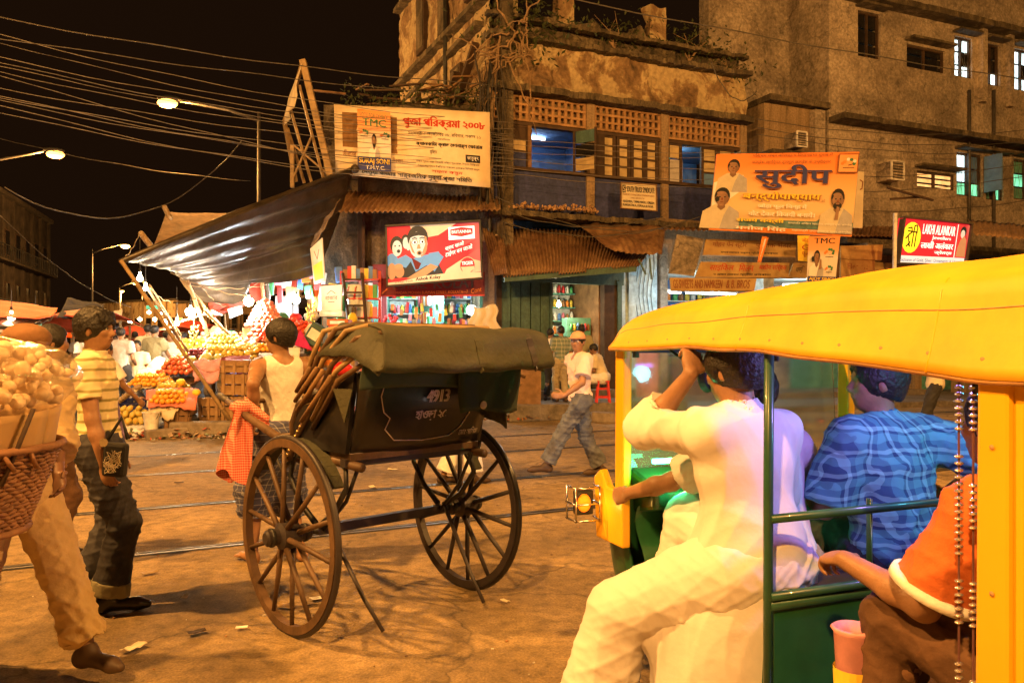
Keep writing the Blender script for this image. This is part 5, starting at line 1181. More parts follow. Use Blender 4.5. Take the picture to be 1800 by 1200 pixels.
for i, (x0, x1, z0, z1, kd) in enumerate(hol):
    wn = MB()
    f = .05
    for (a, c, e, g_) in ((x0, x1, z0, z0 + f), (x0, x1, z1 - f, z1), (x0, x0 + f, z0 + f, z1 - f), (x1 - f, x1, z0 + f, z1 - f), ((x0 + x1) / 2 - .02, (x0 + x1) / 2 + .02, z0 + f, z1 - f)):
        wn.box(((a + c) / 2, .12, (e + g_) / 2), (c - a, .08, g_ - e))
    wo = wn.build('window', MATS['dark_wood'], tb)
    mm = {'dark': 'window_dark', 'lit': 'window_lit', 'part': 'window_dark', 'warm': 'window_warm', 'green': 'window_green', 'green2': 'window_lit'}[kd]
    for k in range(2):
        for r_ in range(3):
            xa = x0 + (x1 - x0) * (k * .5) + .055; xb = x0 + (x1 - x0) * (k * .5 + .5) - .055; za = z0 + (z1 - z0) * r_ / 3 + .03; zb = z0 + (z1 - z0) * (r_ + 1) / 3 - .03
            m2 = mm
            if kd == 'green': m2 = ['window_lit', 'interior_blue'][k] if r_ > 0 else 'window_green'
            if kd == 'green2': m2 = 'window_green' if (r_ + k) % 2 else 'interior_green'
            if kd == 'part' and r_ == 0: m2 = 'window_lit'
            if kd == 'lit' and k == 1 and r_ == 1: m2 = 'window_dark'
            MB().box(((xa + xb) / 2, .16, (za + zb) / 2), (xb - xa, .02, zb - za)).build('pane', MATS[m2], wo)
    if kd in ('lit', 'green', 'green2'):
        gr = MB()
        for k in range(7): x = x0 + (x1 - x0) * (k + .5) / 7; gr.tube([(x + .03 * math.sin(j * 1.6 + k), .03, z0 + (z1 - z0) * j / 10) for j in range(11)], .008, 4)
        gr.build('window_grille', MATS['iron'], wo)
    tbx('sunshade' if i % 2 else 'sunshade', x0 - .1, x1 + .1, -.35, 0, z1 + .08, z1 + .15, 'mossy')
# slab ledges with dark staining
for z, o_, h_ in ((zof(1600, 22), .5, .18), (zof(1600, 232), .6, .16), (4.6, .7, .16)): 
    b = MB(); N = 40
    for i in range(N):
        a = T0 + (TE - T0) * i / N; c = T0 + (TE - T0) * (i + 1) / N; j = abs(mnoise.noise((a * 1.7, z, 0))) * .1
        b.box(((a + c) / 2, -(o_ - j) / 2, z), (c - a, o_ - j, h_))
    b.build('ledge', MATS['mossy'], tb)
for px_ in (1722, 1769): x = tx(px_); MB().box((x, -.1, zof(1720, 110)), (.22, .2, 2.6)).build('pilaster', MATS['grey_wall'], tb)
for px_ in (1743, 1700): x = tx(px_); MB().cyl((x, -.08, 4.7), (x, -.08, zof(px_, 160)), .05, .05, 8).build('drain_pipe', MATS['pole_metal'], tb, smooth=True)
# open green shutters
x = tx(1727); MB().box((x + .02, -.35, zof(1727, 308)), (.04, .6, 1.15)).build('open_shutter', MATS['interior_blue'], tb)
# middle recess between both buildings, with a window facing left
tbx('recess_wall', LEN, T0, 1.6, 1.8, 0, 16, 'grey_wall'); tbx('recess_block', tx(1352), tx(1450), .2, 1.6, 5.0, 8.6, 'stained_wall'); tbx('recess_ledge', tx(1350), tx(1456), -.1, 1.6, 8.45, 8.62, 'mossy'); tbx('recess_ledge', tx(1348), T0 - .02, -.25, 1.0, 6.95, 7.05, 'mossy')
tbx('recess_pillar', tx(1432), tx(1450), -.02, .2, 5.0, 8.4, 'grey_wall')
tbx('shutter_leaf', tx(1420, -1.5), tx(1424, -1.5) + .02, 1.2, 1.6, zof(1420, 95, -1.5), zof(1420, 15, -1.5), 'mid_wood'); tbx('dark_window', tx(1424, -1.5) + .04, tx(1446, -1.5), 1.57, 1.6, zof(1430, 92, -1.5), zof(1430, 12, -1.5), 'window_dark')
# lower storey clutter: air conditioners and boards
for i, (a, b_, t_, bt, lab) in enumerate(((1563, 1592, 284, 316, 'boxy air conditioner with pale frame beside the hoarding'), (1398, 1420, 232, 258, 'small air conditioner in the recess above the orange hoarding'))):
    off = .55 if i == 0 else .3
    c = on_u((a + b_) / 2, (t_ + bt) / 2, off); W_ = (b_ - a) * c.y / FL; H_ = (bt - t_) * c.y / FL
    o = thing('air_conditioner', lab, 'air conditioner', c, YU); MB().box((0, .3, 0), (W_, .6, H_)).build('casing', MATS['grey_wall'], o, bevel=.02)
    f = MB()
    for (cx, cz, sx, sz) in ((0, H_ / 2, W_, .04), (0, -H_ / 2, W_, .04), (-W_ / 2, 0, .04, H_), (W_ / 2, 0, .04, H_)): f.box((cx, -.01, cz), (sx, .05, sz))
    f.build('frame', MATS['white_paint'], o)
    for k in range(6): MB().box((0, -.012, -H_ / 2 + H_ * (k + .7) / 6.5), (W_ - .06, .02, .02)).build('louvre', MATS['iron'], o)
tbx('ground_wall', T0 - .3, TE, .0, .3, 3.2, 4.55, 'mossy'); tbx('balcony_slab', T0, TE, -1.4, 0, 4.3, 4.42, 'mossy')
for i in range(5): x = T0 + 1 + i * 2.2; tbx('ground_pillar', x, x + .3, -.2, .3, .14, 3.3, 'stained_wall')
tbx('shopfront', T0, TE, 1.5, 1.6, .14, 3.2, 'interior_green')
for i in range(9):
    x = T0 + .2 + i; MB().box((x, -.45, 3.75), (.9, .05, .6), (R(rnd.uniform(-14, -4)), 0, 0)).build('sign_panel', MATS[['mid_wood', 'brown_board', 'rusty_tin'][i % 3]], tb)
# hoarding stays and poles under it
for i, (a, b_) in enumerate((((1560, 330, 20.5), (1640, 352, 21)), ((1565, 350, 20.8), (1622, 346, 21)))):
    tag(MB().beam((0, 0, 0), P(*b_) - P(*a), .05).build('loose_beam', MATS['dark_wood'], loc=P(*a)), 'dark loose beam on the ledge left of the green windows, %s' % ('longer one' if i == 0 else 'shorter one'), 'beam')

# ================================================================== street lamps (lit)
def street_lamp(label, head, px, h, e, r=.045, far=False, arm=None, group='sodium street lamps'):
    """head = lamp position, px = pole foot x,y"""
    foot = Vector((px[0], px[1], 0)); o = thing('street_lamp', label, 'street lamp', foot, 0, group)
    H_ = h; MB().tube([(0, 0, 0), (0, 0, H_ * .6), (0, 0, H_)], [r * 1.8, r * 1.3, r], 8).build('pole', MATS['pole_metal'], o, smooth=True)
    hd = Vector(head) - foot; a = Vector((0, 0, H_ - .25)); dd = hd - a; dd.z = 0; dn = dd.normalized()
    MB().tube([a, a.lerp(hd, .35) + Vector((0, 0, .12)), a.lerp(hd, .7) + Vector((0, 0, .1)), hd - dn * .3], [r, r * .9, r * .8, r * .7], 8).build('arm', MATS['pole_metal'], o, smooth=True)
    ry = math.atan2(dn.y, dn.x)
    hs_ = MB().ball((0, 0, .07), .32, 14, 8, (1, .42, .28)).build('lamp_housing', MATS['iron'], o, hd, rot=(0, 0, ry), smooth=True)
    MB().ball((0.04, 0, -.06), .27, 12, 8, (1, .6, .5)).build('lamp_bowl', MATS['sodium_glow' if not far else 'far_glow'], o, hd, rot=(0, 0, ry), smooth=True)
    if e: lamp('sodium_light', hd - Vector((0, 0, .45)), e, SODIUM, .16, parent=o)
    return o
street_lamp('lit street lamp whose arm reaches left from the pole by the tarp', P(297, 178, 22), (P(455, 600, 22.5).x, 22.5), P(455, 197, 22.5).z, 2300)
street_lamp('lit street lamp at far left with its arm coming from the frame edge', P(95, 268, 26), (P(-60, 600, 25).x, 25), P(-60, 285, 25).z, 2300)
street_lamp('lit street lamp down the market street, nearest of the far ones', P(219, 431, 48), (P(162, 600, 47).x, 47), P(162, 438, 47).z, 3500, far=True)
for i, (x, y, D, pxx) in enumerate(((237, 497, 88, 210), (214, 511, 100, 212), (262, 506, 110, 250), (219, 533, 130, 222))):
    street_lamp('tiny far street lamp, %s' % ['left of the bamboo pole, highest', 'second highest', 'right behind the bamboo pole', 'lowest, above the lit facade'][i], P(x, y, D), (P(pxx, 600, D).x, D), P(x, y, D).z - .3, [3500, 5000, 6000, 6000][i], far=True)
# lamps of this crossing that stand outside the frame
KEY = 7700
street_lamp('tall sodium lamp beside the road left of the camera', (-6.6, 3.2, 8.6), (-8.6, 2.6), 8.8, KEY * .95)
street_lamp('tall sodium lamp on the corner behind the camera', (-2.5, -4.5, 8.8), (-4.5, -5.5), 9, KEY * 1.0)
street_lamp('tall sodium lamp across the road to the right of the camera', (7.5, 3.0, 9.0), (9.6, 1.6), 9.2, KEY * .8)
street_lamp('tall sodium lamp further along the right side of the road', (14.5, 11.5, 9.4), (16, 10), 9.4, KEY * .28)

# ================================================================== overhead cables
CG = 'overhead cables strung across the junction'
def cb2(a, b_, sag, r=.008, lab=None):
    lab = lab or ('thin overhead cable crossing the night sky to the building corner' if a[0] < 0 else 'thin cable strung along the lattice frieze and windows' if a[0] in (850,) else 'cable strung across the tall building on the right' if a[0] > 1300 else 'cable looping over the tin awning and parapet')
    cable(P(*a), P(*b_), sag, r, label=lab, group={'thin o': CG, 'thin c': 'cables along the corner building front', 'cable ': 'cables on the buildings'}.get(lab[:6], 'thick drooping cables'), m=MATS['pole_metal'] if r > .009 else MATS['cable_grey'])
mat('cable_grey', (.16, .14, .12), .5)
cb2((-60, 20, 13), (880, 150, 18.3), .18, .011); cb2((-60, 58, 13), (900, 175, 18.3), .12, .010)
for (y0, y1, sg_) in ((50, 215, .3), (62, 228, .35), (92, 236, .25), (100, 240, .3), (108, 262, .2), (115, 246, .35), (148, 270, .2), (158, 300, .3), (163, 285, .25), (168, 292, .3), (188, 310, .35), (118, 330, .3), (172, 322, .4)):
    cb2((-60, y0 - 4, 14 + rnd.random()), (905, y1, 18.2 + rnd.random() * .4), sg_, .0075)
for (y0, y1) in ((240, 250), (248, 262), (262, 268), (275, 290), (290, 310), (300, 325)):
    cb2((850, y0, 18.1), (1330, y1 + 5, 20.6), .12, .007)
for (y0, y1) in ((225, 245), (235, 262), (300, 280), (330, 300), (360, 345), (210, 224)):
    cb2((1330, y0, 20.6), (1850, y1, 23.5), .3, .010)
cb2((960, -10, 15), (1860, 148, 20), .1, .013, 'thick pale cable sloping down across the tall building'); cb2((8, 330, 15), (425, 248, 20), 1.15, .014, 'thick cable drooping in a deep curve between the two near street lamps')
cb2((-40, 232, 22), (440, 318, 22), .2, .01); cb2((0, 378, 30), (230, 540, 40), .5, .02, 'cable sagging past the dark houses at far left')
for (x0, y0, x1, y1, s_) in ((862, 330, 905, 395, .3), (870, 345, 1180, 400, .35), (880, 390, 1230, 380, .4), (1250, 110, 1330, 160, .5), (890, 372, 1165, 380, .3)):
    cb2((x0, y0, 18.3), (x1, y1, 19), s_, .012)

# ================================================================== houses far down the market street
def far_house(label, x0, x1, D0, D1, z, m, seed, ftype=0):
    r = random.Random(seed); a = Vector((x0, D0, 0)); c = Vector((x1, D1, 0)); d = (c - a); Ln = d.length; rz = math.atan2(d.y, d.x)
    o = thing('house', label, 'house', a, rz); MB().box((Ln / 2, -1.0, z / 2), (Ln, 2.0, z)).build('wall', MATS[m], o)
    n = int(Ln / 2.2)
    for fl in range(1, int(z / 3.3)):
        for i in range(n):
            x = (i + .5) * Ln / n; f = MB().box((0, 0, 0), (1.0, .1, 1.7)).build('window', MATS['dark_wood'], o, (x, .03, fl * 3.3 + 1.6)); MB().box((0, .06, 0), (.8, .03, 1.5)).build('pane', MATS['window_warm' if r.random() < .06 else 'window_dark'], f)
        MB().box((Ln / 2, .35, fl * 3.3 + .3), (Ln, .7, .12)).build('balcony', MATS['dimmed_wall'], o)
        rl = MB(); rl.beam((0, .68, fl * 3.3 + 1.2), (Ln, .68, fl * 3.3 + 1.2), .05)
        for i in range(int(Ln / .5)): rl.beam((i * .5, .68, fl * 3.3 + .3), (i * .5, .68, fl * 3.3 + 1.2), .03)
        rl.build('railing', MATS['iron'], o)
    for i in range(n + 1): MB().box((i * Ln / n, .08, z / 2), (.35, .16, z)).build('pilaster', MATS['dimmed_wall' if seed < 4 else 'stained_wall'], o)
    MB().box((Ln / 2, .1, z + .1), (Ln + .3, .6, .25)).build('cornice', MATS['dimmed_wall'], o)
    return o
far_house('dark streaked house at the left frame edge behind the orange tarp', -26, -21.5, 34, 26, 10.5, 'dimmed_wall', 1)
far_house('dark balconied house second along the left of the market street', -29.5, -26.2, 44, 34.5, 9.5, 'dimmed_wall', 2)
far_house('dim narrow house third along the left of the market street', -35, -30, 60, 44.5, 11, 'dimmed_wall', 3)
far_house('far pale facade closing the market street', -44, -58, 105, 112, 8, 'old_plaster', 4)
far_house('far dim facade right of the closing one, behind the poles', -31, -43.8, 95, 104, 7.5, 'stained_wall', 5)
o = Sign('lit_shop_window', 'small glowing green shop board far down the street', 'signboard', (257, 537, 70), (283, 537, 70), (283, 543, 70), (257, 543, 70), MATS['window_green'], .05)
# left side stalls
def tarp(name, label, pts, m, nu=20, nv=10, sag=.3, fold=.04, cat='tarp', ff=9, seed=0, rag=0):
    a, b_, c, d = [P(*p) for p in pts]; o = a.copy()
    def f(u, v):
        p = (a * (1 - u) + b_ * u) * (1 - v) + (d * (1 - u) + c * u) * v
        w_ = fold * (math.sin((v * 1.0 + .15 * math.sin(u * 4 + seed)) * ff * 2 + seed) + .5 * mnoise.noise((u * 8, v * 14, seed)))
        q = p - o - Vector((0, 0, sag * 4 * u * (1 - u) * .6 + sag * 4 * v * (1 - v) * .5)) + Vector((0, w_ * .6, w_))
        if rag and v > .95: q.z -= rag * (.5 + .5 * mnoise.noise((u * 22, seed, 3)))
        return q
    ob = MB().grid(f, nu, nv).build(name, m, None, o, smooth=True); solid(ob, .01); return tag(ob, label, cat)
tarp('orange_tarp', 'bright orange tarp over the stalls at the left frame edge', [(-70, 516, 13.5), (102, 540, 15), (90, 556, 13.2), (-60, 556, 11.5)], MATS['orange_tarp'], sag=.06, fold=.02)
tarp('dark_tarp', 'dark sagging tarp under the orange one at far left', [(-60, 548, 12.4), (102, 552, 14.6), (66, 566, 12.8), (-60, 575, 11.4)], MATS['black_tarp'], sag=.1, fold=.03)
tarp('dark_awning', 'black awning with pale edge over the far left stalls', [(118, 524, 20), (185, 532, 24), (165, 560, 20), (100, 556, 17)], MATS['dark_cloth'], sag=.1)
tarp('grey_awning', 'peaked grey tarp further down the left of the street', [(170, 548, 24), (215, 540, 27), (212, 572, 24), (160, 566, 22)], MATS['grey_cloth'], sag=.2)
st = thing('left_stall', 'stall of coloured packets under the orange tarp at far left', 'stall', (-10.5, 15.2, 0))
for x in (-1.5, .6): MB().box((x, 0, 1.1), (.08, .08, 2.2)).build('post', MATS['bamboo'], st)
MB().box((-.5, .7, 1.1), (3.2, .06, 2.2)).build('back_board', MATS['interior_green'], st); MB().box((-.5, .3, .5), (3.0, .7, .1)).build('table', MATS['mid_wood'], st)
for k in range(4): shelf_goods(st, -2.0, .9, .5, .7 + k * .38, 15, .34, .17, 500 + k, 'box')
bulb('light_bulb', 'bulb hidden under the orange tarp at far left', (-10.6, 14.7, 2.1), 60, (.8, 1, .95))

# ================================================================== fruit market on the corner
FM = {}
for n, c, c2 in (('orange', (.85, .33, .03), (.75, .45, .05)), ('apple', (.55, .05, .04), (.7, .3, .1)), ('pear', (.65, .6, .18), (.5, .5, .12)), ('mango', (.7, .42, .06), (.45, .42, .10)), ('pink', (.75, .25, .22), (.7, .4, .3)),
                 ('tomato', (.65, .05, .03), (.7, .12, .05)), ('grape', (.10, .015, .03), (.2, .03, .05)), ('melon', (.35, .42, .12), (.55, .5, .2)), ('pome', (.6, .12, .10), (.75, .4, .25))):
    FM[n] = mat('fruit_' + n, c, .35, c2=c2, scale=14)
_fr = {}
def fruit_mesh(kind, r):
    if (kind, r) not in _fr:
        sq = {'mango': (1.35, .95, .85), 'pear': (.9, .9, 1.15)}.get(kind, (1, 1, .93)); o = MB().ball((0, 0, 0), r, 8, 6, sq).build('template', FM[kind], smooth=True); _fr[(kind, r)] = o.data; bpy.data.objects.remove(o)
    return _fr[(kind, r)]
NICE = {'orange': 'orange', 'apple': 'red apple', 'pear': 'yellow green pear', 'mango': 'mango', 'pink': 'pink fruit', 'tomato': 'tomato', 'grape': 'dark plum', 'melon': 'green melon', 'pome': 'pomegranate'}
NAME = {'orange': 'orange', 'apple': 'apple', 'pear': 'pear', 'mango': 'mango', 'pink': 'guava', 'tomato': 'tomato', 'grape': 'plum', 'melon': 'melon', 'pome': 'pomegranate'}
def heap(kind, r, base, nx, ny, where, layers=4, tilt=0, cloth=None):
    base = Vector(base); pts = []
    for l in range(layers):
        a, c = nx - l, ny - l
        if a < 1 or c < 1: break
        for i in range(a):
            for j in range(c):
                pts.append(Vector(((i - (a - 1) / 2) * r * 2.0, (j - (c - 1) / 2) * r * 1.9, r + l * r * 1.45 + (j - (c - 1) / 2) * r * tilt)))
    lab = '%s in the heap %s' % (NICE[kind], where)
    for p in pts:
        o = bpy.data.objects.new(NAME[kind], fruit_mesh(kind, r)); col.objects.link(o)
        o.location = base + p + Vector((rnd.uniform(-.42, .42), rnd.uniform(-.4, .4), rnd.uniform(-.22, .22))) * r; q_ = rnd.uniform(.82, 1.18); o.scale = (q_, q_, q_); o.rotation_euler = (rnd.random(), rnd.random(), rnd.random() * 6)
        tag(o, lab, 'fruit', 'heap of %s %s' % (NICE[kind].replace('tomato', 'tomatoe').replace('mango', 'mangoe') + 's', where))
_cr = {}
def crate(label, pos, size, rz=0, ry=0, m='crate_wood', open_=False, group=None):
    k = (tuple(round(v, 2) for v in size), m)
    o = thing('wooden_crate', label, 'crate', pos, rz, group); o.rotation_euler = (0, ry, rz)
    w_, d, h = size; n = max(2, int(h / .13)); ph = h / n
    if k not in _cr:
        _cr[k] = [MB().box((0, 0, 0), (w_, .018, ph * .86)).build('plank', MATS[m], o), MB().box((0, 0, 0), (.018, d - .04, ph * .86)).build('plank', MATS[m], o), MB().box((0, 0, 0), (.05, .03, h)).build('corner_batten', MATS[m], o), MB().box((0, 0, 0), (w_ - .02, d - .02, .015)).build('bottom', MATS[m], o)]
        first = True
    else: first = False
    A, B, Cc, Dd = _cr[k]; seq = []
    for i in range(n):
        z = ph * (i + .5)
        seq += [(A, (rnd.uniform(-.008, .008), -d / 2, z), (0, rnd.uniform(-.012, .012), 0)), (A, (0, d / 2, z), (0, 0, 0)), (B, (-w_ / 2 + .01, 0, z), (0, 0, 0)), (B, (w_ / 2 - .01, 0, z), (0, 0, 0))]
    for sx in (-1, 1): seq.append((Cc, (sx * (w_ / 2 - .05), -d / 2 - .022, h / 2), (0, 0, 0)))
    seq.append((Cc, (0, -d / 2 - .022, h / 2), (0, 0, 0))); seq.append((Dd, (0, 0, .01), (0, 0, 0)))
    if not open_: seq.append((Dd, (0, 0, h - .02), (0, 0, 0)))
    used = set()
    for (src, l, rr) in seq:
        if first and src.name not in used: src.location = l; src.rotation_euler = rr; used.add(src.name)
        else: share(src, parent=o, loc=l, rot=rr)
    return o
def carton(label, pos, size, m, rz=0, rot=None, txt=None):
    o = thing('carton', label, 'box', pos, rz)
    if rot: o.rotation_euler = rot
    w_, d, h = size
    MB().box((0, 0, h / 2), size).build('box', MATS[m] if isinstance(m, str) else m, o, bevel=.008)
    MB().box((0, -d / 2 - .003, h / 2), (w_ * .7, .004, h * .5)).build('printed_label', goods_m[hash(label) % 5 and 4], o)
    for s_ in (-1, 1): MB().box((s_ * w_ * .25, 0, h + .004), (w_ * .48, d * .96, .006), (0, s_ * .05, 0)).build('flap', MATS[m] if isinstance(m, str) else m, o)
    return o
mat('carton_brown', (.45, .28, .14), .85, var=.15); mat('carton_dark', (.05, .10, .09), .7); mat('carton_red', (.55, .1, .08), .7); mat('carton_white', (.65, .6, .5), .8)
def crp(px0, px1, py0, py1, D): # crate box spanning pixel rect -> pos,size
    a = P(px0, py1, D); b_ = P(px1, py0, D); return Vector(((a.x + b_.x) / 2, D + .25, a.z)), (b_.x - a.x, .45, b_.z - a.z)
CR = [(347, 386, 699, 748, 14.1, 'below the pink cloth'), (388, 428, 697, 748, 14.0, 'at the bottom left of the crate wall'), (429, 470, 697, 746, 14.1, 'at the bottom of the wall left of the puller'), (387, 431, 657, 695, 14.1, 'in the middle row at the left end of the wall'),
      (432, 475, 657, 695, 14.1, 'in the middle row behind the puller\'s arm'), (387, 436, 633, 655, 14.1, 'on top of the left end of the wall'), (515, 552, 700, 745, 14.4, 'at the bottom right behind the puller'), (516, 552, 661, 697, 14.4, 'in the middle row right of the puller'),
      (515, 556, 626, 659, 14.5, 'on the top row right of the puller'), (470, 514, 655, 745, 14.3, 'behind the puller\'s back'), (557, 603, 690, 745, 14.9, 'low behind the rickshaw ribs'), (556, 603, 650, 688, 14.9, 'behind the upper rickshaw ribs'), (575, 622, 617, 648, 15.2, 'under the white paper sheet right of the stall')]
for (x0, x1, y0, y1, D, w_) in CR:
    p, s_ = crp(x0, x1, y0, y1, D); crate('slatted wooden fruit crate ' + w_, p, s_, rnd.uniform(-.04, .04), group='wooden crates of the fruit stall')
p, s_ = crp(285, 327, 716, 760, 13.7); crate('upright wooden crate leaning beside the white bucket', p, s_, .12, .06, 'mid_wood', group='wooden crates of the fruit stall')
p, s_ = crp(205, 256, 708, 728, 14.4); o = thing('plastic_crate', 'dark blue plastic crate behind the mangoes at the stall foot', 'crate', p, 0); s_ = (s_[0], .4, .3)
for k in range(4): MB().box((0, -.2, .04 + k * .075), (s_[0], .02, .035)).build('slat', MATS['ink_blue'], o); MB().box((0, .2, .04 + k * .075), (s_[0], .02, .035)).build('slat', MATS['ink_blue'], o)
for k in range(9):
    for y in (-.2, .2): MB().box((-s_[0] / 2 + k * s_[0] / 8, y, .15), (.02, .025, .3)).build('upright', MATS['ink_blue'], o)
for x in (-1, 1): MB().box((x * s_[0] / 2, 0, .15), (.02, .4, .28)).build('end_panel', MATS['ink_blue'], o)
# bucket
b = thing('bucket', 'white plastic bucket standing on the road before the stall', 'bucket', P(266, 761, 13.55) * 1.0)
b.location.z = .14
MB().lathe([(.001, .004), (.105, 0), (.135, .28), (.148, .282), (.148, .30), (.128, .302), (.10, .02), (.001, .02)], 24).build('pail', MATS['white_paint'], b, smooth=False)
MB().tube([(.14 * math.cos(a), -.03 - .05 * math.sin(a), .27 - .13 * math.sin(a)) for a in [math.pi * i / 12 for i in range(13)]], .005, 5).build('handle', MATS['iron'], b, smooth=True)
kb = MB().box((0, 0, .12), (1.05, .3, .24)).build('stone_block', MATS['kerb_stone'], None, P(356, 766, 13.75) , rot=(0, 0, .12), bevel=.04); kb.location.z = .02; tag(kb, 'long weathered stone block lying in front of the crates', 'stone')
# tables
tbm = thing('fruit_table', 'long sloping wooden table carrying the fruit heaps', 'table', (-5.2, 14.6, 0))
a, c = P(262, 690, 14.4) - tbm.location, P(440, 640, 14.4) - tbm.location
def tbl(x0, x1, z, y0, y1, dz): MB().add([(x0, y0, z), (x1, y0, z), (x1, y1, z + dz), (x0, y1, z + dz), (x0, y0, z - .05), (x1, y0, z - .05), (x1, y1, z + dz - .05), (x0, y1, z + dz - .05)], [(0, 1, 2, 3), (7, 6, 5, 4), (0, 4, 5, 1), (1, 5, 6, 2), (2, 6, 7, 3), (3, 7, 4, 0)]).build('table_top', MATS['mid_wood'], tbm)
ox, oy = tbm.location.x, tbm.location.y
tbl(P(235, 0, 14.3).x - ox, P(330, 0, 14.3).x - ox, .84, 14.3 - oy, 15.1 - oy, .15); tbl(P(290, 0, 14.4).x - ox, P(392, 0, 14.4).x - ox, 1.10, 14.7 - oy, 15.8 - oy, .25); tbl(P(380, 0, 14.3).x - ox, P(560, 0, 14.4).x - ox, 1.27, 14.25 - oy, 16.2 - oy, .30)
for x in (240, 330, 400, 470, 550): MB().box((P(x, 0, 14.6).x - ox, .1, .4), (.08, .08, .8)).build('leg', MATS['mid_wood'], tbm); MB().box((P(x, 0, 14.6).x - ox, 1.3, .6), (.08, .08, 1.2)).build('leg', MATS['mid_wood'], tbm)
# fruit trays and heaps:  kind, r, px, py(base), D, nx, ny, where, layers
HP = [('orange', .042, 265, 676, 14.3, 8, 5, 'on the paper tray at the left', 3), ('mango', .062, 224, 742, 13.9, 6, 3, 'on newspaper by the white bucket', 3), ('orange', .045, 300, 706, 13.8, 7, 4, 'on the red cloth tray', 3),
      ('apple', .05, 312, 655, 14.6, 6, 5, 'left of the leaning pole', 4), ('mango', .055, 305, 690, 14.1, 5, 3, 'between apples and red cloth', 2), ('orange', .045, 335, 640, 15.0, 7, 5, 'right of the pole', 3), ('melon', .085, 348, 641, 14.7, 2, 1, 'under the pole', 1),
      ('grape', .036, 357, 628, 14.9, 8, 5, 'in the dark middle tray', 3), ('melon', .09, 372, 636, 14.5, 2, 1, 'beside the dark tray', 1), ('pear', .045, 393, 615, 15.4, 9, 6, 'heaped below the bulbs', 5), ('mango', .055, 402, 632, 14.8, 9, 4, 'at the table front', 3),
      ('pear', .04, 432, 620, 15.0, 6, 4, 'near the puller\'s head', 3), ('pink', .045, 372, 608, 16.2, 8, 4, 'behind the yellow heap', 4), ('orange', .042, 340, 612, 16.0, 7, 4, 'behind the dark tray', 3), ('apple', .04, 415, 600, 16.4, 7, 3, 'far back under the bulb', 3),
      ('pome', .055, 462, 600, 15.6, 6, 4, 'behind the puller\'s head', 4), ('tomato', .05, 500, 594, 15.2, 9, 5, 'in the red pile right of the puller\'s head', 5), ('tomato', .045, 530, 588, 15.4, 6, 4, 'at the right end of the red pile', 4), ('orange', .05, 478, 618, 14.8, 6, 3, 'behind the puller\'s shoulder', 2)]
for (k, r, px, py, D, nx, ny, w_, ly) in HP: heap(k, r, P(px, py, D), nx, ny, w_, ly, .35)
# pyramid of pink and white fruit
pb = P(466, 572, 16.0)
for l in range(7):
    R_ = .36 * (1 - l / 9); n = max(1, int(2 * math.pi * R_ / .10))
    for i in range(n):
        a = 2 * math.pi * i / n + l * .5; o = bpy.data.objects.new('pomegranate', fruit_mesh('pome' if (i + l) % 3 else 'pink', .05)); col.objects.link(o); o.location = pb + Vector((R_ * math.cos(a), R_ * math.sin(a), l * .075)); tag(o, 'fruit in the tall pink pyramid beside the puller\'s head', 'fruit', 'pink fruit pyramid')
tag(MB().lathe([(.33, -.05), (.28, .2), (.1, .5), (.02, .56)], 12).build('display_cone', MATS['pink_cloth'], None, pb), 'pink paper cone holding up the fruit pyramid', 'stand')
tag(MB().box((0, 0, 0), (1.2, .7, .9)).build('display_box', MATS['crate_wood'], None, pb + Vector((.2, .2, -.5))), 'box under the pink fruit pyramid', 'box')
# cloths and papers on the stall
def cloth(name, label, pts, m, sag=.05, fold=.03, cat='cloth', seed=0): return tarp(name, label, pts, m, 16, 12, sag, fold, cat, 6, seed, .08)
cloth('red_cloth', 'red and yellow cloth draped under the lower fruit tray', [(255, 688, 13.9), (350, 680, 14.0), (345, 712, 13.65), (262, 712, 13.6)], MATS['gamcha_red'], .03, .04)
cloth('pink_cloth', 'bright pink plastic sheet over the table edge', [(338, 634, 14.2), (388, 633, 14.15), (384, 668, 14.0), (342, 668, 14.0)], MATS['pink_cloth'], .02, .05, seed=2)
cloth('white_sheet', 'crumpled white sheet hanging below the red tray', [(258, 706, 13.75), (320, 708, 13.75), (306, 728, 13.6), (264, 730, 13.6)], MATS['cream_cloth'], .02, .05, seed=4)
cloth('newspaper', 'newspaper spread under the heap of mangoes', [(203, 737, 14.0), (252, 735, 14.0), (254, 758, 13.5), (205, 757, 13.5)], MATS['carton_white'], .02, .02, seed=5)
cloth('paper_tray', 'cream paper sheet under the oranges at the left', [(240, 650, 14.9), (300, 640, 14.9), (296, 676, 14.2), (236, 682, 14.1)], MATS['cream_cloth'], .0, .02, seed=6)
cloth('white_cloth', 'white cloth bundle folded between the heaps', [(262, 640, 15.0), (290, 632, 15.1), (286, 655, 14.8), (256, 660, 14.8)], MATS['white_cloth'], -.1, .03, seed=7)
cloth('pink_sheet', 'pink sheet edge along the main fruit table', [(385, 628, 14.6), (440, 626, 14.6), (438, 640, 14.3), (388, 640, 14.3)], MATS['maroon'], .0, .02, seed=8)
cloth('white_paper', 'white paper laid over the crate right of the stall', [(571, 606, 15.3), (620, 604, 15.3), (618, 622, 15.0), (566, 626, 15.0)], MATS['white_cloth'], -.02, .03, seed=9)
cloth('white_sack', 'white sack beside the stacked cartons', [(480, 600, 15.2), (530, 596, 15.2), (527, 622, 14.6), (482, 626, 14.6)], MATS['white_cloth'], -.05, .03, seed=10)
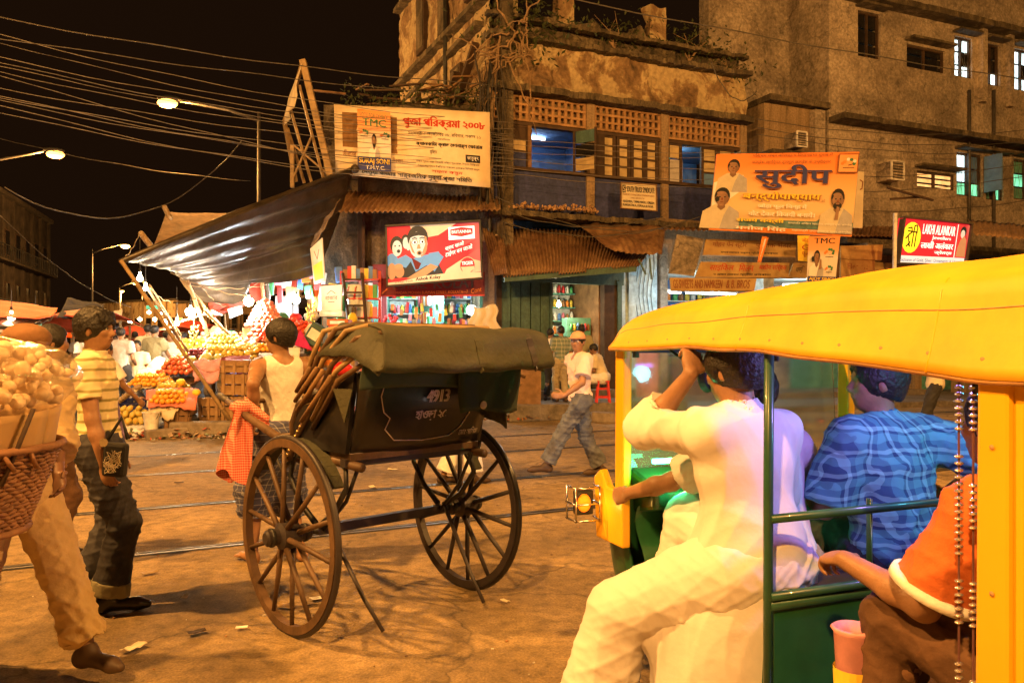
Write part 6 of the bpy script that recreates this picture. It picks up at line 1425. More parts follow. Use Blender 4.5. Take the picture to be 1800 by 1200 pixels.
# cartons stacked to the right
CT = [(534, 568, 604, 621, 15.0, 'carton_dark', 'dark green printed carton low in the stack by the tomatoes', 0), (577, 612, 596, 606, 15.6, 'carton_brown', 'flat brown carton under the red one', 0), (576, 616, 583, 596, 15.6, 'carton_brown', 'brown lettered carton third from the top', 0),
      (577, 614, 573, 583, 15.7, 'carton_red', 'red carton with a yellow label second from the top', 0), (574, 611, 561, 572, 15.8, 'orange_cloth', 'orange carton on top of the stack', 0), (560, 600, 546, 556, 16.4, 'carton_white', 'pale carton behind the top of the stack', 0), (556, 590, 628, 646, 15.1, 'carton_brown', 'brown carton beneath the red plastic bag', 0), (590, 625, 646, 668, 15.2, 'carton_brown', 'brown carton behind the rickshaw ribs', 0)]
for (x0, x1, y0, y1, D, m, lab, rz) in CT:
    p, s_ = crp(x0, x1, y0, y1, D); carton(lab, p, s_, m, rnd.uniform(-.1, .1))
carton('dark carton tilted open on the stack beside the tomatoes', P(545, 603, 15.0), (.28, .25, .38), 'carton_dark', rot=(0, R(32), 0)); carton('pale open carton leaning behind the tilted dark one', P(535, 600, 15.2), (.25, .2, .34), 'carton_white', rot=(0, R(40), 0))
o = MB().ball((0, 0, 0), .17, 16, 10, (1.3, .8, .75), .06).build('plastic_bag', mat('red_plastic', (.6, .03, .03), .25, bump=.4), None, P(600, 648, 14.6), smooth=True); tag(o, 'shiny red plastic bag behind the puller\'s hand', 'bag')
o = MB().add([(0, 0, 0), (.35, 0, -.1), (.15, -.05, .28)], [(0, 1, 2)]).build('magenta_cloth', mat('magenta', (.5, .02, .16), .7), None, P(515, 606, 14.7)); solid(o, .02); tag(o, 'triangular magenta cloth corner by the tilted carton', 'cloth')
o = MB().ball((0, 0, 0), .11, 10, 7, (1, .8, 1), .15).build('green_bag', goods_m[3], None, P(507, 590, 14.8), smooth=True); tag(o, 'green plastic bag beside the magenta cloth', 'bag')
# banana bunches hanging from the pole
def bananas(pos, n, lab, m):
    o = thing('banana_bunch', lab, 'bananas', pos)
    for i in range(n):
        a = i * 2.4; z = -.03 * i; MB().tube([(math.cos(a) * .02, math.sin(a) * .02, z), (math.cos(a) * .07, math.sin(a) * .07, z - .03), (math.cos(a) * .09, math.sin(a) * .09, z + .04)], [.012, .02, .01], 6).build('banana', m, o, smooth=True)
    MB().cyl((0, 0, -.03 * n), (0, 0, .3), .012, .012, 6).build('stalk', MATS['bamboo'], o)
mb = mat('banana', (.7, .62, .12), .5, c2=(.45, .5, .08), scale=8)
bananas(P(341, 574, 15), 14, 'yellow green banana bunch hanging under the bulb', mb); bananas(P(546, 533, 16), 14, 'yellow bananas hanging above the cartons', mb)
# garlands of fruit nets hanging over the tomatoes
# big black tarp
A_ = (215, 459, 13.0); B_ = (622, 300, 17.6); C_ = (585, 405, 18.2); D_ = (300, 478, 13.6)
bt = thing('black_tarp', 'big glossy black plastic tarp sloping over the fruit stall', 'tarp', P(*A_))
def tp(pts, seed, name='sheet', sag=.15, fold=.05, nu=50, nv=24, m='black_tarp'):
    a, b_, c, d = [P(*p) for p in pts]; o = bt.location
    def f(u, v):
        p = (a * (1 - u) + b_ * u) * (1 - v) + (d * (1 - u) + c * u) * v
        w_ = fold * (math.sin(v * 21 + 2.2 * math.sin(u * 3 + seed)) + .8 * mnoise.noise((u * 5, v * 16, seed)) + .4 * mnoise.noise((u * 17, v * 23, seed))) * (.25 + u * .9)
        return p - o - Vector((0, 0, sag * 4 * u * (1 - u) * (v) + .015 * math.sin(u * 11) * v)) + Vector((.1 * w_, .7 * w_, w_))
    ob = MB().grid(f, nu, nv).build(name, MATS[m], bt, smooth=True); solid(ob, .006); return ob
tp([(215, 457, 13.0), (622, 298, 17.6), (590, 400, 18.4), (300, 476, 14.2)], 1)
tp([(300, 474, 14.2), (590, 398, 18.4), (560, 480, 17.8), (330, 500, 15.0)], 5, 'lower_sheet', .12, .04)
tp([(330, 498, 15.0), (450, 470, 16.5), (430, 530, 16.4), (345, 522, 15.6)], 8, 'inner_sheet', .1, .04, 20, 10)
b = MB(); b.tube([P(212, 460, 12.98) - bt.location, P(420, 372, 15.2) - bt.location, P(625, 296, 17.5) - bt.location], [.05, .05, .06], 8); b.build('rolled_edge', MATS['black_tarp'], bt, smooth=True)
tag(MB().ball((0, 0, 0), .1, 10, 7, (1, 1, 1), .1).build('tarp_bundle', MATS['black_tarp'], None, P(624, 297, 17.4), smooth=True), 'bunched black tarp end tied at the banner corner', 'bundle')
tarp('red_tarp', 'dull red tarp strung beneath the black one', [(365, 525, 17), (520, 455, 19.5), (545, 490, 19.5), (372, 558, 17)], MATS['red_tarp'], sag=.1, fold=.03)
tarp('brown_roof_cloth', 'brown sackcloth roof rising behind the black tarp', [(292, 374, 19), (398, 374, 20), (388, 400, 18), (272, 428, 17)], MATS['brown_cloth_roof'], sag=.05, fold=.02)
tarp('thatch_flap', 'ragged pale flap under the corner tin awning', [(520, 415, 17.8), (600, 345, 17.8), (560, 420, 17.6), (505, 460, 17.8)], mat('thatch', (.34, .24, .15), .95, c2=(.2, .13, .07), scale=20, bump=.8), sag=.05, fold=.05)
def pole(name, label, a, b_, r=.035, group='bamboo poles of the fruit stall', m='bamboo', cat='pole'):
    a, b_ = P(*a), P(*b_); o = thing(name, label, cat, b_ if b_.z < a.z else a, 0, group); q = a - o.location; w_ = b_ - o.location
    n = 9; MB().tube([q.lerp(w_, i / n) + Vector((rnd.uniform(-.012, .012), 0, rnd.uniform(-.01, .01))) for i in range(n + 1)], [r * rnd.uniform(.9, 1.08) for i in range(n + 1)], 8).build('cane', MATS[m], o, smooth=True)
    for i in range(1, n): c = q.lerp(w_, i / n); d = (w_ - q).normalized() * .012; MB().cyl(c - d, c + d, r * 1.18, r * 1.18, 8).build('node', MATS[m], o, smooth=True)
    return o
pole('bamboo_pole', 'long leaning bamboo pole propping the tip of the black tarp', (212, 458, 12.95), (412, 748, 14.0), .034)
pole('bamboo_pole', 'second bamboo pole tied close to the long leaning one', (250, 492, 14), (345, 640, 15), .025)
pole('bamboo_pole', 'thin pole crossing behind the left fruit heaps', (262, 500, 15), (318, 590, 15.8), .02); pole('bamboo_pole', 'upright slanting bamboo pole right of the left bulb', (326, 486, 14.8), (370, 600, 15.6), .04)
pole('bamboo_pole', 'bamboo pole slanting right behind the fruit pyramid', (318, 490, 14.9), (412, 604, 15.8), .035); pole('bamboo_pole', 'lowest of the poles slanting toward the puller\'s head', (360, 548, 15), (428, 612, 15.6), .03)
pole('bamboo_pole', 'thin bright rod stretched between both bulbs', (315, 566, 15), (358, 552, 15.3), .015); pole('bamboo_pole', 'bamboo stick sticking up through the tarp top', (246, 408, 15.2), (268, 436, 15.2), .05); pole('bamboo_pole', 'crooked bamboo stick above the brown roof cloth', (288, 362, 17.5), (300, 385, 17.5), .05)
pole('bamboo_pole', 'upright pole at the back of the stall left of the shirts', (457, 440, 17.5), (466, 565, 17.5), .04); pole('bamboo_pole', 'grey upright pipe beside the back pole', (467, 470, 17.4), (474, 560, 17.4), .05, m='pole_metal'); pole('bamboo_pole', 'thin pole behind the clipboard sign', (394, 540, 17.5), (398, 600, 17.5), .02)
pole('fallen_pole', 'bamboo pole lying against the left tray of the stall', (206, 707, 14.4), (246, 678, 14.1), .045)
s = Sign('price_board', 'small pale blue board hanging beside the right bulb', 'board', (400, 543, 16.5), (424, 537, 16.5), (427, 551, 16.5), (404, 560, 16.5), mat('board_pale', (.55, .62, .75), .7), .02); s.stroke([(.1, .7), (.9, .7)], .01, MATS['ink_blue']); s.stroke([(.1, .4), (.9, .4)], .01, MATS['ink_blue'])
bulb('light_bulb', 'bright bare bulb over the yellow fruit, the left one', P(335, 545, 15.0), 330, (1, .78, .5), .10)
bulb('light_bulb', 'bright bare bulb right of the pale blue board', P(437, 527, 15.6), 330, (1, .88, .68), .10)
bulb('light_bulb', 'small bulb at the end of the thin bright rod', P(311, 567, 15.0), 30, (1, .8, .5), .045); bulb('light_bulb', 'small bulb on the leaning pole below the tarp tip', P(256, 506, 14.0), 15, (1, .85, .6), .04); bulb('light_bulb', 'glassy bulb hanging at the tarp edge', P(246, 488, 13.6), 15, (1, .9, .7), .05)
bulb('light_bulb', 'cold white bulb shining behind the hanging shirts', P(521, 525, 17.6), 300, (.85, .97, 1), .09, 'tube_glow'); bulb('light_bulb', 'cold white bulb between the paper bag and red rack', P(606, 517, 17.8), 180, (.85, .97, 1), .08, 'tube_glow')
bulb('light_bulb', 'bulb high under the red tarp on its slanting wire', P(431, 508, 16.5), 20, (1, .85, .6), .05)
o = MB().lathe([(.02, .1), (.2, 0), (.21, -.01), (.02, .09)], 16).build('lamp_shade', MATS['white_paint'], None, P(372, 553, 15.4), smooth=True); tag(o, 'white tin lamp shade tilted between the poles', 'lamp shade')
for i, (a, b_) in enumerate((((250, 492, 14), (300, 530, 15)), ((431, 508, 16.5), (520, 450, 17.5)), ((300, 480, 14.5), (437, 520, 15.6)), ((330, 500, 14.9), (470, 500, 17)), ((246, 408, 15), (215, 455, 13)), ((355, 505, 15), (400, 540, 17)))):
    cable(P(*a), P(*b_), .08, .008, 'stall_rope', 'rope or wire strung under the black tarp of the fruit stall', 'ropes under the stall tarp', MATS['bamboo'], 'rope')
# litter along the kerb
lt = MB(); lm = [mat('litter_%d' % i, c, .8, var=.3, scale=20) for i, c in enumerate(((.4, .3, .2), (.55, .5, .42), (.18, .12, .08), (.35, .18, .08), (.45, .10, .06), (.2, .22, .12)))]
def litter(n, f, s0=.02, s1=.09, z=.0, hz=.02):
    for i in range(n):
        lt.cur = rnd.randrange(6); p = f(); s_ = rnd.uniform(s0, s1)
        if rnd.random() < .6:
            a = Vector((rnd.uniform(-1, 1), rnd.uniform(-1, 1), rnd.uniform(-.4, .4))).normalized() * s_; c = Vector((a.y, -a.x, rnd.uniform(-.3, .6) * s_)) * .7
            k = p + Vector((0, 0, .01 + s_ * .5)); lt.add([k - a - c, k + a - c * .8, k + a * .8 + c, k - a * .7 + c * 1.1, k + Vector((0, 0, s_ * .4))], [(0, 1, 4), (1, 2, 4), (2, 3, 4), (3, 0, 4)])
        else: lt.box(p + Vector((0, 0, s_ * .3)), (s_, s_ * .6, s_ * .4), (rnd.random() * 3, rnd.random() * 3, rnd.random() * 3))
def seg(x0, y0, x1, y1, dz=0, sp=.18):
    def f():
        u = rnd.random(); px = x0 + (x1 - x0) * u; py = y0 + (y1 - y0) * u; D = 1.5 * FL / (py - HZ); p = P(px, py, D); g_ = rnd.gauss(0, sp); return Vector((p.x + rnd.gauss(0, .1), p.y + g_, dz + max(0, .16 * (1 - abs(g_) / sp) * rnd.random())))
    return f
litter(1500, seg(640, 742, 1075, 728), .02, .08); litter(420, seg(200, 772, 480, 765), .015, .06); litter(500, seg(880, 738, 1000, 733, .05, .3), .03, .10); litter(300, seg(640, 720, 880, 715, .14), .03, .12); litter(120, seg(1080, 735, 1700, 770), .02, .07)
def road_f(): 
    D = rnd.uniform(3.5, 13); return Vector((rnd.uniform(-.65, .5) * D, D, 0))
for i in range(170):
    lt.cur = rnd.choice((0, 1, 2, 3)); p = road_f(); s_ = rnd.uniform(.005, .016); lt.box(p + Vector((0, 0, s_ * .3)), (s_, s_ * .7, s_ * .5), (0, 0, rnd.random() * 3))
tag(lt.build('litter', lm), kind='stuff')
for i, (px, py, s_, m) in enumerate(((235, 1143, .06, 'cream_cloth'), (345, 1115, .045, 'dark_wood'), (425, 1107, .03, 'white_cloth'), (325, 1053, .035, 'cream_cloth'), (262, 1010, .05, 'bamboo'), (430, 848, .05, 'cream_cloth'), (655, 858, .06, 'cream_cloth'), (820, 968, .05, 'bamboo'), (315, 850, .05, 'dark_wood'), (500, 1070, .06, 'bamboo'), (690, 827, .06, 'cream_cloth'), (888, 1060, .03, 'pear_'), (560, 1055, .05, 'white_cloth'))):
    D = 1.5 * FL / (py - HZ); p = P(px, py, D); p.z = .004; mm = MATS.get(m, MATS['cream_cloth'])
    o = MB().grid(lambda u, v: ((u - .5) * s_ * 2, (v - .5) * s_, .012 + .5 * s_ * (u - .5) ** 2 + .3 * s_ * abs(mnoise.noise((u * 4 + i, v * 3, 0)))), 5, 4).build('paper_scrap', mm, None, p, rot=(0, 0, rnd.random() * 3)); solid(o, .003)
    tag(o, 'small scrap of rubbish lying on the road near the %s' % ('left walkers' if px < 360 else 'rickshaw'), 'litter', 'scraps on the road')
for i, (px, py, w_) in enumerate(((1010, 735, .9), (905, 728, .7), (440, 762, .35), (415, 770, .28), (385, 765, .3), (1060, 742, .5))):
    D = 1.5 * FL / (py - HZ); p = P(px, py, D); p.z = 0
    tag(MB().box((0, 0, .1), (w_, .3, .22), (0, .05, 0)).build('rubble_stone', MATS['kerb_stone'], None, p, rot=(0, 0, rnd.uniform(-.3, .4)), bevel=.04), ['long kerb stone behind the walking man in the cap', 'kerb stone behind the rickshaw hood', 'rounded stone by the foot of the leaning pole', 'small stone left of the leaning pole foot', 'flat stone in front of the crates', 'broken kerb stone left of the auto rickshaw'][i], 'stone')
# red plastic stool
rsx = P(1058, 690, 17.5)
sto = thing('plastic_stool', 'red plastic stool beside the seated man at the green shop', 'stool', Vector((rsx.x, 17.3, .35)))
for x in (-.13, .13):
    for y in (-.12, .12): MB().beam((x * 1.1, y * 1.1, 0), (x * .8, y * .8, .45), .035).build('leg', MATS['red_paint'], sto)
MB().box((0, 0, .46), (.27, .27, .03)).build('seat', MATS['red_paint'], sto, bevel=.01)
for z in (.12, .3): MB().box((0, -.125, z), (.25, .015, .04)).build('brace', MATS['red_paint'], sto); MB().box((0, .125, z), (.25, .015, .04)).build('brace', MATS['red_paint'], sto)
stp = MB().box((0, 0, 0), (4.4, 1.4, .35)).build('shop_step', MATS['pavement'], None, (1.7, 17.9, .17), rot=(0, 0, YU), bevel=.03); tag(stp, 'long raised stone step in front of the green shop', 'step')
o = thing('tin_drums', 'brown tarpaulin covered heap behind the rickshaw hood', 'heap', P(905, 715, 17)); o.location.z = .1
MB().grid(lambda u, v: ((u - .5) * 1.1, .5 * math.cos(math.pi * u) * .2 - .25 * math.sin(math.pi * v), 1.25 * math.sin(math.pi * min(.5, v)) * (1 - .35 * abs(u - .5)) + .08 * mnoise.noise((u * 6, v * 6, 2))), 14, 14).build('tarpaulin', MATS['brown_cloth_roof'], o, smooth=True); o.name = 'covered_heap'

# clutter of the stall: bags, bundles, baskets and small lamps
CLT = [(360, 655, 14.3, 'orange net bag slumped at the pink sheet', 'orange_cloth', .11), (318, 672, 14.0, 'yellow paper bundle between the lower trays', 'ink_yellow', .09), (282, 668, 14.3, 'white paper bundle at the left tray edge', 'white_cloth', .09), (345, 690, 13.9, 'yellow bag at the end of the red cloth', 'ink_yellow', .08), (300, 735, 13.9, 'brown sack between bucket and crate', 'brown_cloth', .13),
       (332, 738, 14.0, 'dark sack behind the upright crate', 'dark_cloth', .16), (470, 640, 14.5, 'pink bag behind the puller\'s back', 'pink_cloth', .12), (445, 606, 15.4, 'white bag beside the fruit pyramid', 'white_cloth', .12), (497, 560, 16.6, 'green bag hung behind the tomatoes', 'ink_green', .13), (520, 560, 16.8, 'red bag hung by the white shirts', 'red_paint', .13),
       (548, 556, 16.6, 'white bag behind the tilted cartons', 'white_cloth', .14), (585, 534, 17, 'brown bundle under the paper bag', 'brown_cloth', .15), (620, 560, 17, 'yellow bag on the red display rack', 'ink_yellow', .12), (405, 588, 16.8, 'green leaf bundle behind the pears', 'ink_green', .12), (380, 590, 17, 'pale sack behind the pear heap', 'cream_cloth', .2), (240, 700, 14.6, 'grey sack leaning by the blue crate', 'grey_cloth', .16)]
for (px, py, D, lab, m, r) in CLT:
    tag(MB().ball((0, 0, 0), r, 14, 9, (1.1, .8, rnd.uniform(.7, 1.1)), .13).build('bag', MATS[m], None, P(px, py, D), smooth=True, rot=(0, 0, rnd.random() * 3)), lab, 'bag')
for i in range(22):
    x = 470 + i * 8.2 + rnd.uniform(-3, 3); y = rnd.uniform(478, 520); o = MB().box((0, 0, 0), (rnd.uniform(.08, .2), .06, rnd.uniform(.15, .4))).build('packet', goods_m[(i * 3) % 8], None, P(x, y, 17.9), rot=(0, rnd.uniform(-.2, .2), rnd.uniform(-.3, .3)), bevel=.01)
    tag(o, 'small packet hanging among the goods left of the grocery', 'packet', 'packets hung left of the grocery')
FL_ = [(20, 556, 13, 30), (62, 560, 16, 30), (128, 556, 22, 40), (175, 566, 27, 60), (192, 572, 30, 60), (205, 562, 36, 60), (228, 566, 30, 60), (246, 560, 40, 90), (272, 560, 44, 90), (290, 566, 26, 60), (286, 548, 38, 0), (262, 548, 50, 0), (150, 560, 30, 0)]
FN = ['under the orange tarp, left one', 'under the orange tarp, right one', 'below the dark awning', 'left of the peaked awning', 'below the peaked awning', 'right of the peaked awning', 'before the far facade, low', 'high before the far facade', 'right before the far facade', 'just left of the bamboo poles', 'high left of the bamboo poles', 'highest in the far lane', 'at the dark awning\'s right end']
for (px, py, D, e), n_ in zip(FL_, FN): bulb('market_bulb', 'small bulb glowing in the market lane ' + n_, P(px, py, D), e * 2, (1, .75, .45), .035 + D * .0016, wire=.3)
for i, (px, D, m) in enumerate(((110, 19, 'red_tarp'), (150, 24, 'brown_cloth_roof'), (190, 31, 'orange_tarp'), (232, 36, 'grey_cloth'), (268, 33, 'brown_cloth_roof'), (300, 27, 'red_tarp'))):
    c = P(px, 572, D); c.z = 0; o = thing('market_stall', ['stall with dull red cover far left', 'stall with brown cover under the dark awning', 'stall with orange cover past the peaked awning', 'stall with grey cover before the far facade', 'stall with brown cover left of the poles', 'stall with red cover behind the leaning pole'][i], 'stall', c, R(rnd.uniform(-20, 20)))
    for x in (-1.1, 1.1):
        for y in (-.6, .6): MB().cyl((x, y, 0), (x, y, 2.2), .035, .035, 6).build('post', MATS['bamboo'], o)
    k = MB().grid(lambda u, v: ((u - .5) * 2.9, (v - .5) * 2, 2.35 - .5 * abs(v - .5) - .15 * math.sin(u * 6.3) + .08 * mnoise.noise((u * 4, v * 4, i))), 14, 10).build('cover', MATS[m], o, smooth=True); solid(k, .02)
    MB().box((0, 0, .75), (2.2, 1.1, .08)).build('table', MATS['mid_wood'], o)
    for q in range(14): MB().box((-.95 + q * .15, rnd.uniform(-.4, .3), .79 + .1), (.13, .2, rnd.uniform(.1, .35))).build('goods', goods_m[(q * 3 + i) % 8], o)
# ================================================================== hand pulled rickshaw
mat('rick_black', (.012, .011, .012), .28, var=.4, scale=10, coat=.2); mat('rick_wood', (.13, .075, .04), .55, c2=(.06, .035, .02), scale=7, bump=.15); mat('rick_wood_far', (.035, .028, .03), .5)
mat('hood_olive', (.062, .062, .036), .75, c2=(.034, .036, .024), scale=3, bump=.3, bscale=40); mat('hood_green', (.030, .050, .038), .8, c2=(.02, .035, .027), scale=4, bump=.15); mat('brass', (.55, .38, .15), .35, .9); mat('pale_paint', (.42, .36, .33), .7)
RF = Vector((-.68, .73, 0)).normalized(); RA_ = Vector((-.745, 4.62, 0)); RZ = math.atan2(RF.y, RF.x) - math.pi / 2
rk_ = thing('hand_rickshaw', 'hand pulled rickshaw with folded olive hood and tall spoked wheels', 'rickshaw', RA_, RZ)
WR = .52
def wheel(x, far):
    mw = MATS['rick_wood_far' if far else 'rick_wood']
    wl = thing('wheel', None, None); wl.parent = rk_; wl.location = (x, 0, WR); wl.empty_display_size = .05
    for k in ('label', 'category'):
        if k in wl: del wl[k]
    n = 64
    rim = MB().lathe([(WR - .055, -.021), (WR - .012, -.021), (WR - .012, .021), (WR - .055, .021), (WR - .055, -.021)], n, ax='x')
    rim.f = rim.f[:-2]; rim.m = rim.m[:-2]; rim.build('rim', mw, wl, smooth=False)
    tyre = MB().tube([(0, (WR - .008) * math.cos(2 * math.pi * i / n), (WR - .008) * math.sin(2 * math.pi * i / n)) for i in range(n)], .017, 8, closed=True); tyre.build('tyre', MATS['rick_black' if far else 'rick_wood_far'], wl, smooth=True)
    for sx in (-1, 1):
        for i in range(14):
            if i % 2 == (sx > 0): continue
            a = 2 * math.pi * (i + .3) / 14; c, s_ = math.cos(a), math.sin(a)
            MB().tube([(sx * .03, .05 * c, .05 * s_), (sx * .012, .25 * c, .25 * s_), (0, (WR - .05) * c, (WR - .05) * s_)], [.016, .0145, .012], 8).build('spoke', mw, wl, smooth=True)
    MB().lathe([(.03, -.13), (.042, -.12), (.045, -.06), (.07, -.045), (.075, 0), (.07, .045), (.045, .06), (.042, .12), (.03, .13)], 20, ax='x').build('hub', MATS['rick_wood_far'], wl, smooth=False)
    for sx in (-1, 1): MB().lathe([(.047, sx * .085), (.05, sx * .09), (.05, sx * .10), (.047, sx * .105)], 20, ax='x').build('hub_band', MATS['iron'], wl)
    return wl
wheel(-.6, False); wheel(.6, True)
def rb_(name, m, mb, **k): return mb.build(name, MATS[m], rk_, **k)
rb_('axle', 'iron', MB().cyl((-.62, 0, WR), (.62, 0, WR), .018, .018, 12), smooth=True); rb_('axle_beam', 'rick_wood_far', MB().box((0, 0, WR), (.86, .05, .05)))
# shafts
for sx in (-1, 1):
    rb_('shaft', 'rick_wood', MB().tube([(sx * .41, -.42, .90), (sx * .42, 0, .92), (sx * .42, .45, .98), (sx * .40, .9, 1.07), (sx * .36, 1.38, 1.17)], [.024, .027, .027, .025, .020], 10), smooth=True)
rb_('crossbar', 'rick_wood', MB().tube([(-.37, 1.28, 1.15), (.37, 1.28, 1.15)], .018, 8), smooth=True); rb_('crossbar', 'rick_wood', MB().tube([(-.42, .5, .985), (.42, .5, .985)], .018, 8), smooth=True)
tips = MB()
for sx in (-1, 1): tips.tube([(sx * .365, 1.3, 1.158), (sx * .355, 1.46, 1.185)], [.024, .022], 10)
rb_('handle_tip', 'pole_metal', tips, smooth=True)
# iron springs and stays from axle to shafts
for sx in (-1, 1):
    for s2 in (-1, 1):
        rb_('leaf_spring', 'iron', MB().tube([(sx * .42, s2 * .03, WR + .03), (sx * .43, s2 * .18, WR + .12), (sx * .43, s2 * .30, WR + .26), (sx * .42, s2 * .28, WR + .36), (sx * .42, s2 * .18, WR + .41)], [.018, .016, .016, .014, .012], 6), smooth=True)
    rb_('stay', 'iron', MB().tube([(sx * .40, -.02, WR), (sx * .38, -.22, .70), (sx * .38, -.34, .90)], .011, 6), smooth=True)
    rb_('support_leg', 'rick_wood_far', MB().tube([(sx * .40, -.05, WR + .05), (sx * .36 + .02, -.33, .20), (sx * .34 + .03, -.46, .06)], [.013, .011, .010], 8), smooth=True)
    # mudguard arch over the inner side of the wheel
    ar = MB(); N = 14; pr = []
    for i in range(N + 1):
        a = R(150 - 118 * i / N); pr.append((WR + .10) * math.cos(a)); pr.append(WR + (WR + .0) * math.sin(a))
    pts = [Vector((sx * .47, pr[2 * i] * .75 + .12, pr[2 * i + 1] * .82 + .15)) for i in range(N + 1)]
    for i in range(N): ar.beam(pts[i], pts[i + 1], .085, .014, up=(sx, 0, 0.001)) if False else ar.beam(pts[i], pts[i + 1], .07, .018)
    rb_('mudguard', 'hood_olive', ar)
# seat body
fl = MB(); fl.box((0, .02, .945), (.86, .72, .035)); rb_('floor_board', 'rick_wood', fl)
bk = MB(); N = 12
def bkf(u, v):
    z = .965 + .42 * v; y = -.30 - .13 * math.sin(v * 1.5) - .02 * math.cos((u - .5) * 3); return Vector(((u - .5) * (.84 + .06 * v), y, z))
bk.grid(bkf, 14, 8); o = rb_('back_panel', 'rick_black', bk, smooth=True); solid(o, .025, 1)
def onback(u, v, off=.006): p = bkf(u, v); return p + Vector((0, -off - .028, 0))
def backtext(s_, u0, u1, v0, v1, m='pale_paint', bold=.0):
    vs, fs, lay, x0, x1, y0, y1 = text_geo(s_); b = MB()
    for dx in ([0] if not bold else [-bold, 0, bold]): b.add([onback(u0 + (u1 - u0) * (x - x0) / (x1 - x0) + dx, v0 + (v1 - v0) * (y - y0) / (y1 - y0), .004 + .0008 * l + abs(dx)) for (x, y, z), l in zip(vs, lay)], fs)
    b.build('lettering', MATS[m], rk_)
backtext('4913', .46, .63, .60, .76, bold=.006); backtext('হাওড়া ২৫', .40, .64, .36, .50, bold=.003); backtext('মোঃ সালিম', .80, .97, .12, .22)
fr_ = [(.16, .86), (.14, .70), (.17, .50), (.22, .42), (.20, .28), (.28, .13), (.5, .10), (.72, .13), (.80, .25), (.84, .42), (.86, .6)]
def strip(pts, wd, name, m):
    b = MB(); b.tube([onback(u, v, .004) for u, v in pts], wd, 5); b.build(name, MATS[m], rk_, smooth=True)
strip(fr_, .0035, 'painted_border', 'pale_paint')
rb_('bottom_rail', 'pale_paint', MB().beam((-.43, -.318, .955), (.43, -.318, .955), .03, .022)); rb_('bottom_rail', 'rick_wood_far', MB().beam((-.45, -.30, .915), (.45, -.30, .915), .05, .04))
for sx in (-1, 1):
    sp_ = MB(); q = [(-.33, .965), (.20, .965), (.22, 1.08), (.12, 1.19), (-.10, 1.23), (-.22, 1.30), (-.42, 1.385)]
    sp_.prism([(sx * .43, y, z) for y, z in q], (sx * .025, 0, 0)); rb_('side_panel', 'rick_black', sp_)
    rb_('armrest', 'rick_wood', MB().tube([(sx * .445, .23, .97), (sx * .45, .24, 1.08), (sx * .45, .16, 1.2), (sx * .45, -.02, 1.245), (sx * .445, -.25, 1.30)], .02, 8), smooth=True)
    n = 16; st_ = MB()
    for i in range(n): t = i / (n - 1); st_.ball((sx * .475, .26 - .42 * t ** 1.3, .88 + .42 * t - .0 * t), .010, 8, 5)
    rb_('stud', 'brass', st_, smooth=True); rb_('edge_trim', 'rick_wood', MB().tube([(sx * .46, .26 - .42 * (i / 8) ** 1.3, .88 + .42 * i / 8) for i in range(9)], .018, 8), smooth=True)
rb_('seat_cushion', 'maroon', MB().box((0, -.08, 1.12), (.82, .42, .10)), bevel=.03); rb_('footboard', 'rick_wood', MB().box((0, .42, .86), (.7, .34, .025), (.15, 0, 0)))
rb_('footboard_bracket', 'iron', MB().tube([(-.38, .25, .95), (-.38, .5, .78), (-.36, .62, .86)], .012, 6), smooth=True); rb_('footboard_bracket', 'iron', MB().tube([(.38, .25, .95), (.38, .5, .78), (.36, .62, .86)], .012, 6), smooth=True)
# folded hood: fan of bent bamboo bows pivoting on the armrests, cloth gathered behind
piv = (.06, 1.14)
bows = [(-.20, 1.62), (-.34, 1.63), (-.46, 1.62), (-.56, 1.58), (-.64, 1.53), (-.70, 1.47)]
for i, (by, bz) in enumerate(bows):
    py_, pz_ = piv[0] + .02 * (i % 3) - .05 * i * .5, piv[1] - .012 * i + .06; pts = []
    for sx in (-1, 1):
        seq = [(sx * .47, py_, pz_ + (.11 - .035 * i)), (sx * .49, py_ + (by - py_) * .45, pz_ + (bz - pz_) * .62), (sx * .48, py_ + (by - py_) * .85, pz_ + (bz - pz_) * .94), (sx * .40, by, bz)]
        pts += seq if sx < 0 else seq[::-1]
    rb_('hood_bow', 'rick_wood' if i % 2 else 'bamboo', MB().tube(pts, .014, 8), smooth=True)
    ex = MB()
    if i < 4:
        for sx in (-1, 1): rb_('hood_slat', 'mid_wood', MB().tube([(sx * (.50 + .01 * (i % 2)), py_ + .04, pz_ + (.07 - .04 * i)), (sx * .51, py_ + (by - py_) * .5, pz_ + (bz - pz_) * .55 - .03)], [.012, .014], 6), smooth=True)
# cloth: pleated top
def hood(u, v):     # u across, v from front bow backwards/down
    x = (u - .5) * 2; q = abs(x)
    y = -.16 - .62 * v; z = 1.62 - .015 * math.sin(math.pi * u) - .02 * v - .20 * max(0, v - .45) ** 1.2
    z += .02 * math.sin(v * 24 + .6 * math.sin(u * 3)) * (1 - q ** 4) * (1 if u < .45 else .25)
    w_ = .50 + .05 * v
    if q > .8: z -= (q - .8) ** 1.3 * 1.3 * (1 - v * .2)
    return Vector((x * w_, y - .03 * math.sin(u * 9 + v * 3), z + .012 * mnoise.noise((u * 5, v * 5, 3))))
hg = MB().grid(hood, 40, 34); o = rb_('hood_cloth', 'hood_olive', hg, smooth=True); solid(o, .012)
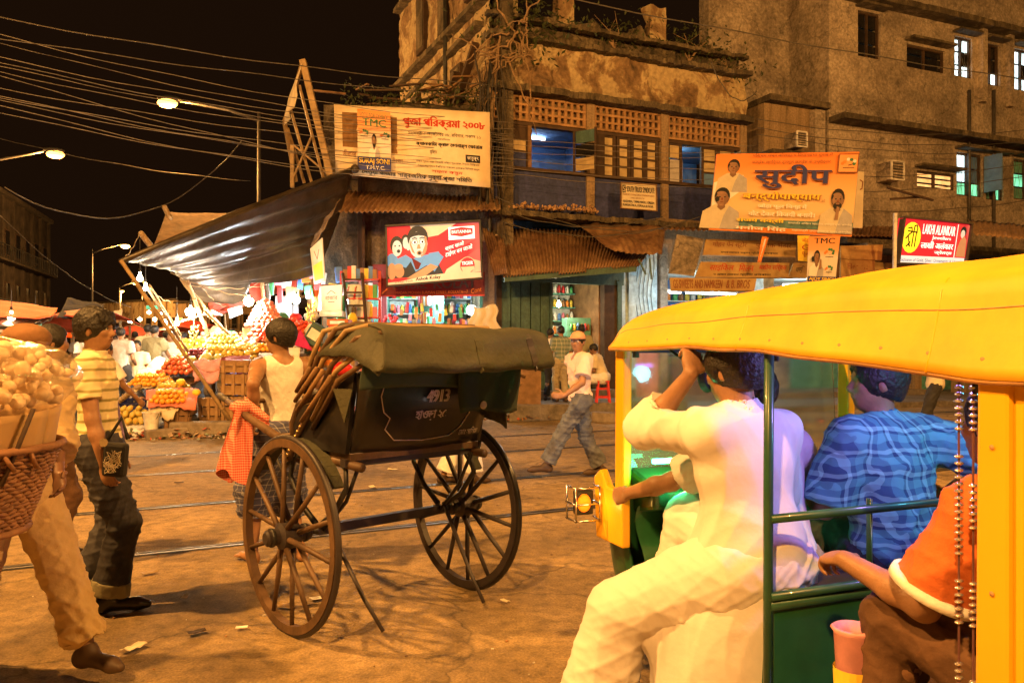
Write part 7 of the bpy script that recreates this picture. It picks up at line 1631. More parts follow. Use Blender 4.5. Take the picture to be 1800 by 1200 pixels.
# back roll hanging over: bulging lip
def lip(u, v):
    x = (u - .5) * 2; yy = float(np.interp(v, [0, .12, .22, .8, .9, 1], [-.66, -.77, -.80, -.835, -.82, -.76])); zz = float(np.interp(v, [0, .12, .22, .8, .9, 1], [1.61, 1.59, 1.56, 1.425, 1.405, 1.41]))
    return Vector((x * (.53 + .035 * v), yy + .008 * math.sin(u * 9) + .006 * mnoise.noise((u * 9, v * 4, 2)), zz + .005 * math.sin(u * 23 + v * 3) - .012 * (1 - abs(x))))
o = rb_('hood_roll', 'hood_olive', MB().grid(lip, 40, 14), smooth=True); solid(o, .012)
# dark green curtain hanging under the roll
def cur(x0, x1, z0, z1, y, slant=0, skew=0): 
    return lambda u, v: Vector((x0 + (x1 - x0) * u + skew * v, y + .02 * math.sin(u * 11 + v * 3) + slant * v, z1 + (z0 - z1) * v + .015 * math.sin(u * 6)))
o = rb_('hood_curtain', 'hood_green', MB().grid(cur(-.50, .52, 1.30, 1.47, -.60, .06), 30, 10), smooth=True); solid(o, .01)
o = rb_('hood_flap', 'hood_green', MB().grid(cur(.08, .50, 1.16, 1.42, -.60, -.005, .0), 16, 10), smooth=True); solid(o, .01)
o = rb_('hood_flap', 'hood_olive', MB().add([(-.50, -.30, 1.30), (-.46, -.42, 1.30), (-.47, -.36, 1.13)], [(0, 1, 2)])); solid(o, .01)
rb_('hood_disc', 'pale_paint', MB().lathe([(.001, 0), (.022, 0), (.022, .006), (.001, .008)], 16), loc=(.22, -.628, 1.20), rot=(R(90), 0, 0))
for i, (x, sk) in enumerate(((.02, .02), (.40, .10))):
    b = MB(); N = 12
    pts = [lip(.5 + x / 1.12 + sk * .2 * k / N, k / N) + Vector((0, -.012, 0)) for k in range(N + 1)]
    pts = [hood(.5 + x, .35 + .65 * k / 5) + Vector((0, 0, .014)) for k in range(5)] + pts
    for k in range(len(pts) - 1): b.beam(pts[k], pts[k + 1], .045, .006, up=(0, -1, .4))
    rb_('hood_strap', 'hood_olive' if i == 0 else 'rick_wood_far', b)
for k in range(7):   # crumpled slats at the far right end of the folded hood
    rb_('hood_slat', 'crate_wood' if k % 2 else 'mid_wood', MB().tube([(.50, -.50 + .02 * k, 1.42 - .045 * k), (.56, -.62 + .035 * k, 1.445 - .045 * k), (.585, -.66 + .04 * k, 1.43 - .045 * k)], .011, 6), smooth=True)
o = rb_('side_sheet', 'hood_olive', MB().grid(lambda u, v: Vector((.50 + .03 * math.sin(u * 9), -.50 + .52 * u, 1.40 - .36 * v * (1 - .4 * u) + .01 * math.sin(v * 9))), 12, 8), smooth=True); solid(o, .01)
# red checked cloth tied on the shaft
gm = thing('checked_cloth', 'red and white checked cloth hanging from the near shaft handle', 'cloth', RA_ + RF * 1.02 + Vector((RF.y, -RF.x, 0)) * -.40 + Vector((0, 0, 1.10)))
def gmf(u, v):
    w_ = .035 + .065 * v ** .7; a = u * 2 * math.pi
    return Vector((-.03 * v + w_ * math.cos(a) * (1 + .25 * math.sin(3 * a + v * 4)), .05 * math.sin(a) * (1 + .5 * v) + .015 * math.sin(5 * a), .03 - .44 * v + .05 * math.sin(a * 2) * v))
MB().grid(gmf, 40, 20).build('hanging_folds', MATS['gamcha_red'], gm, smooth=True)
MB().ball((0, 0, .03), .055, 14, 9, (1.3, .9, .8), .12).build('knot', MATS['gamcha_red'], gm, smooth=True); o = MB().grid(lambda u, v: Vector((.02 + .16 * v, .01 * math.sin(u * 8), .04 - .1 * v + (u - .5) * .12 * (1 - .5 * v))), 8, 8).build('loose_end', MATS['gamcha_red'], gm, smooth=True); solid(o, .008)

# ================================================================== auto rickshaw
mat('auto_yellow', (.80, .42, .012), .38, var=.05, scale=2, coat=.25, bump=.06, bscale=3); mat('auto_canopy', (.82, .46, .024), .55, c2=(.66, .35, .02), scale=3.5, bump=.3, bscale=4); mat('auto_green', (.015, .09, .035), .35, var=.2, coat=.4); mat('auto_dark', (.02, .02, .02), .6)
mat('rail_green', (.02, .08, .05), .35, var=.2, coat=.3); mat('chrome', (.7, .68, .65), .18, 1, var=.02); mat('seat_vinyl', (.04, .035, .035), .45); mat('seam', (.45, .25, .10), .7)
mat('glass', (.8, .9, .85), .05, trans=.95, var=0); mat('indicator_glow', (1, .20, .005), emit=1.2, var=0); mat('green_led', (.05, 1, .35), emit=26, var=0); mat('purple_led', (.35, .2, 1), emit=26, var=0)
AO = Vector((1.09, 1.82, 0)); AH = Vector((-.37, .93, 0)).normalized(); AZ = math.atan2(AH.y, AH.x) - math.pi / 2; AR = Vector((AH.y, -AH.x, 0))
au = thing('auto_rickshaw', 'yellow and green auto rickshaw seen close from behind its left side', 'auto rickshaw', AO, AZ)
def ab_(name, m, mb, **k): return mb.build(name, MATS[m], au, **k)
def aw(x, y, z): return AO + AR * x + AH * y + Vector((0, 0, z))
W_ = 1.28
# canopy: side profile heights
def ctop(y): return 1.70 + .045 * max(0, min(1, (1.75 - y) / 1.2)) - (.10 * max(0, (y - 1.62) / .3) ** 2) - .03 * max(0, (-y - .1))
def cbot(y): return float(np.interp(y, [-.6, 0, .2, .4, .76, 1.1, 1.75], [1.42, 1.43, 1.448, 1.468, 1.496, 1.508, 1.50]))
def canopy(u, v):   # u along length rear->front, v around from left hem over the top to right hem
    y = -.55 + 2.29 * u; zt = ctop(y); zb = cbot(y); s_ = v * 2 - 1; a = abs(s_)
    hw = W_ / 2 + .03
    if a > .72:
        t = (a - .72) / .28; x = hw - .02 * math.sin(t * 3) + .03 * (1 - t) * 0 - .06 * (1 - t) ** 2; z = zt - .085 + (zb - (zt - .085)) * t
    else:
        t = a / .72; x = (hw - .06) * t ** .9; z = zt - .085 * t ** 3.2
    x = math.copysign(x, s_) + W_ / 2
    if u > .94: z -= ((u - .94) / .06) ** 2 * .05 * (1 if a < .7 else .6 * (1 - (a - .7) / .3))
    return Vector((x, y, z + .002 * math.sin(y * 13 + a * 4) + .004 * mnoise.noise((y * 4, a * 5, x * 2))))
o = ab_('canopy', 'auto_canopy', MB().grid(canopy, 60, 60), smooth=True); solid(o, .012)
def edge_line(v, off, r, m, name, u0=0., u1=1.):
    pts = []
    for i in range(61):
        u = u0 + (u1 - u0) * i / 60; p = canopy(u, v); pts.append(p + Vector((-off, 0, 0)))
    ab_(name, m, MB().tube(pts, r, 6), smooth=True)
edge_line(.0, .0, .010, 'seam', 'canopy_hem'); edge_line(.055, .008, .0045, 'seam', 'canopy_seam'); edge_line(.10, .012, .0025, 'brown_board', 'canopy_seam'); edge_line(.155, .006, .003, 'auto_yellow', 'canopy_seam')
sn = None
for i in range(15):
    p = canopy(.05 + i * .063, .03); p.x -= .012
    if sn is None: sn = MB().lathe([(.001, -.002), (.007, 0), (.005, .003), (.001, .0035)], 10, ax='x').build('snap', MATS['seam'], au, p)
    else: share(sn, parent=au, loc=p)
for u_ in (.30, .62):
    pts = [canopy(u_, v / 40) + Vector((-.010 if v < 7 else 0, 0, .006 if v >= 5 else 0)) for v in range(0, 21)]; ab_('canopy_seam', 'auto_yellow', MB().tube(pts, .004, 5), smooth=True)
for z in (.62, .95, 1.28): ab_('pillar_rivet', 'seam', MB().lathe([(.001, -.002), (.006, 0), (.001, .003)], 8, ax='x'), loc=(-.018, -.02, z))
# canopy bow ribs inside
for y in (.05, .76, 1.62):
    pts = [canopy((y + .55) / 2.29, v / 24) + Vector((0, 0, -.035)) for v in range(25)]; pts = [Vector((max(.03, min(W_ - .03, p.x)), p.y, p.z)) for p in pts]; ab_('canopy_rib', 'auto_dark', MB().tube(pts, .014, 6), smooth=True)
ab_('roof_lining', 'seat_vinyl', MB().grid(lambda u, v: Vector((.06 + (W_ - .12) * v, -.4 + 2.0 * u, ctop(-.4 + 2 * u) - .07 - .05 * abs(v * 2 - 1) ** 3)), 20, 12), smooth=True)
# rear body
ab_('rear_side_panel', 'auto_yellow', MB().prism([(0, 0, .30), (0, -.62, .30), (0, -.62, 1.46), (0, .0, 1.46)], (.05, 0, 0)), bevel=.015)
ab_('rear_side_panel', 'auto_yellow', MB().prism([(W_ - .05, 0, .30), (W_ - .05, -.62, .30), (W_ - .05, -.62, 1.46), (W_ - .05, .0, 1.46)], (.05, 0, 0)), bevel=.015)
ab_('rear_pillar', 'auto_yellow', MB().prism([(-.015, .03, .3), (-.015, -.06, .3), (-.015, -.06, 1.45), (-.015, .02, 1.45)], (.05, 0, 0)), bevel=.01)
ab_('rear_panel', 'auto_yellow', MB().box((W_ / 2, -.60, .85), (W_, .04, 1.1))); ab_('rear_lower', 'auto_green', MB().box((W_ / 2, -.35, .42), (W_ + .01, .56, .25)), bevel=.03)
ab_('floor', 'auto_dark', MB().box((W_ / 2, .8, .30), (W_ - .02, 1.9, .05))); ab_('sill', 'auto_green', MB().box((.02, .8, .335), (.06, 1.62, .11)), bevel=.012); ab_('sill', 'auto_green', MB().box((W_ - .02, .8, .335), (.06, 1.62, .11)), bevel=.012)
ab_('rear_seat', 'seat_vinyl', MB().box((W_ / 2, -.22, .60), (W_ - .12, .50, .14)), bevel=.04); ab_('rear_seat_base', 'auto_dark', MB().box((W_ / 2, -.18, .43), (W_ - .12, .44, .22))); ab_('rear_backrest', 'seat_vinyl', MB().box((W_ / 2, -.46, .95), (W_ - .12, .12, .55), (.1, 0, 0)), bevel=.04)
# driver bench and partition rails
ab_('driver_bench', 'auto_green', MB().box((W_ / 2, .98, .48), (W_ - .04, .42, .34)), bevel=.02); ab_('bench_cushion', 'seat_vinyl', MB().box((W_ / 2, 1.0, .67), (W_ - .1, .42, .07)), bevel=.025)
ab_('partition_panel', 'auto_green', MB().box((W_ / 2, .765, .50), (W_ - .02, .03, .36)), bevel=.01)
for x in (.0, .42, .86, W_): ab_('partition_post', 'rail_green', MB().tube([(x, .755, .3 if x in (0, W_) else .68), (x, .755, 1.0), (x, .75, 1.52 if x in (0, W_) else .96)], .0155 if x in (0, W_) else .010, 8), smooth=True)
for z in (.965, .72): ab_('partition_rail', 'rail_green', MB().tube([(.0, .745, z), (W_ / 2, .735, z + .005), (W_, .745, z)], .015, 8), smooth=True)
ab_('partition_rail', 'rail_green', MB().tube([(.0, .755, .69), (W_, .755, .69)], .02, 8), smooth=True)
# front: pillars, windscreen frame, cowl
ab_('front_pillar', 'auto_yellow', MB().prism([(.0, 1.68, .86), (.0, 1.75, .84), (.0, 1.745, 1.50), (.0, 1.675, 1.50)], (.045, 0, 0)), bevel=.008); ab_('front_pillar', 'auto_yellow', MB().prism([(W_ - .045, 1.68, .86), (W_ - .045, 1.75, .84), (W_ - .045, 1.745, 1.50), (W_ - .045, 1.675, 1.50)], (.045, 0, 0)), bevel=.008)
ab_('windscreen', 'glass', MB().box((W_ / 2, 1.76, 1.2), (W_ - .1, .008, .62), (-.06, 0, 0))); ab_('windscreen_frame', 'auto_dark', MB().beam((.04, 1.77, .90), (W_ - .04, 1.77, .90), .03, .04)); ab_('windscreen_frame', 'auto_dark', MB().beam((.04, 1.75, 1.5), (W_ - .04, 1.75, 1.5), .03, .03))
cw = MB()
def cowl(u, v): # v 0 bottom..1 top ; u from left rear round the nose to right rear
    a = math.pi * u; n_ = .5 + .5 * v
    return Vector((W_ / 2 - math.copysign(abs(math.cos(a)) ** .45, math.cos(a)) * (W_ / 2) * (.80 + .2 * v), 1.70 + math.sin(a) ** .7 * (.30 + .22 * (1 - v) * (v + .4)), .30 + .58 * v))
o = ab_('front_cowl', 'auto_green', cw.grid(cowl, 36, 12), smooth=True); solid(o, .012)
ab_('cowl_band', 'auto_yellow', MB().prism([(-.012, 1.66, .66), (-.012, 1.90, .66), (-.012, 1.92, .93), (-.012, 1.86, .97), (-.012, 1.80, .90), (-.012, 1.72, .90), (-.012, 1.66, 1.04)], (.04, 0, 0)), bevel=.008); ab_('cowl_band', 'auto_yellow', MB().prism([(W_ - .03, 1.66, .80), (W_ - .03, 1.93, .80), (W_ - .03, 1.84, 1.0), (W_ - .03, 1.66, 1.0)], (.04, 0, 0)), bevel=.008)
ab_('cowl_top', 'auto_green', MB().grid(lambda u, v: Vector((.02 + (W_ - .04) * u, 1.76 + v * (.26 * math.sin(math.pi * u) ** .6), .88 + .05 * (1 - v))), 16, 5), smooth=True)
ab_('dashboard', 'auto_green', MB().prism([(.06, 1.70, .80), (.06, 1.52, .84), (.06, 1.52, .93), (.06, 1.74, .99)], (W_ - .12, 0, 0)), bevel=.02)
ab_('inner_apron', 'auto_green', MB().grid(lambda u, v: Vector((.05 + (W_ - .1) * u, 1.62 + .04 * math.sin(v * 9), .34 + .5 * v)), 10, 14), smooth=True)
ab_('handlebar', 'auto_dark', MB().tube([(.28, 1.42, .98), (.40, 1.46, .99), (W_ / 2, 1.52, .97), (W_ - .40, 1.46, .99), (W_ - .28, 1.42, .98)], .016, 8), smooth=True); ab_('steering_column', 'auto_dark', MB().cyl((W_ / 2, 1.52, .97), (W_ / 2, 1.72, .4), .03, .03, 10), smooth=True)
fw_ = thing('front_wheel', None, None); fw_.parent = au; fw_.location = (W_ / 2, 1.85, .22)
MB().lathe([(.10, -.04), (.19, -.05), (.22, -.03), (.22, .03), (.19, .05), (.10, .04)], 28, ax='x').build('tyre', MATS['auto_dark'], fw_, smooth=True); MB().lathe([(.02, -.045), (.12, -.03), (.12, .03), (.02, .045)], 20, ax='x').build('rim', MATS['chrome'], fw_)
for x in (.06, W_ - .06):
    rw_ = thing('rear_wheel', None, None); rw_.parent = au; rw_.location = (x, -.2, .22)
    MB().lathe([(.10, -.05), (.19, -.06), (.22, -.04), (.22, .04), (.19, .06), (.10, .05)], 28, ax='x').build('tyre', MATS['auto_dark'], rw_, smooth=True); MB().lathe([(.02, -.055), (.12, -.04), (.12, .04), (.02, .055)], 20, ax='x').build('rim', MATS['chrome'], rw_)
for o in bpy.data.objects:
    if o.name.startswith(('front_wheel', 'rear_wheel')):
        for k in ('label', 'category'):
            if k in o: del o[k]
# indicator lamp in its chrome guard
ind = MB().box((0, 0, 0), (.10, .05, .13)).build('indicator', MATS['auto_dark'], au, (-.075, 1.90, .82), bevel=.01); ind.scale = (.85, .85, .85)
MB().ball((-.01, -.03, 0), .038, 14, 9, (1, .6, 1.25)).build('lens', MATS['indicator_glow'], ind, smooth=True); lamp('indicator_light', (-.02, -.12, 0), .5, (1, .5, .1), .03, parent=ind)
gb = MB()
for z in (-.085, 0, .085): gb.tube([(-.075, .05, z), (-.08, -.075, z), (.06, -.075, z), (.075, .03, z)], .0055, 6)
for x, y in ((-.08, -.075), (.06, -.075), (-.075, .04)): gb.tube([(x, y, -.09), (x, y, .09)], .0055, 6)
gb.build('guard', MATS['chrome'], ind, smooth=True)
# mirror
mr = MB().lathe([(.001, 0), (.07, 0), (.075, .012), (.06, .03), (.001, .036)], 24).build('mirror', MATS['auto_dark'], au, (.24, 1.42, 1.40), rot=(R(95), 0, R(12))); mr.scale = (.72, 1, 1)
MB().lathe([(.001, .0), (.064, .0), (.064, .002), (.001, .003)], 24).build('mirror_glass', MATS['chrome'], mr, (0, 0, -.003)); ab_('mirror_stem', 'auto_dark', MB().cyl((.24, 1.44, 1.40), (.22, 1.66, 1.5), .006, .006, 6))
hl = MB().ball((0, 0, 0), .08, 16, 10, (1, .5, 1)).build('headlight', MATS['lit_white'], au, (W_ / 2, 2.24, .62), smooth=True)
lamp('headlight_beam', (0, .1, 0), 260, (1, .98, .95), .05, parent=hl, kind='SPOT', aim=None, spot=26); hl.children[0].rotation_euler = (R(94), 0, R(-14))
# coloured party lights inside
for (x, y, z, m, e, c, n) in ((.50, .52, 1.60, 'purple_led', 21, (.42, .25, 1), 'purple_lamp'), (.98, .42, 1.56, 'purple_led', 10, (.10, .80, .95), 'blue_lamp'), (.16, 1.60, 1.03, 'green_led', 6, (.05, 1, .3), 'green_lamp'), (.30, 1.5, .70, 'green_led', 8, (.05, 1, .35), 'green_lamp')):
    a = MB().box((0, 0, 0), (.12, .02, .02)).build(n, MATS[m], au, (x, y, z), bevel=.004); lamp('led_light', (0, -.04, -.05), e, c, .05, parent=a)
# bead strings hanging beside the rear pillar
mat('bead_silver', (.75, .72, .72), .2, .8, var=.1); mat('string_dark', (.12, .05, .05), .8)
for k, (x, y) in enumerate(((.01, .085), (.02, .055))):
    gs = thing('bead_string', ['bead curtain string just left of the yellow rear pillar', 'bead curtain string closest to the yellow rear pillar'][k], 'beads', aw(x, y, 1.43), AZ)
    MB().cyl((0, 0, 0), (0, 0, -.98), .0028, .0028, 5).build('string', MATS['string_dark'], gs)
    z = -.02; base = None; i = 0
    while z > -.96:
        if (i // 7) % 2 == 0 or k == 0 and (i // 5) % 2 == 0:
            if base is None: base = MB().ball((0, 0, 0), .0085, 8, 6, (1.5, 1, .55)).build('bead', MATS['bead_silver'], gs, (0, 0, z), smooth=True)
            else: share(base, parent=gs, loc=(0, 0, z))
        z -= .0165; i += 1
# rolled bag propped by the seat
cn = MB().lathe([(.035, 0), (.042, .15), (.052, .30), (.060, .31), (.052, .315), (.044, .28), (.03, .05)], 20).build('rolled_tube', None or mat('tube_pink', (.62, .28, .30), .6), None, aw(.10, .50, .30), smooth=True); tag(cn, 'pink and yellow rolled tube standing by the passenger knee', 'tube'); cn.scale = (1.1, 1.1, 1.25)
MB().lathe([(.0445, .02), (.0535, .22), (.0535, .221), (.0445, .021)], 20).build('yellow_wrapper', MATS['ink_yellow'], cn)
# ================================================================== people
random.seed(3)
# 1 young man in striped polo, standing at left, seen from his right side
person('young man in yellow striped polo and dark jeans standing at left looking right', (-2.39, 4.62, 0), R(-78), 1.73, .0085, head=(R(-14), 0), lean=R(-4), RW=(.22, .09, .80), LW=(-.24, .02, .80), RA=(.10, .07, .085), LA=(-.10, -.12, .085), rcurl=.5, rn=(-1, .3, 0), hairstyle='fringe', face=True, seed=1,
       skin=MATS['skin_brown'], shirt=dict(m=MATS['polo_stripes'], sleeve=.62, loose=.010, sg=.012, hem=-.06, collar=MATS['cream_cloth'], wr=.006), bottom=dict(m=MATS['denim_dark'], loose=.020, flare=.035, len=1.93, cuff=MATS['olive_cloth'], wr=.012), shoes=MATS['shoe_black'], footdir=(.1, .5))
bg_ = thing('shoulder_bag', 'small black pouch with a pale scribble print at the striped man\'s hip', 'bag', (-2.20, 4.42, .86))
MB().box((0, 0, .03), (.13, .06, .19), (0, .08, 0)).build('pouch', MATS['ink_black'], bg_, bevel=.02)
sc_ = MB(); sc_.tube([(.052 * math.sin(t * .9) * math.cos(t * .37), -.036, .02 + .065 * math.cos(t * .8) * math.sin(t * .31 + 1)) for t in range(90)], .0016, 4); sc_.build('scribble_print', MATS['cream_cloth'], bg_)
MB().tube([(-.05, 0, .13), (.02, .03, .26), (.06, .02, .14)], .012, 6).build('strap', MATS['ink_black'], bg_, smooth=True); MB().lathe([(.018, -.003), (.024, -.003), (.024, .003), (.018, .003)], 14).build('buckle', MATS['chrome'], bg_, (-.04, -.05, .13), rot=(R(90), 0, 0))
# 2 basket carrier striding right at the left edge
KR, KJ = person('man in tan kurta striding past with a big basket, mostly behind it', (-2.30, 3.66, 0), R(-112), 1.62, .009, head=(R(10), 0), lean=R(10), RW=(.38, .28, .86), LW=(.08, .42, .98), RA=(.10, -.42, .20), LA=(-.10, .42, .085), RK=(0, 1, .2), feet_off=(-.06, 0), seed=2, hairstyle='bald', cap=None,
       skin=MATS['skin_dark'], shirt=dict(m=MATS['tan_cloth'], sleeve=1.5, loose=.035, hem=-.20, wr=.012), bottom=dict(m=MATS['tan_cloth'], loose=.035, flare=.02, len=1.9, wr=.016), shoes=MATS['sandal'])
hb_ = MB().ball((0, 0, 0), .10, 20, 12, (1.05, 1, .7), .02).build('head_pad', mat('headcloth', (.20, .10, .045), .9), None, Vector((-2.30, 3.66, 0)) + Matrix.Rotation(R(-112), 3, 'Z') @ ((KJ['Hc'] + Vector((0, -.02, .045))) * 1.62 / 1.7), smooth=True); tag(hb_, 'brown cloth pad wound on the basket man\'s head', 'head cloth')
person('dark haired man walking behind the striped man, only his hair showing', (-3.25, 5.6, 0), R(-60), 1.66, .016, seed=3, hairstyle='thick', shirt=dict(m=MATS['cream_cloth'], sleeve=.6, hem=-.1), bottom=dict(m=MATS['brown_cloth']), shoes=MATS['sandal'])
# basket, its cloth wall and the bag of puffed puris
BK = Vector((-2.13, 2.95, 0)); mat('wicker', (.30, .15, .07), .75, c2=(.16, .075, .035), scale=9, bump=.2); mat('sack_cloth', (.42, .27, .12), .85, var=.1, scale=3, bump=.15)
bs = thing('wicker_basket', 'large woven cane basket carried at the left frame edge', 'basket', BK)
def br(z): return .28 + .115 * (z - .82) / .31
wv = MB(); nst = 44
for k in range(20):
    z = .83 + k * .0155; pts = []
    for i in range(nst * 2):
        a = math.pi * i / nst; rr = br(z) + .006 * (1 if (i + k) % 2 else -1); pts.append((rr * math.cos(a), rr * math.sin(a), z - .05 * math.cos(a) * 0 + .004 * math.sin(i * 1.7 + k)))
    wv.tube(pts, .0078, 5, closed=True)
wv.build('woven_strand', MATS['wicker'], bs, smooth=True)['kind'] = 'stuff'
bst = None
for i in range(nst):
    a = 2 * math.pi * (i + .5) / nst; 
    if bst is None: bst = MB().tube([(br(.82), 0, .82), (br(1.13), 0, 1.13)], .006, 5).build('stake', MATS['wicker'], bs, rot=(0, 0, a))
    else: share(bst, parent=bs, rot=(0, 0, a))
for z, r_ in ((1.14, .014), (.825, .014)): MB().tube([((br(z) + .01) * math.cos(2 * math.pi * i / 40), (br(z) + .01) * math.sin(2 * math.pi * i / 40), z) for i in range(40)], r_, 7, closed=True).build('rim', MATS['wicker'], bs, smooth=True)
MB().lathe([(.01, .815), (.27, .815), (.27, .825), (.01, .825)], 30).build('bottom', MATS['wicker'], bs)
b = MB()
for i in range(12): a = math.pi * (1.05 + i * .08); b.tube([((br(1.13) + .015) * math.cos(a), (br(1.13) + .015) * math.sin(a), 1.13), ((br(1.08) + .02) * math.cos(a + .12), (br(1.08) + .02) * math.sin(a + .12), 1.07)], .009, 5)
b.build('lashing', MATS['wicker'], bs, smooth=True)['kind'] = 'stuff'
def ckf(u, v):
    a = 2 * math.pi * u; z = 1.06 + .215 * v; r_ = .365 + .045 * v + .006 * math.sin(a * 5 + v * 2); return Vector((r_ * math.cos(a), r_ * math.sin(a), z + .01 * math.sin(a * 3)))
ck = MB().grid(ckf, 48, 8).build('cloth_wall', MATS['sack_cloth'], bs, smooth=True); solid(ck, .012)
MB().tube([((.385 + .05 * (z - 1.1) / .2) * math.cos(a), (.385 + .05 * (z - 1.1) / .2) * math.sin(a), z) for a, z in ((R(-50), 1.1), (R(-48), 1.18), (R(-47), 1.28))], .006, 5).build('seam', MATS['dark_wood'], bs, smooth=True)
MB().tube([(.34, -.16, 1.02), (.385, -.14, 1.15), (.43, -.12, 1.29)], .008, 6).build('stick', MATS['dark_wood'], bs, smooth=True)
pm = mat('puri', (.84, .68, .46), .4, c2=(.72, .50, .28), scale=16, bump=.5, bscale=30)
ptm = []
for q in range(3):
    b = MB(); b.ball((0, 0, 0), .0285, 14, 9, (1, .96, .86), .045); o = b.build('template', pm, smooth=True); ptm.append(o.data); bpy.data.objects.remove(o)
cnt = 0; rr = random.Random(11); placed = []
CB = BK + Vector((0, 0, 1.385))
for tr_ in range(9000):
    if cnt >= 295: break
    a = rr.uniform(0, 2 * math.pi); h = rr.random(); z = -.095 + .225 * h; Rm = .43 * math.sqrt(max(0, 1 - (max(z, 0) / .17) ** 2)) * (1 - .12 * max(0, -z * 8)) ; r_ = Rm * (rr.random() ** .28)
    p = Vector((r_ * math.cos(a), r_ * math.sin(a), z))
    if p.y > .25: continue
    if any((p - q).length < .046 for q in placed): continue
    placed.append(p); o = bpy.data.objects.new('puffed_puri', ptm[cnt % 3]); col.objects.link(o); o.location = CB + p; s_ = rr.uniform(.75, 1.22); o.scale = (s_, s_ * rr.uniform(.88, 1), s_ * rr.uniform(.82, 1)); o.rotation_euler = (rr.random() * 3, rr.random() * 3, rr.random() * 6)
    tag(o, 'golden puffed puri ball inside the clear plastic bag', 'snack', 'puffed puri balls in the plastic bag'); cnt += 1
def film(name, rough=.08):
    m = bpy.data.materials.new(name); m.use_nodes = True; t = m.node_tree; o = t.nodes['Material Output']; t.nodes.remove(t.nodes['Principled BSDF'])
    a = t.nodes.new('ShaderNodeBsdfTransparent'); g_ = t.nodes.new('ShaderNodeBsdfGlossy'); g_.inputs['Roughness'].default_value = rough; g_.inputs['Color'].default_value = (1, .95, .9, 1); d = t.nodes.new('ShaderNodeBsdfDiffuse'); d.inputs['Color'].default_value = (.8, .7, .55, 1)
    lw = t.nodes.new('ShaderNodeLayerWeight'); lw.inputs['Blend'].default_value = .25; mr_ = t.nodes.new('ShaderNodeMapRange'); mr_.inputs[3].default_value = .05; mr_.inputs[4].default_value = .55
    bn = t.nodes.new('ShaderNodeBump'); bn.inputs['Strength'].default_value = 1; n = t.nodes.new('ShaderNodeTexNoise'); n.inputs['Scale'].default_value = 22; n.inputs['Distortion'].default_value = 3; n.inputs['Detail'].default_value = 4; tc = t.nodes.new('ShaderNodeTexCoord'); t.links.new(tc.outputs['Object'], n.inputs['Vector'])
    t.links.new(n.outputs['Fac'], bn.inputs['Height']); t.links.new(bn.outputs[0], g_.inputs['Normal'])
    t.links.new(lw.outputs['Facing'], mr_.inputs[0]); m1 = t.nodes.new('ShaderNodeMixShader'); m2 = t.nodes.new('ShaderNodeMixShader'); m1.inputs[0].default_value = .10
    t.links.new(a.outputs[0], m1.inputs[1]); t.links.new(d.outputs[0], m1.inputs[2]); t.links.new(mr_.outputs[0], m2.inputs[0]); t.links.new(m1.outputs[0], m2.inputs[1]); t.links.new(g_.outputs[0], m2.inputs[2]); t.links.new(m2.outputs[0], o.inputs[0]); MATS[name] = m; return m
film('plastic_film')
def bagf(u, v):
    a = 2 * math.pi * u; ph = v * math.pi * .62; r_ = (.525 * math.cos(ph * .9) if v > .35 else .525 * math.cos(.35 * math.pi * .62 * .9) + .02 - (.35 - v) * .25)
    r_ = .475 * (1 - max(0, (v - .3) / .7) ** 2.6) + .002 - max(0, .3 - v) * .3
    z = -.12 + .315 * (v ** .8); return Vector((r_ * math.cos(a) * (1 + .03 * mnoise.noise((math.cos(a) * 2, math.sin(a) * 2, v * 3))), r_ * math.sin(a), z + .03 * mnoise.noise((math.cos(a) * 3, math.sin(a) * 3, v * 4))))
o = MB().grid(bagf, 60, 24).build('plastic_bag', MATS['plastic_film'], None, CB, smooth=True); tag(o, 'huge clear plastic bag of puffed puris on top of the cane basket', 'bag')

# 3 rickshaw puller, back to the camera
person('rickshaw puller in white tank top and checked lungi, back turned', (-1.62, 5.58, 0), RZ + R(4), 1.70, .0085, head=(R(48), 0), lean=R(-3), twist=R(-12), RW=(.56, -.18, 1.24), RE=(.1, -.5, -1), LW=(-.27, -.12, 1.04), LE=(-.7, -1, .0), ld=(-.2, .2, -.9), RA=(.14, -.02, .085), LA=(-.13, .16, .085), rcurl=.7, lcurl=.8,
       skin=MATS['skin_brown'], hairstyle='thick', seed=4, face=True, tank=True, shirt=dict(m=MATS['white_cloth'], loose=.009, hem=-.03, wr=.008), bottom=dict(name='lungi', m=MATS['plaid_lungi'], skirt=True, loose=.012, len=1.42, wr=.012))
# 4 walking man with cap
person('walking man in orange cap, pink white shirt and faded jeans', (.80, 9.3, 0), R(98), 1.70, .011, head=(R(42), R(0)), twist=R(14), lean=R(3), RW=(.26, -.04, .90), LW=(-.30, .26, .98), LE=(-.5, -1, -.4), RA=(.06, -.26, .10), LA=(-.06, .46, .10), RK=(0, 1, 0), ld=(-.2, 1, .05), hairstyle='short', cap=MATS['cap_orange'], face=2, seed=5,
       skin=MATS['skin_brown'], shirt=dict(m=mat('pink_shirt', (.70, .56, .52), .85, var=.05), sleeve=.75, loose=.028, hem=-.07, open=True, wr=.009), bottom=dict(m=MATS['denim_faded'], loose=.024, flare=.03, len=1.9, wr=.013), shoes=MATS['sandal'], footdir=(0, 0))
# 5 person in white behind the rickshaw
person('person in white trousers hidden behind the rickshaw, legs showing by the far wheel', (-.62, 8.9, 0), R(-70), 1.52, .013, RA=(.09, .20, .085), LA=(-.09, -.15, .085), seed=6, shirt=dict(m=MATS['white_cloth'], sleeve=1.7, loose=.03, hem=-.25), bottom=dict(m=MATS['white_cloth'], loose=.045, flare=.03, len=1.85, wr=.012), shoes=MATS['sandal'])
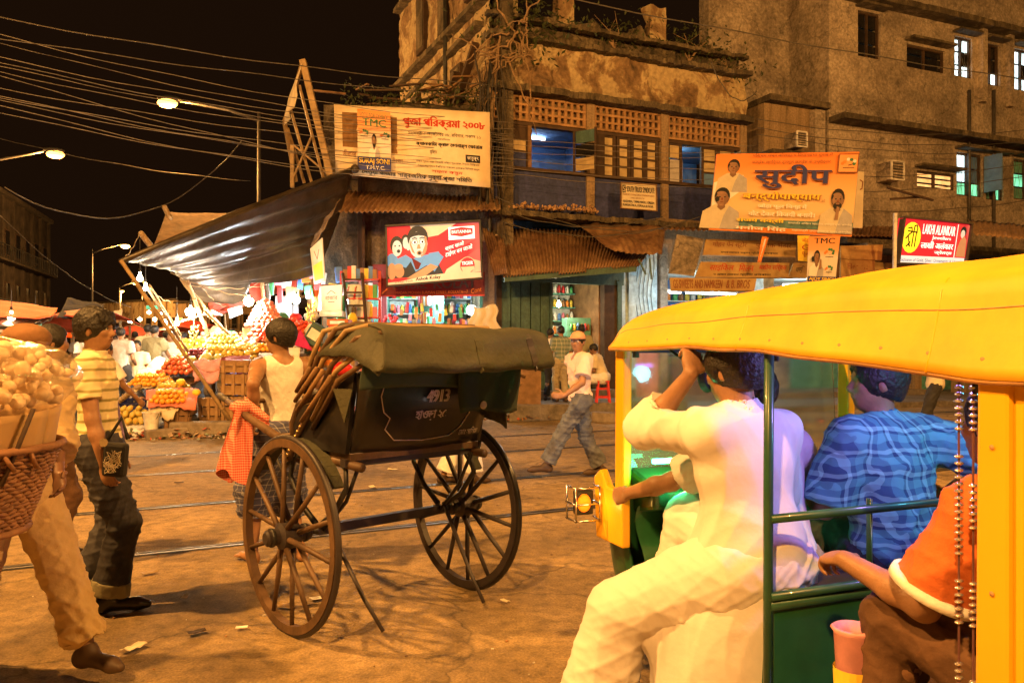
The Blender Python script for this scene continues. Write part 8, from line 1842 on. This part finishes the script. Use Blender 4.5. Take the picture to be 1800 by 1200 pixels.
# 6-8 men at the green shop
person('man in green plaid shirt standing at the green shop doorway', (1.08, 17.5, .35), R(12), 1.66, .016, seed=7, LW=(-.2, .25, .95), shirt=dict(m=MATS['plaid_green'], sleeve=.8, hem=-.1, loose=.02), bottom=dict(m=MATS['khaki'], loose=.02), shoes=MATS['sandal'])
person('man in khaki shirt with his back turned at the green shop', (1.55, 17.7, .35), R(-8), 1.70, .016, seed=8, RW=(.22, .22, 1.0), shirt=dict(m=MATS['olive_cloth'], sleeve=.8, hem=-.15, loose=.03), bottom=dict(m=MATS['khaki'], loose=.02), shoes=MATS['sandal'])
person('heavy man in cream shirt sitting on the stool by the green shop', (1.98, 17.35, .35), R(70), 1.66, .016, pelvis=(0, 0, .56), lean=R(18), head=(0, R(-15)), RA=(.12, .42, .085), LA=(-.12, .42, .085), RW=(.14, .40, .66), LW=(-.14, .40, .66), seed=9, fat=1.15, hairstyle='grey', skin=MATS['skin_dark'],
       shirt=dict(m=MATS['cream_cloth'], sleeve=.8, loose=.03, hem=-.1), bottom=dict(m=MATS['white_cloth'], loose=.04), shoes=MATS['sandal'])
person('partly hidden customer in a dark top at the left of the green doorway', (.86, 17.9, .35), R(-30), 1.62, .02, seed=19, shirt=dict(m=MATS['white_cloth'], sleeve=.6), bottom=dict(m=MATS['dark_cloth']), shoes=MATS['sandal'])
# 9 man behind the auto at right
person('man in tan shirt standing in the street behind the auto rickshaw', (6.75, 12.7, 0), R(60), 1.70, .015, seed=10, LW=(-.10, .38, 1.12), RW=(.15, .42, 1.12), LE=(-1, -.2, -.4), RE=(1, -.2, -.4), shirt=dict(m=MATS['cream_cloth'], sleeve=.7, loose=.035, hem=-.1), bottom=dict(m=MATS['dark_cloth'], loose=.015), shoes=MATS['sandal'])
# grocery: two shopkeepers
person('shopkeeper behind the counter at the left of the lit grocery', (-1.75, 19.4, .3), R(170), 1.6, .02, seed=20, shirt=dict(m=MATS['pink_cloth'], sleeve=.6), legs=True, bottom=dict(m=MATS['dark_cloth']), shoes=MATS['sandal']); person('second shopkeeper at the right of the grocery counter', (-.95, 19.4, .3), R(200), 1.62, .02, seed=21, shirt=dict(m=goods_m[5], sleeve=.6), bottom=dict(m=MATS['dark_cloth']), shoes=MATS['sandal'])
# market crowd
ST = [('grey_cloth', 'khaki', 'short'), ('white_cloth', 'dark_cloth', 'short'), ('pink_cloth', 'khaki', 'thick'), ('olive_cloth', 'dark_cloth', 'short'), ('orange_cloth', 'brown_cloth', 'thick'), ('cream_cloth', 'purple_cloth', 'grey'), ('maroon', 'maroon', 'thick'), ('tan_cloth', 'dark_cloth', 'short')]
XN = ['in grey shirt near the far end of the street', 'in white shirt walking past the dark awning', 'in pink blouse beyond the left stalls', 'in olive shirt between the far stalls', 'in orange wrap left of the far facade', 'grey haired in cream beside the peaked awning', 'in dark red sari by the bamboo poles', 'in tan shirt below the small far lamps', 'in grey shirt behind the striped man\'s head', 'in white shirt deep in the market lane', 'in pink shirt right of the far facade', 'in olive shirt behind the bright bulbs', 'in orange shirt under the red tarp', 'in cream shirt at the back of the fruit stall', 'in dark red blouse behind the pear heap', 'in tan shirt at the back by the shirts']
XP = [(232, 586, 36), (150, 584, 17), (95, 588, 22), (203, 590, 21), (218, 594, 40), (166, 588, 26), (292, 584, 23), (250, 592, 33), (140, 586, 20), (262, 588, 28), (283, 590, 34), (345, 582, 21), (375, 580, 19.5), (408, 580, 18.5), (425, 584, 20), (392, 584, 21)]
CW = [('shopper ' + XN[i], XP[i][0], XP[i][1], XP[i][2], (i * 67) % 360, *ST[i % 8], 1.66) for i in range(16)] + [('man in grey shirt with his back turned at the left trays', 212, 578, 15.5, 5, 'grey_cloth', 'dark_cloth', 'short', 1.7), ('man in olive shirt standing before the fruit, seen from behind', 271, 574, 16.2, -10, 'olive_cloth', 'dark_cloth', 'short', 1.72), ('man in white shirt close behind the olive shirted one', 260, 572, 17.0, 0, 'cream_cloth', 'khaki', 'short', 1.74),
      ('man in white shirt and purple trousers behind the striped man', 183, 596, 9.6, -30, 'white_cloth', 'purple_cloth', 'short', 1.6), ('fruit seller in cream shirt sitting low between the heaps', 241, 600, 15.8, 200, 'cream_cloth', 'dark_cloth', 'short', 1.62), ('dark haired fruit seller with bare shoulder behind the yellow fruit', 348, 590, 17.2, 170, 'tan_cloth', 'dark_cloth', 'thick', 1.66),
      ('seller in white vest left of the dark haired one', 322, 586, 18.0, 160, 'white_cloth', 'dark_cloth', 'short', 1.68), ('white haired man at far left under the orange tarp', 42, 583, 11.0, 40, 'cream_cloth', 'khaki', 'grey', 1.66), ('dark haired man at the left frame edge near the stall', 17, 588, 12.2, -50, 'orange_cloth', 'dark_cloth', 'short', 1.64),
      ('woman in dark red sari down the market street', 237, 584, 24, 0, 'maroon', 'maroon', 'thick', 1.6), ('shopper in pale violet shirt far down the street', 244, 590, 27, 20, 'grey_cloth', 'dark_cloth', 'short', 1.68), ('shopper in white far down the street beside the stalls', 225, 586, 30, -20, 'white_cloth', 'khaki', 'short', 1.7), ('shopper in orange far down the street', 206, 592, 28, 10, 'orange_cloth', 'dark_cloth', 'short', 1.6),
      ('person in yellow cloth at the left frame edge', 3, 590, 10.5, 60, 'orange_cloth', 'orange_cloth', 'short', 1.6), ('seller in white behind the bulb on the right of the heaps', 300, 584, 17.5, 190, 'white_cloth', 'dark_cloth', 'short', 1.66)]
for i, (lab, px, py, D, yw, sm, bm, hs_, H) in enumerate(CW):
    z = P(px, py, D).z - H * .985
    person(lab, (P(px, py, D).x, D, z if D > 13 else 0), R(yw), H if D > 13 else min(H, P(px, py, D).z + .02), .016 if D < 13 else .02, seed=40 + i, hairstyle=hs_, RW=(.22, .22 + .1 * (i % 2), .95), LW=(-.22, .1 * (i % 3), .9), shirt=dict(m=MATS[sm], sleeve=.65, loose=.025, hem=-.1), bottom=dict(m=MATS[bm], loose=.02), shoes=MATS['sandal'])

# ================================================================== passengers of the auto rickshaw
ay = lambda a: AZ + a
kp = aw(.10, .97, 0)
mat('kurta', (.72, .69, .66), .9, var=.05, scale=3, bump=.3, bscale=9)
_, J = person('passenger in white kurta squeezed on the driver bench, arm raised to the roof', kp, ay(R(6)), 1.74, .008, pelvis=(0, .0, .74), lean=R(4), twist=R(0), head=(R(12), R(-8)), LW=(-.12, .16, 1.38), LE=(-.55, .1, -2), ld=(.35, .3, .85), lcurl=.9, ln=(.4, 1, .2), RW=(.16, .36, .95), RE=(.6, -1, -.4),
       RA=(.14, .52, .38), LA=(-.36, .42, .12), LK=(-.5, .8, .1), RK=(.1, 1, .3), hairstyle='thick', seed=12, skin=MATS['skin_brown'], fat=1.16, shirt=dict(m=MATS['kurta'], sleeve=1.45, loose=.026, sg=.028, hem=-.62, wr=.015, zs=.55, hz=15, collar=MATS['kurta'], extra=[((0, .02, .78), (.04, .05, .22), .17, .20), ((-.06, .10, .66), (-.20, .24, .52), .13, .11), ((-.08, .10, .56), (-.10, .14, .15), .17, .18)]), bottom=dict(m=MATS['kurta'], loose=.05, len=1.95, flare=.06, wr=.010), shoes=MATS['sandal'])
# driver reaching for the front pillar
person('auto driver in white shirt behind the kurta man, hand by the front pillar', aw(.36, 1.12, 0), ay(R(4)), 1.64, .009, pelvis=(0, 0, .73), lean=R(14), LW=(-.33, .56, .93), LE=(-.7, -.6, -.8), RW=(.25, .40, 1.0), RE=(1, -.5, -.8), RA=(.12, .42, .42), LA=(-.10, .42, .42), lcurl=.8, seed=13, shirt=dict(m=MATS['white_cloth'], sleeve=.8, loose=.02), bottom=dict(m=MATS['khaki']), shoes=MATS['sandal'])
# man in blue tie dye shirt on the far side
person('passenger in blue tie dye shirt on the far side of the driver bench', aw(.80, .99, 0), ay(R(-8)), 1.70, .010, pelvis=(0, 0, .72), lean=R(8), head=(R(62), 0), twist=R(6), RW=(.34, .12, .92), RE=(1, -1, -.2), LW=(-.2, .3, .95), RA=(.2, .45, .38), LA=(-.05, .45, .38), seed=14, fat=1.12, hairstyle='thick', skin=MATS['skin_brown'], shirt=dict(m=MATS['tie_dye'], sleeve=.95, loose=.03, hem=-.1, wr=.011, collar=MATS['tie_dye']), bottom=dict(m=MATS['dark_cloth']), shoes=MATS['sandal'])
# rear seat: orange shirt near, another behind him
OR, J = person('rear seat passenger in orange shirt and brown trousers leaning forward', aw(.29, -.04, 0), ay(R(0)), 1.70, .0085, pelvis=(0, 0, .68), lean=R(22), LW=(-.25, .52, .90), LE=(-.1, -.2, -1), ld=(.25, .9, -.15), ln=(.3, 0, -1), RW=(.22, .42, .80), LA=(-.13, .50, .34), RA=(.14, .52, .34), LK=(-.12, .5, 1), RK=(.2, .5, 1), lcurl=.9, seed=15, skin=MATS['skin_brown'],
       shirt=dict(m=MATS['orange_cloth'], sleeve=.86, loose=.022, sg=.034, hem=-.1, wr=.008), bottom=dict(m=MATS['brown_cloth'], loose=.022, len=1.9), shoes=MATS['sandal'])
cq = J['Sh'][-1].lerp(J['el'][-1], .80); cd_ = (J['el'][-1] - J['Sh'][-1]).normalized()
rg = MB().lathe([(.088, -.012), (.112, -.010), (.113, .010), (.088, .012)], 28).build('sleeve_band', MATS['white_cloth'], OR, cq, smooth=True); rg.rotation_euler = cd_.to_track_quat('Z', 'Y').to_euler()
person('far rear seat passenger in dark clothes holding the partition rail', aw(.78, -.12, 0), ay(R(0)), 1.68, .011, pelvis=(0, 0, .66), lean=R(10), LW=(-.22, .80, .96), LE=(-.6, 0, -1), ld=(-.2, .5, .5), RW=(.2, .45, .8), LA=(-.12, .5, .34), RA=(.14, .5, .34), LK=(0, .5, 1), RK=(0, .5, 1), lcurl=1.0, seed=16, shirt=dict(m=MATS['dark_cloth'], sleeve=.9), bottom=dict(m=MATS['dark_cloth']), shoes=MATS['sandal'])
# parented lights and copies are ready; remove any stray template data
for k in ('label', 'category'):
    pass
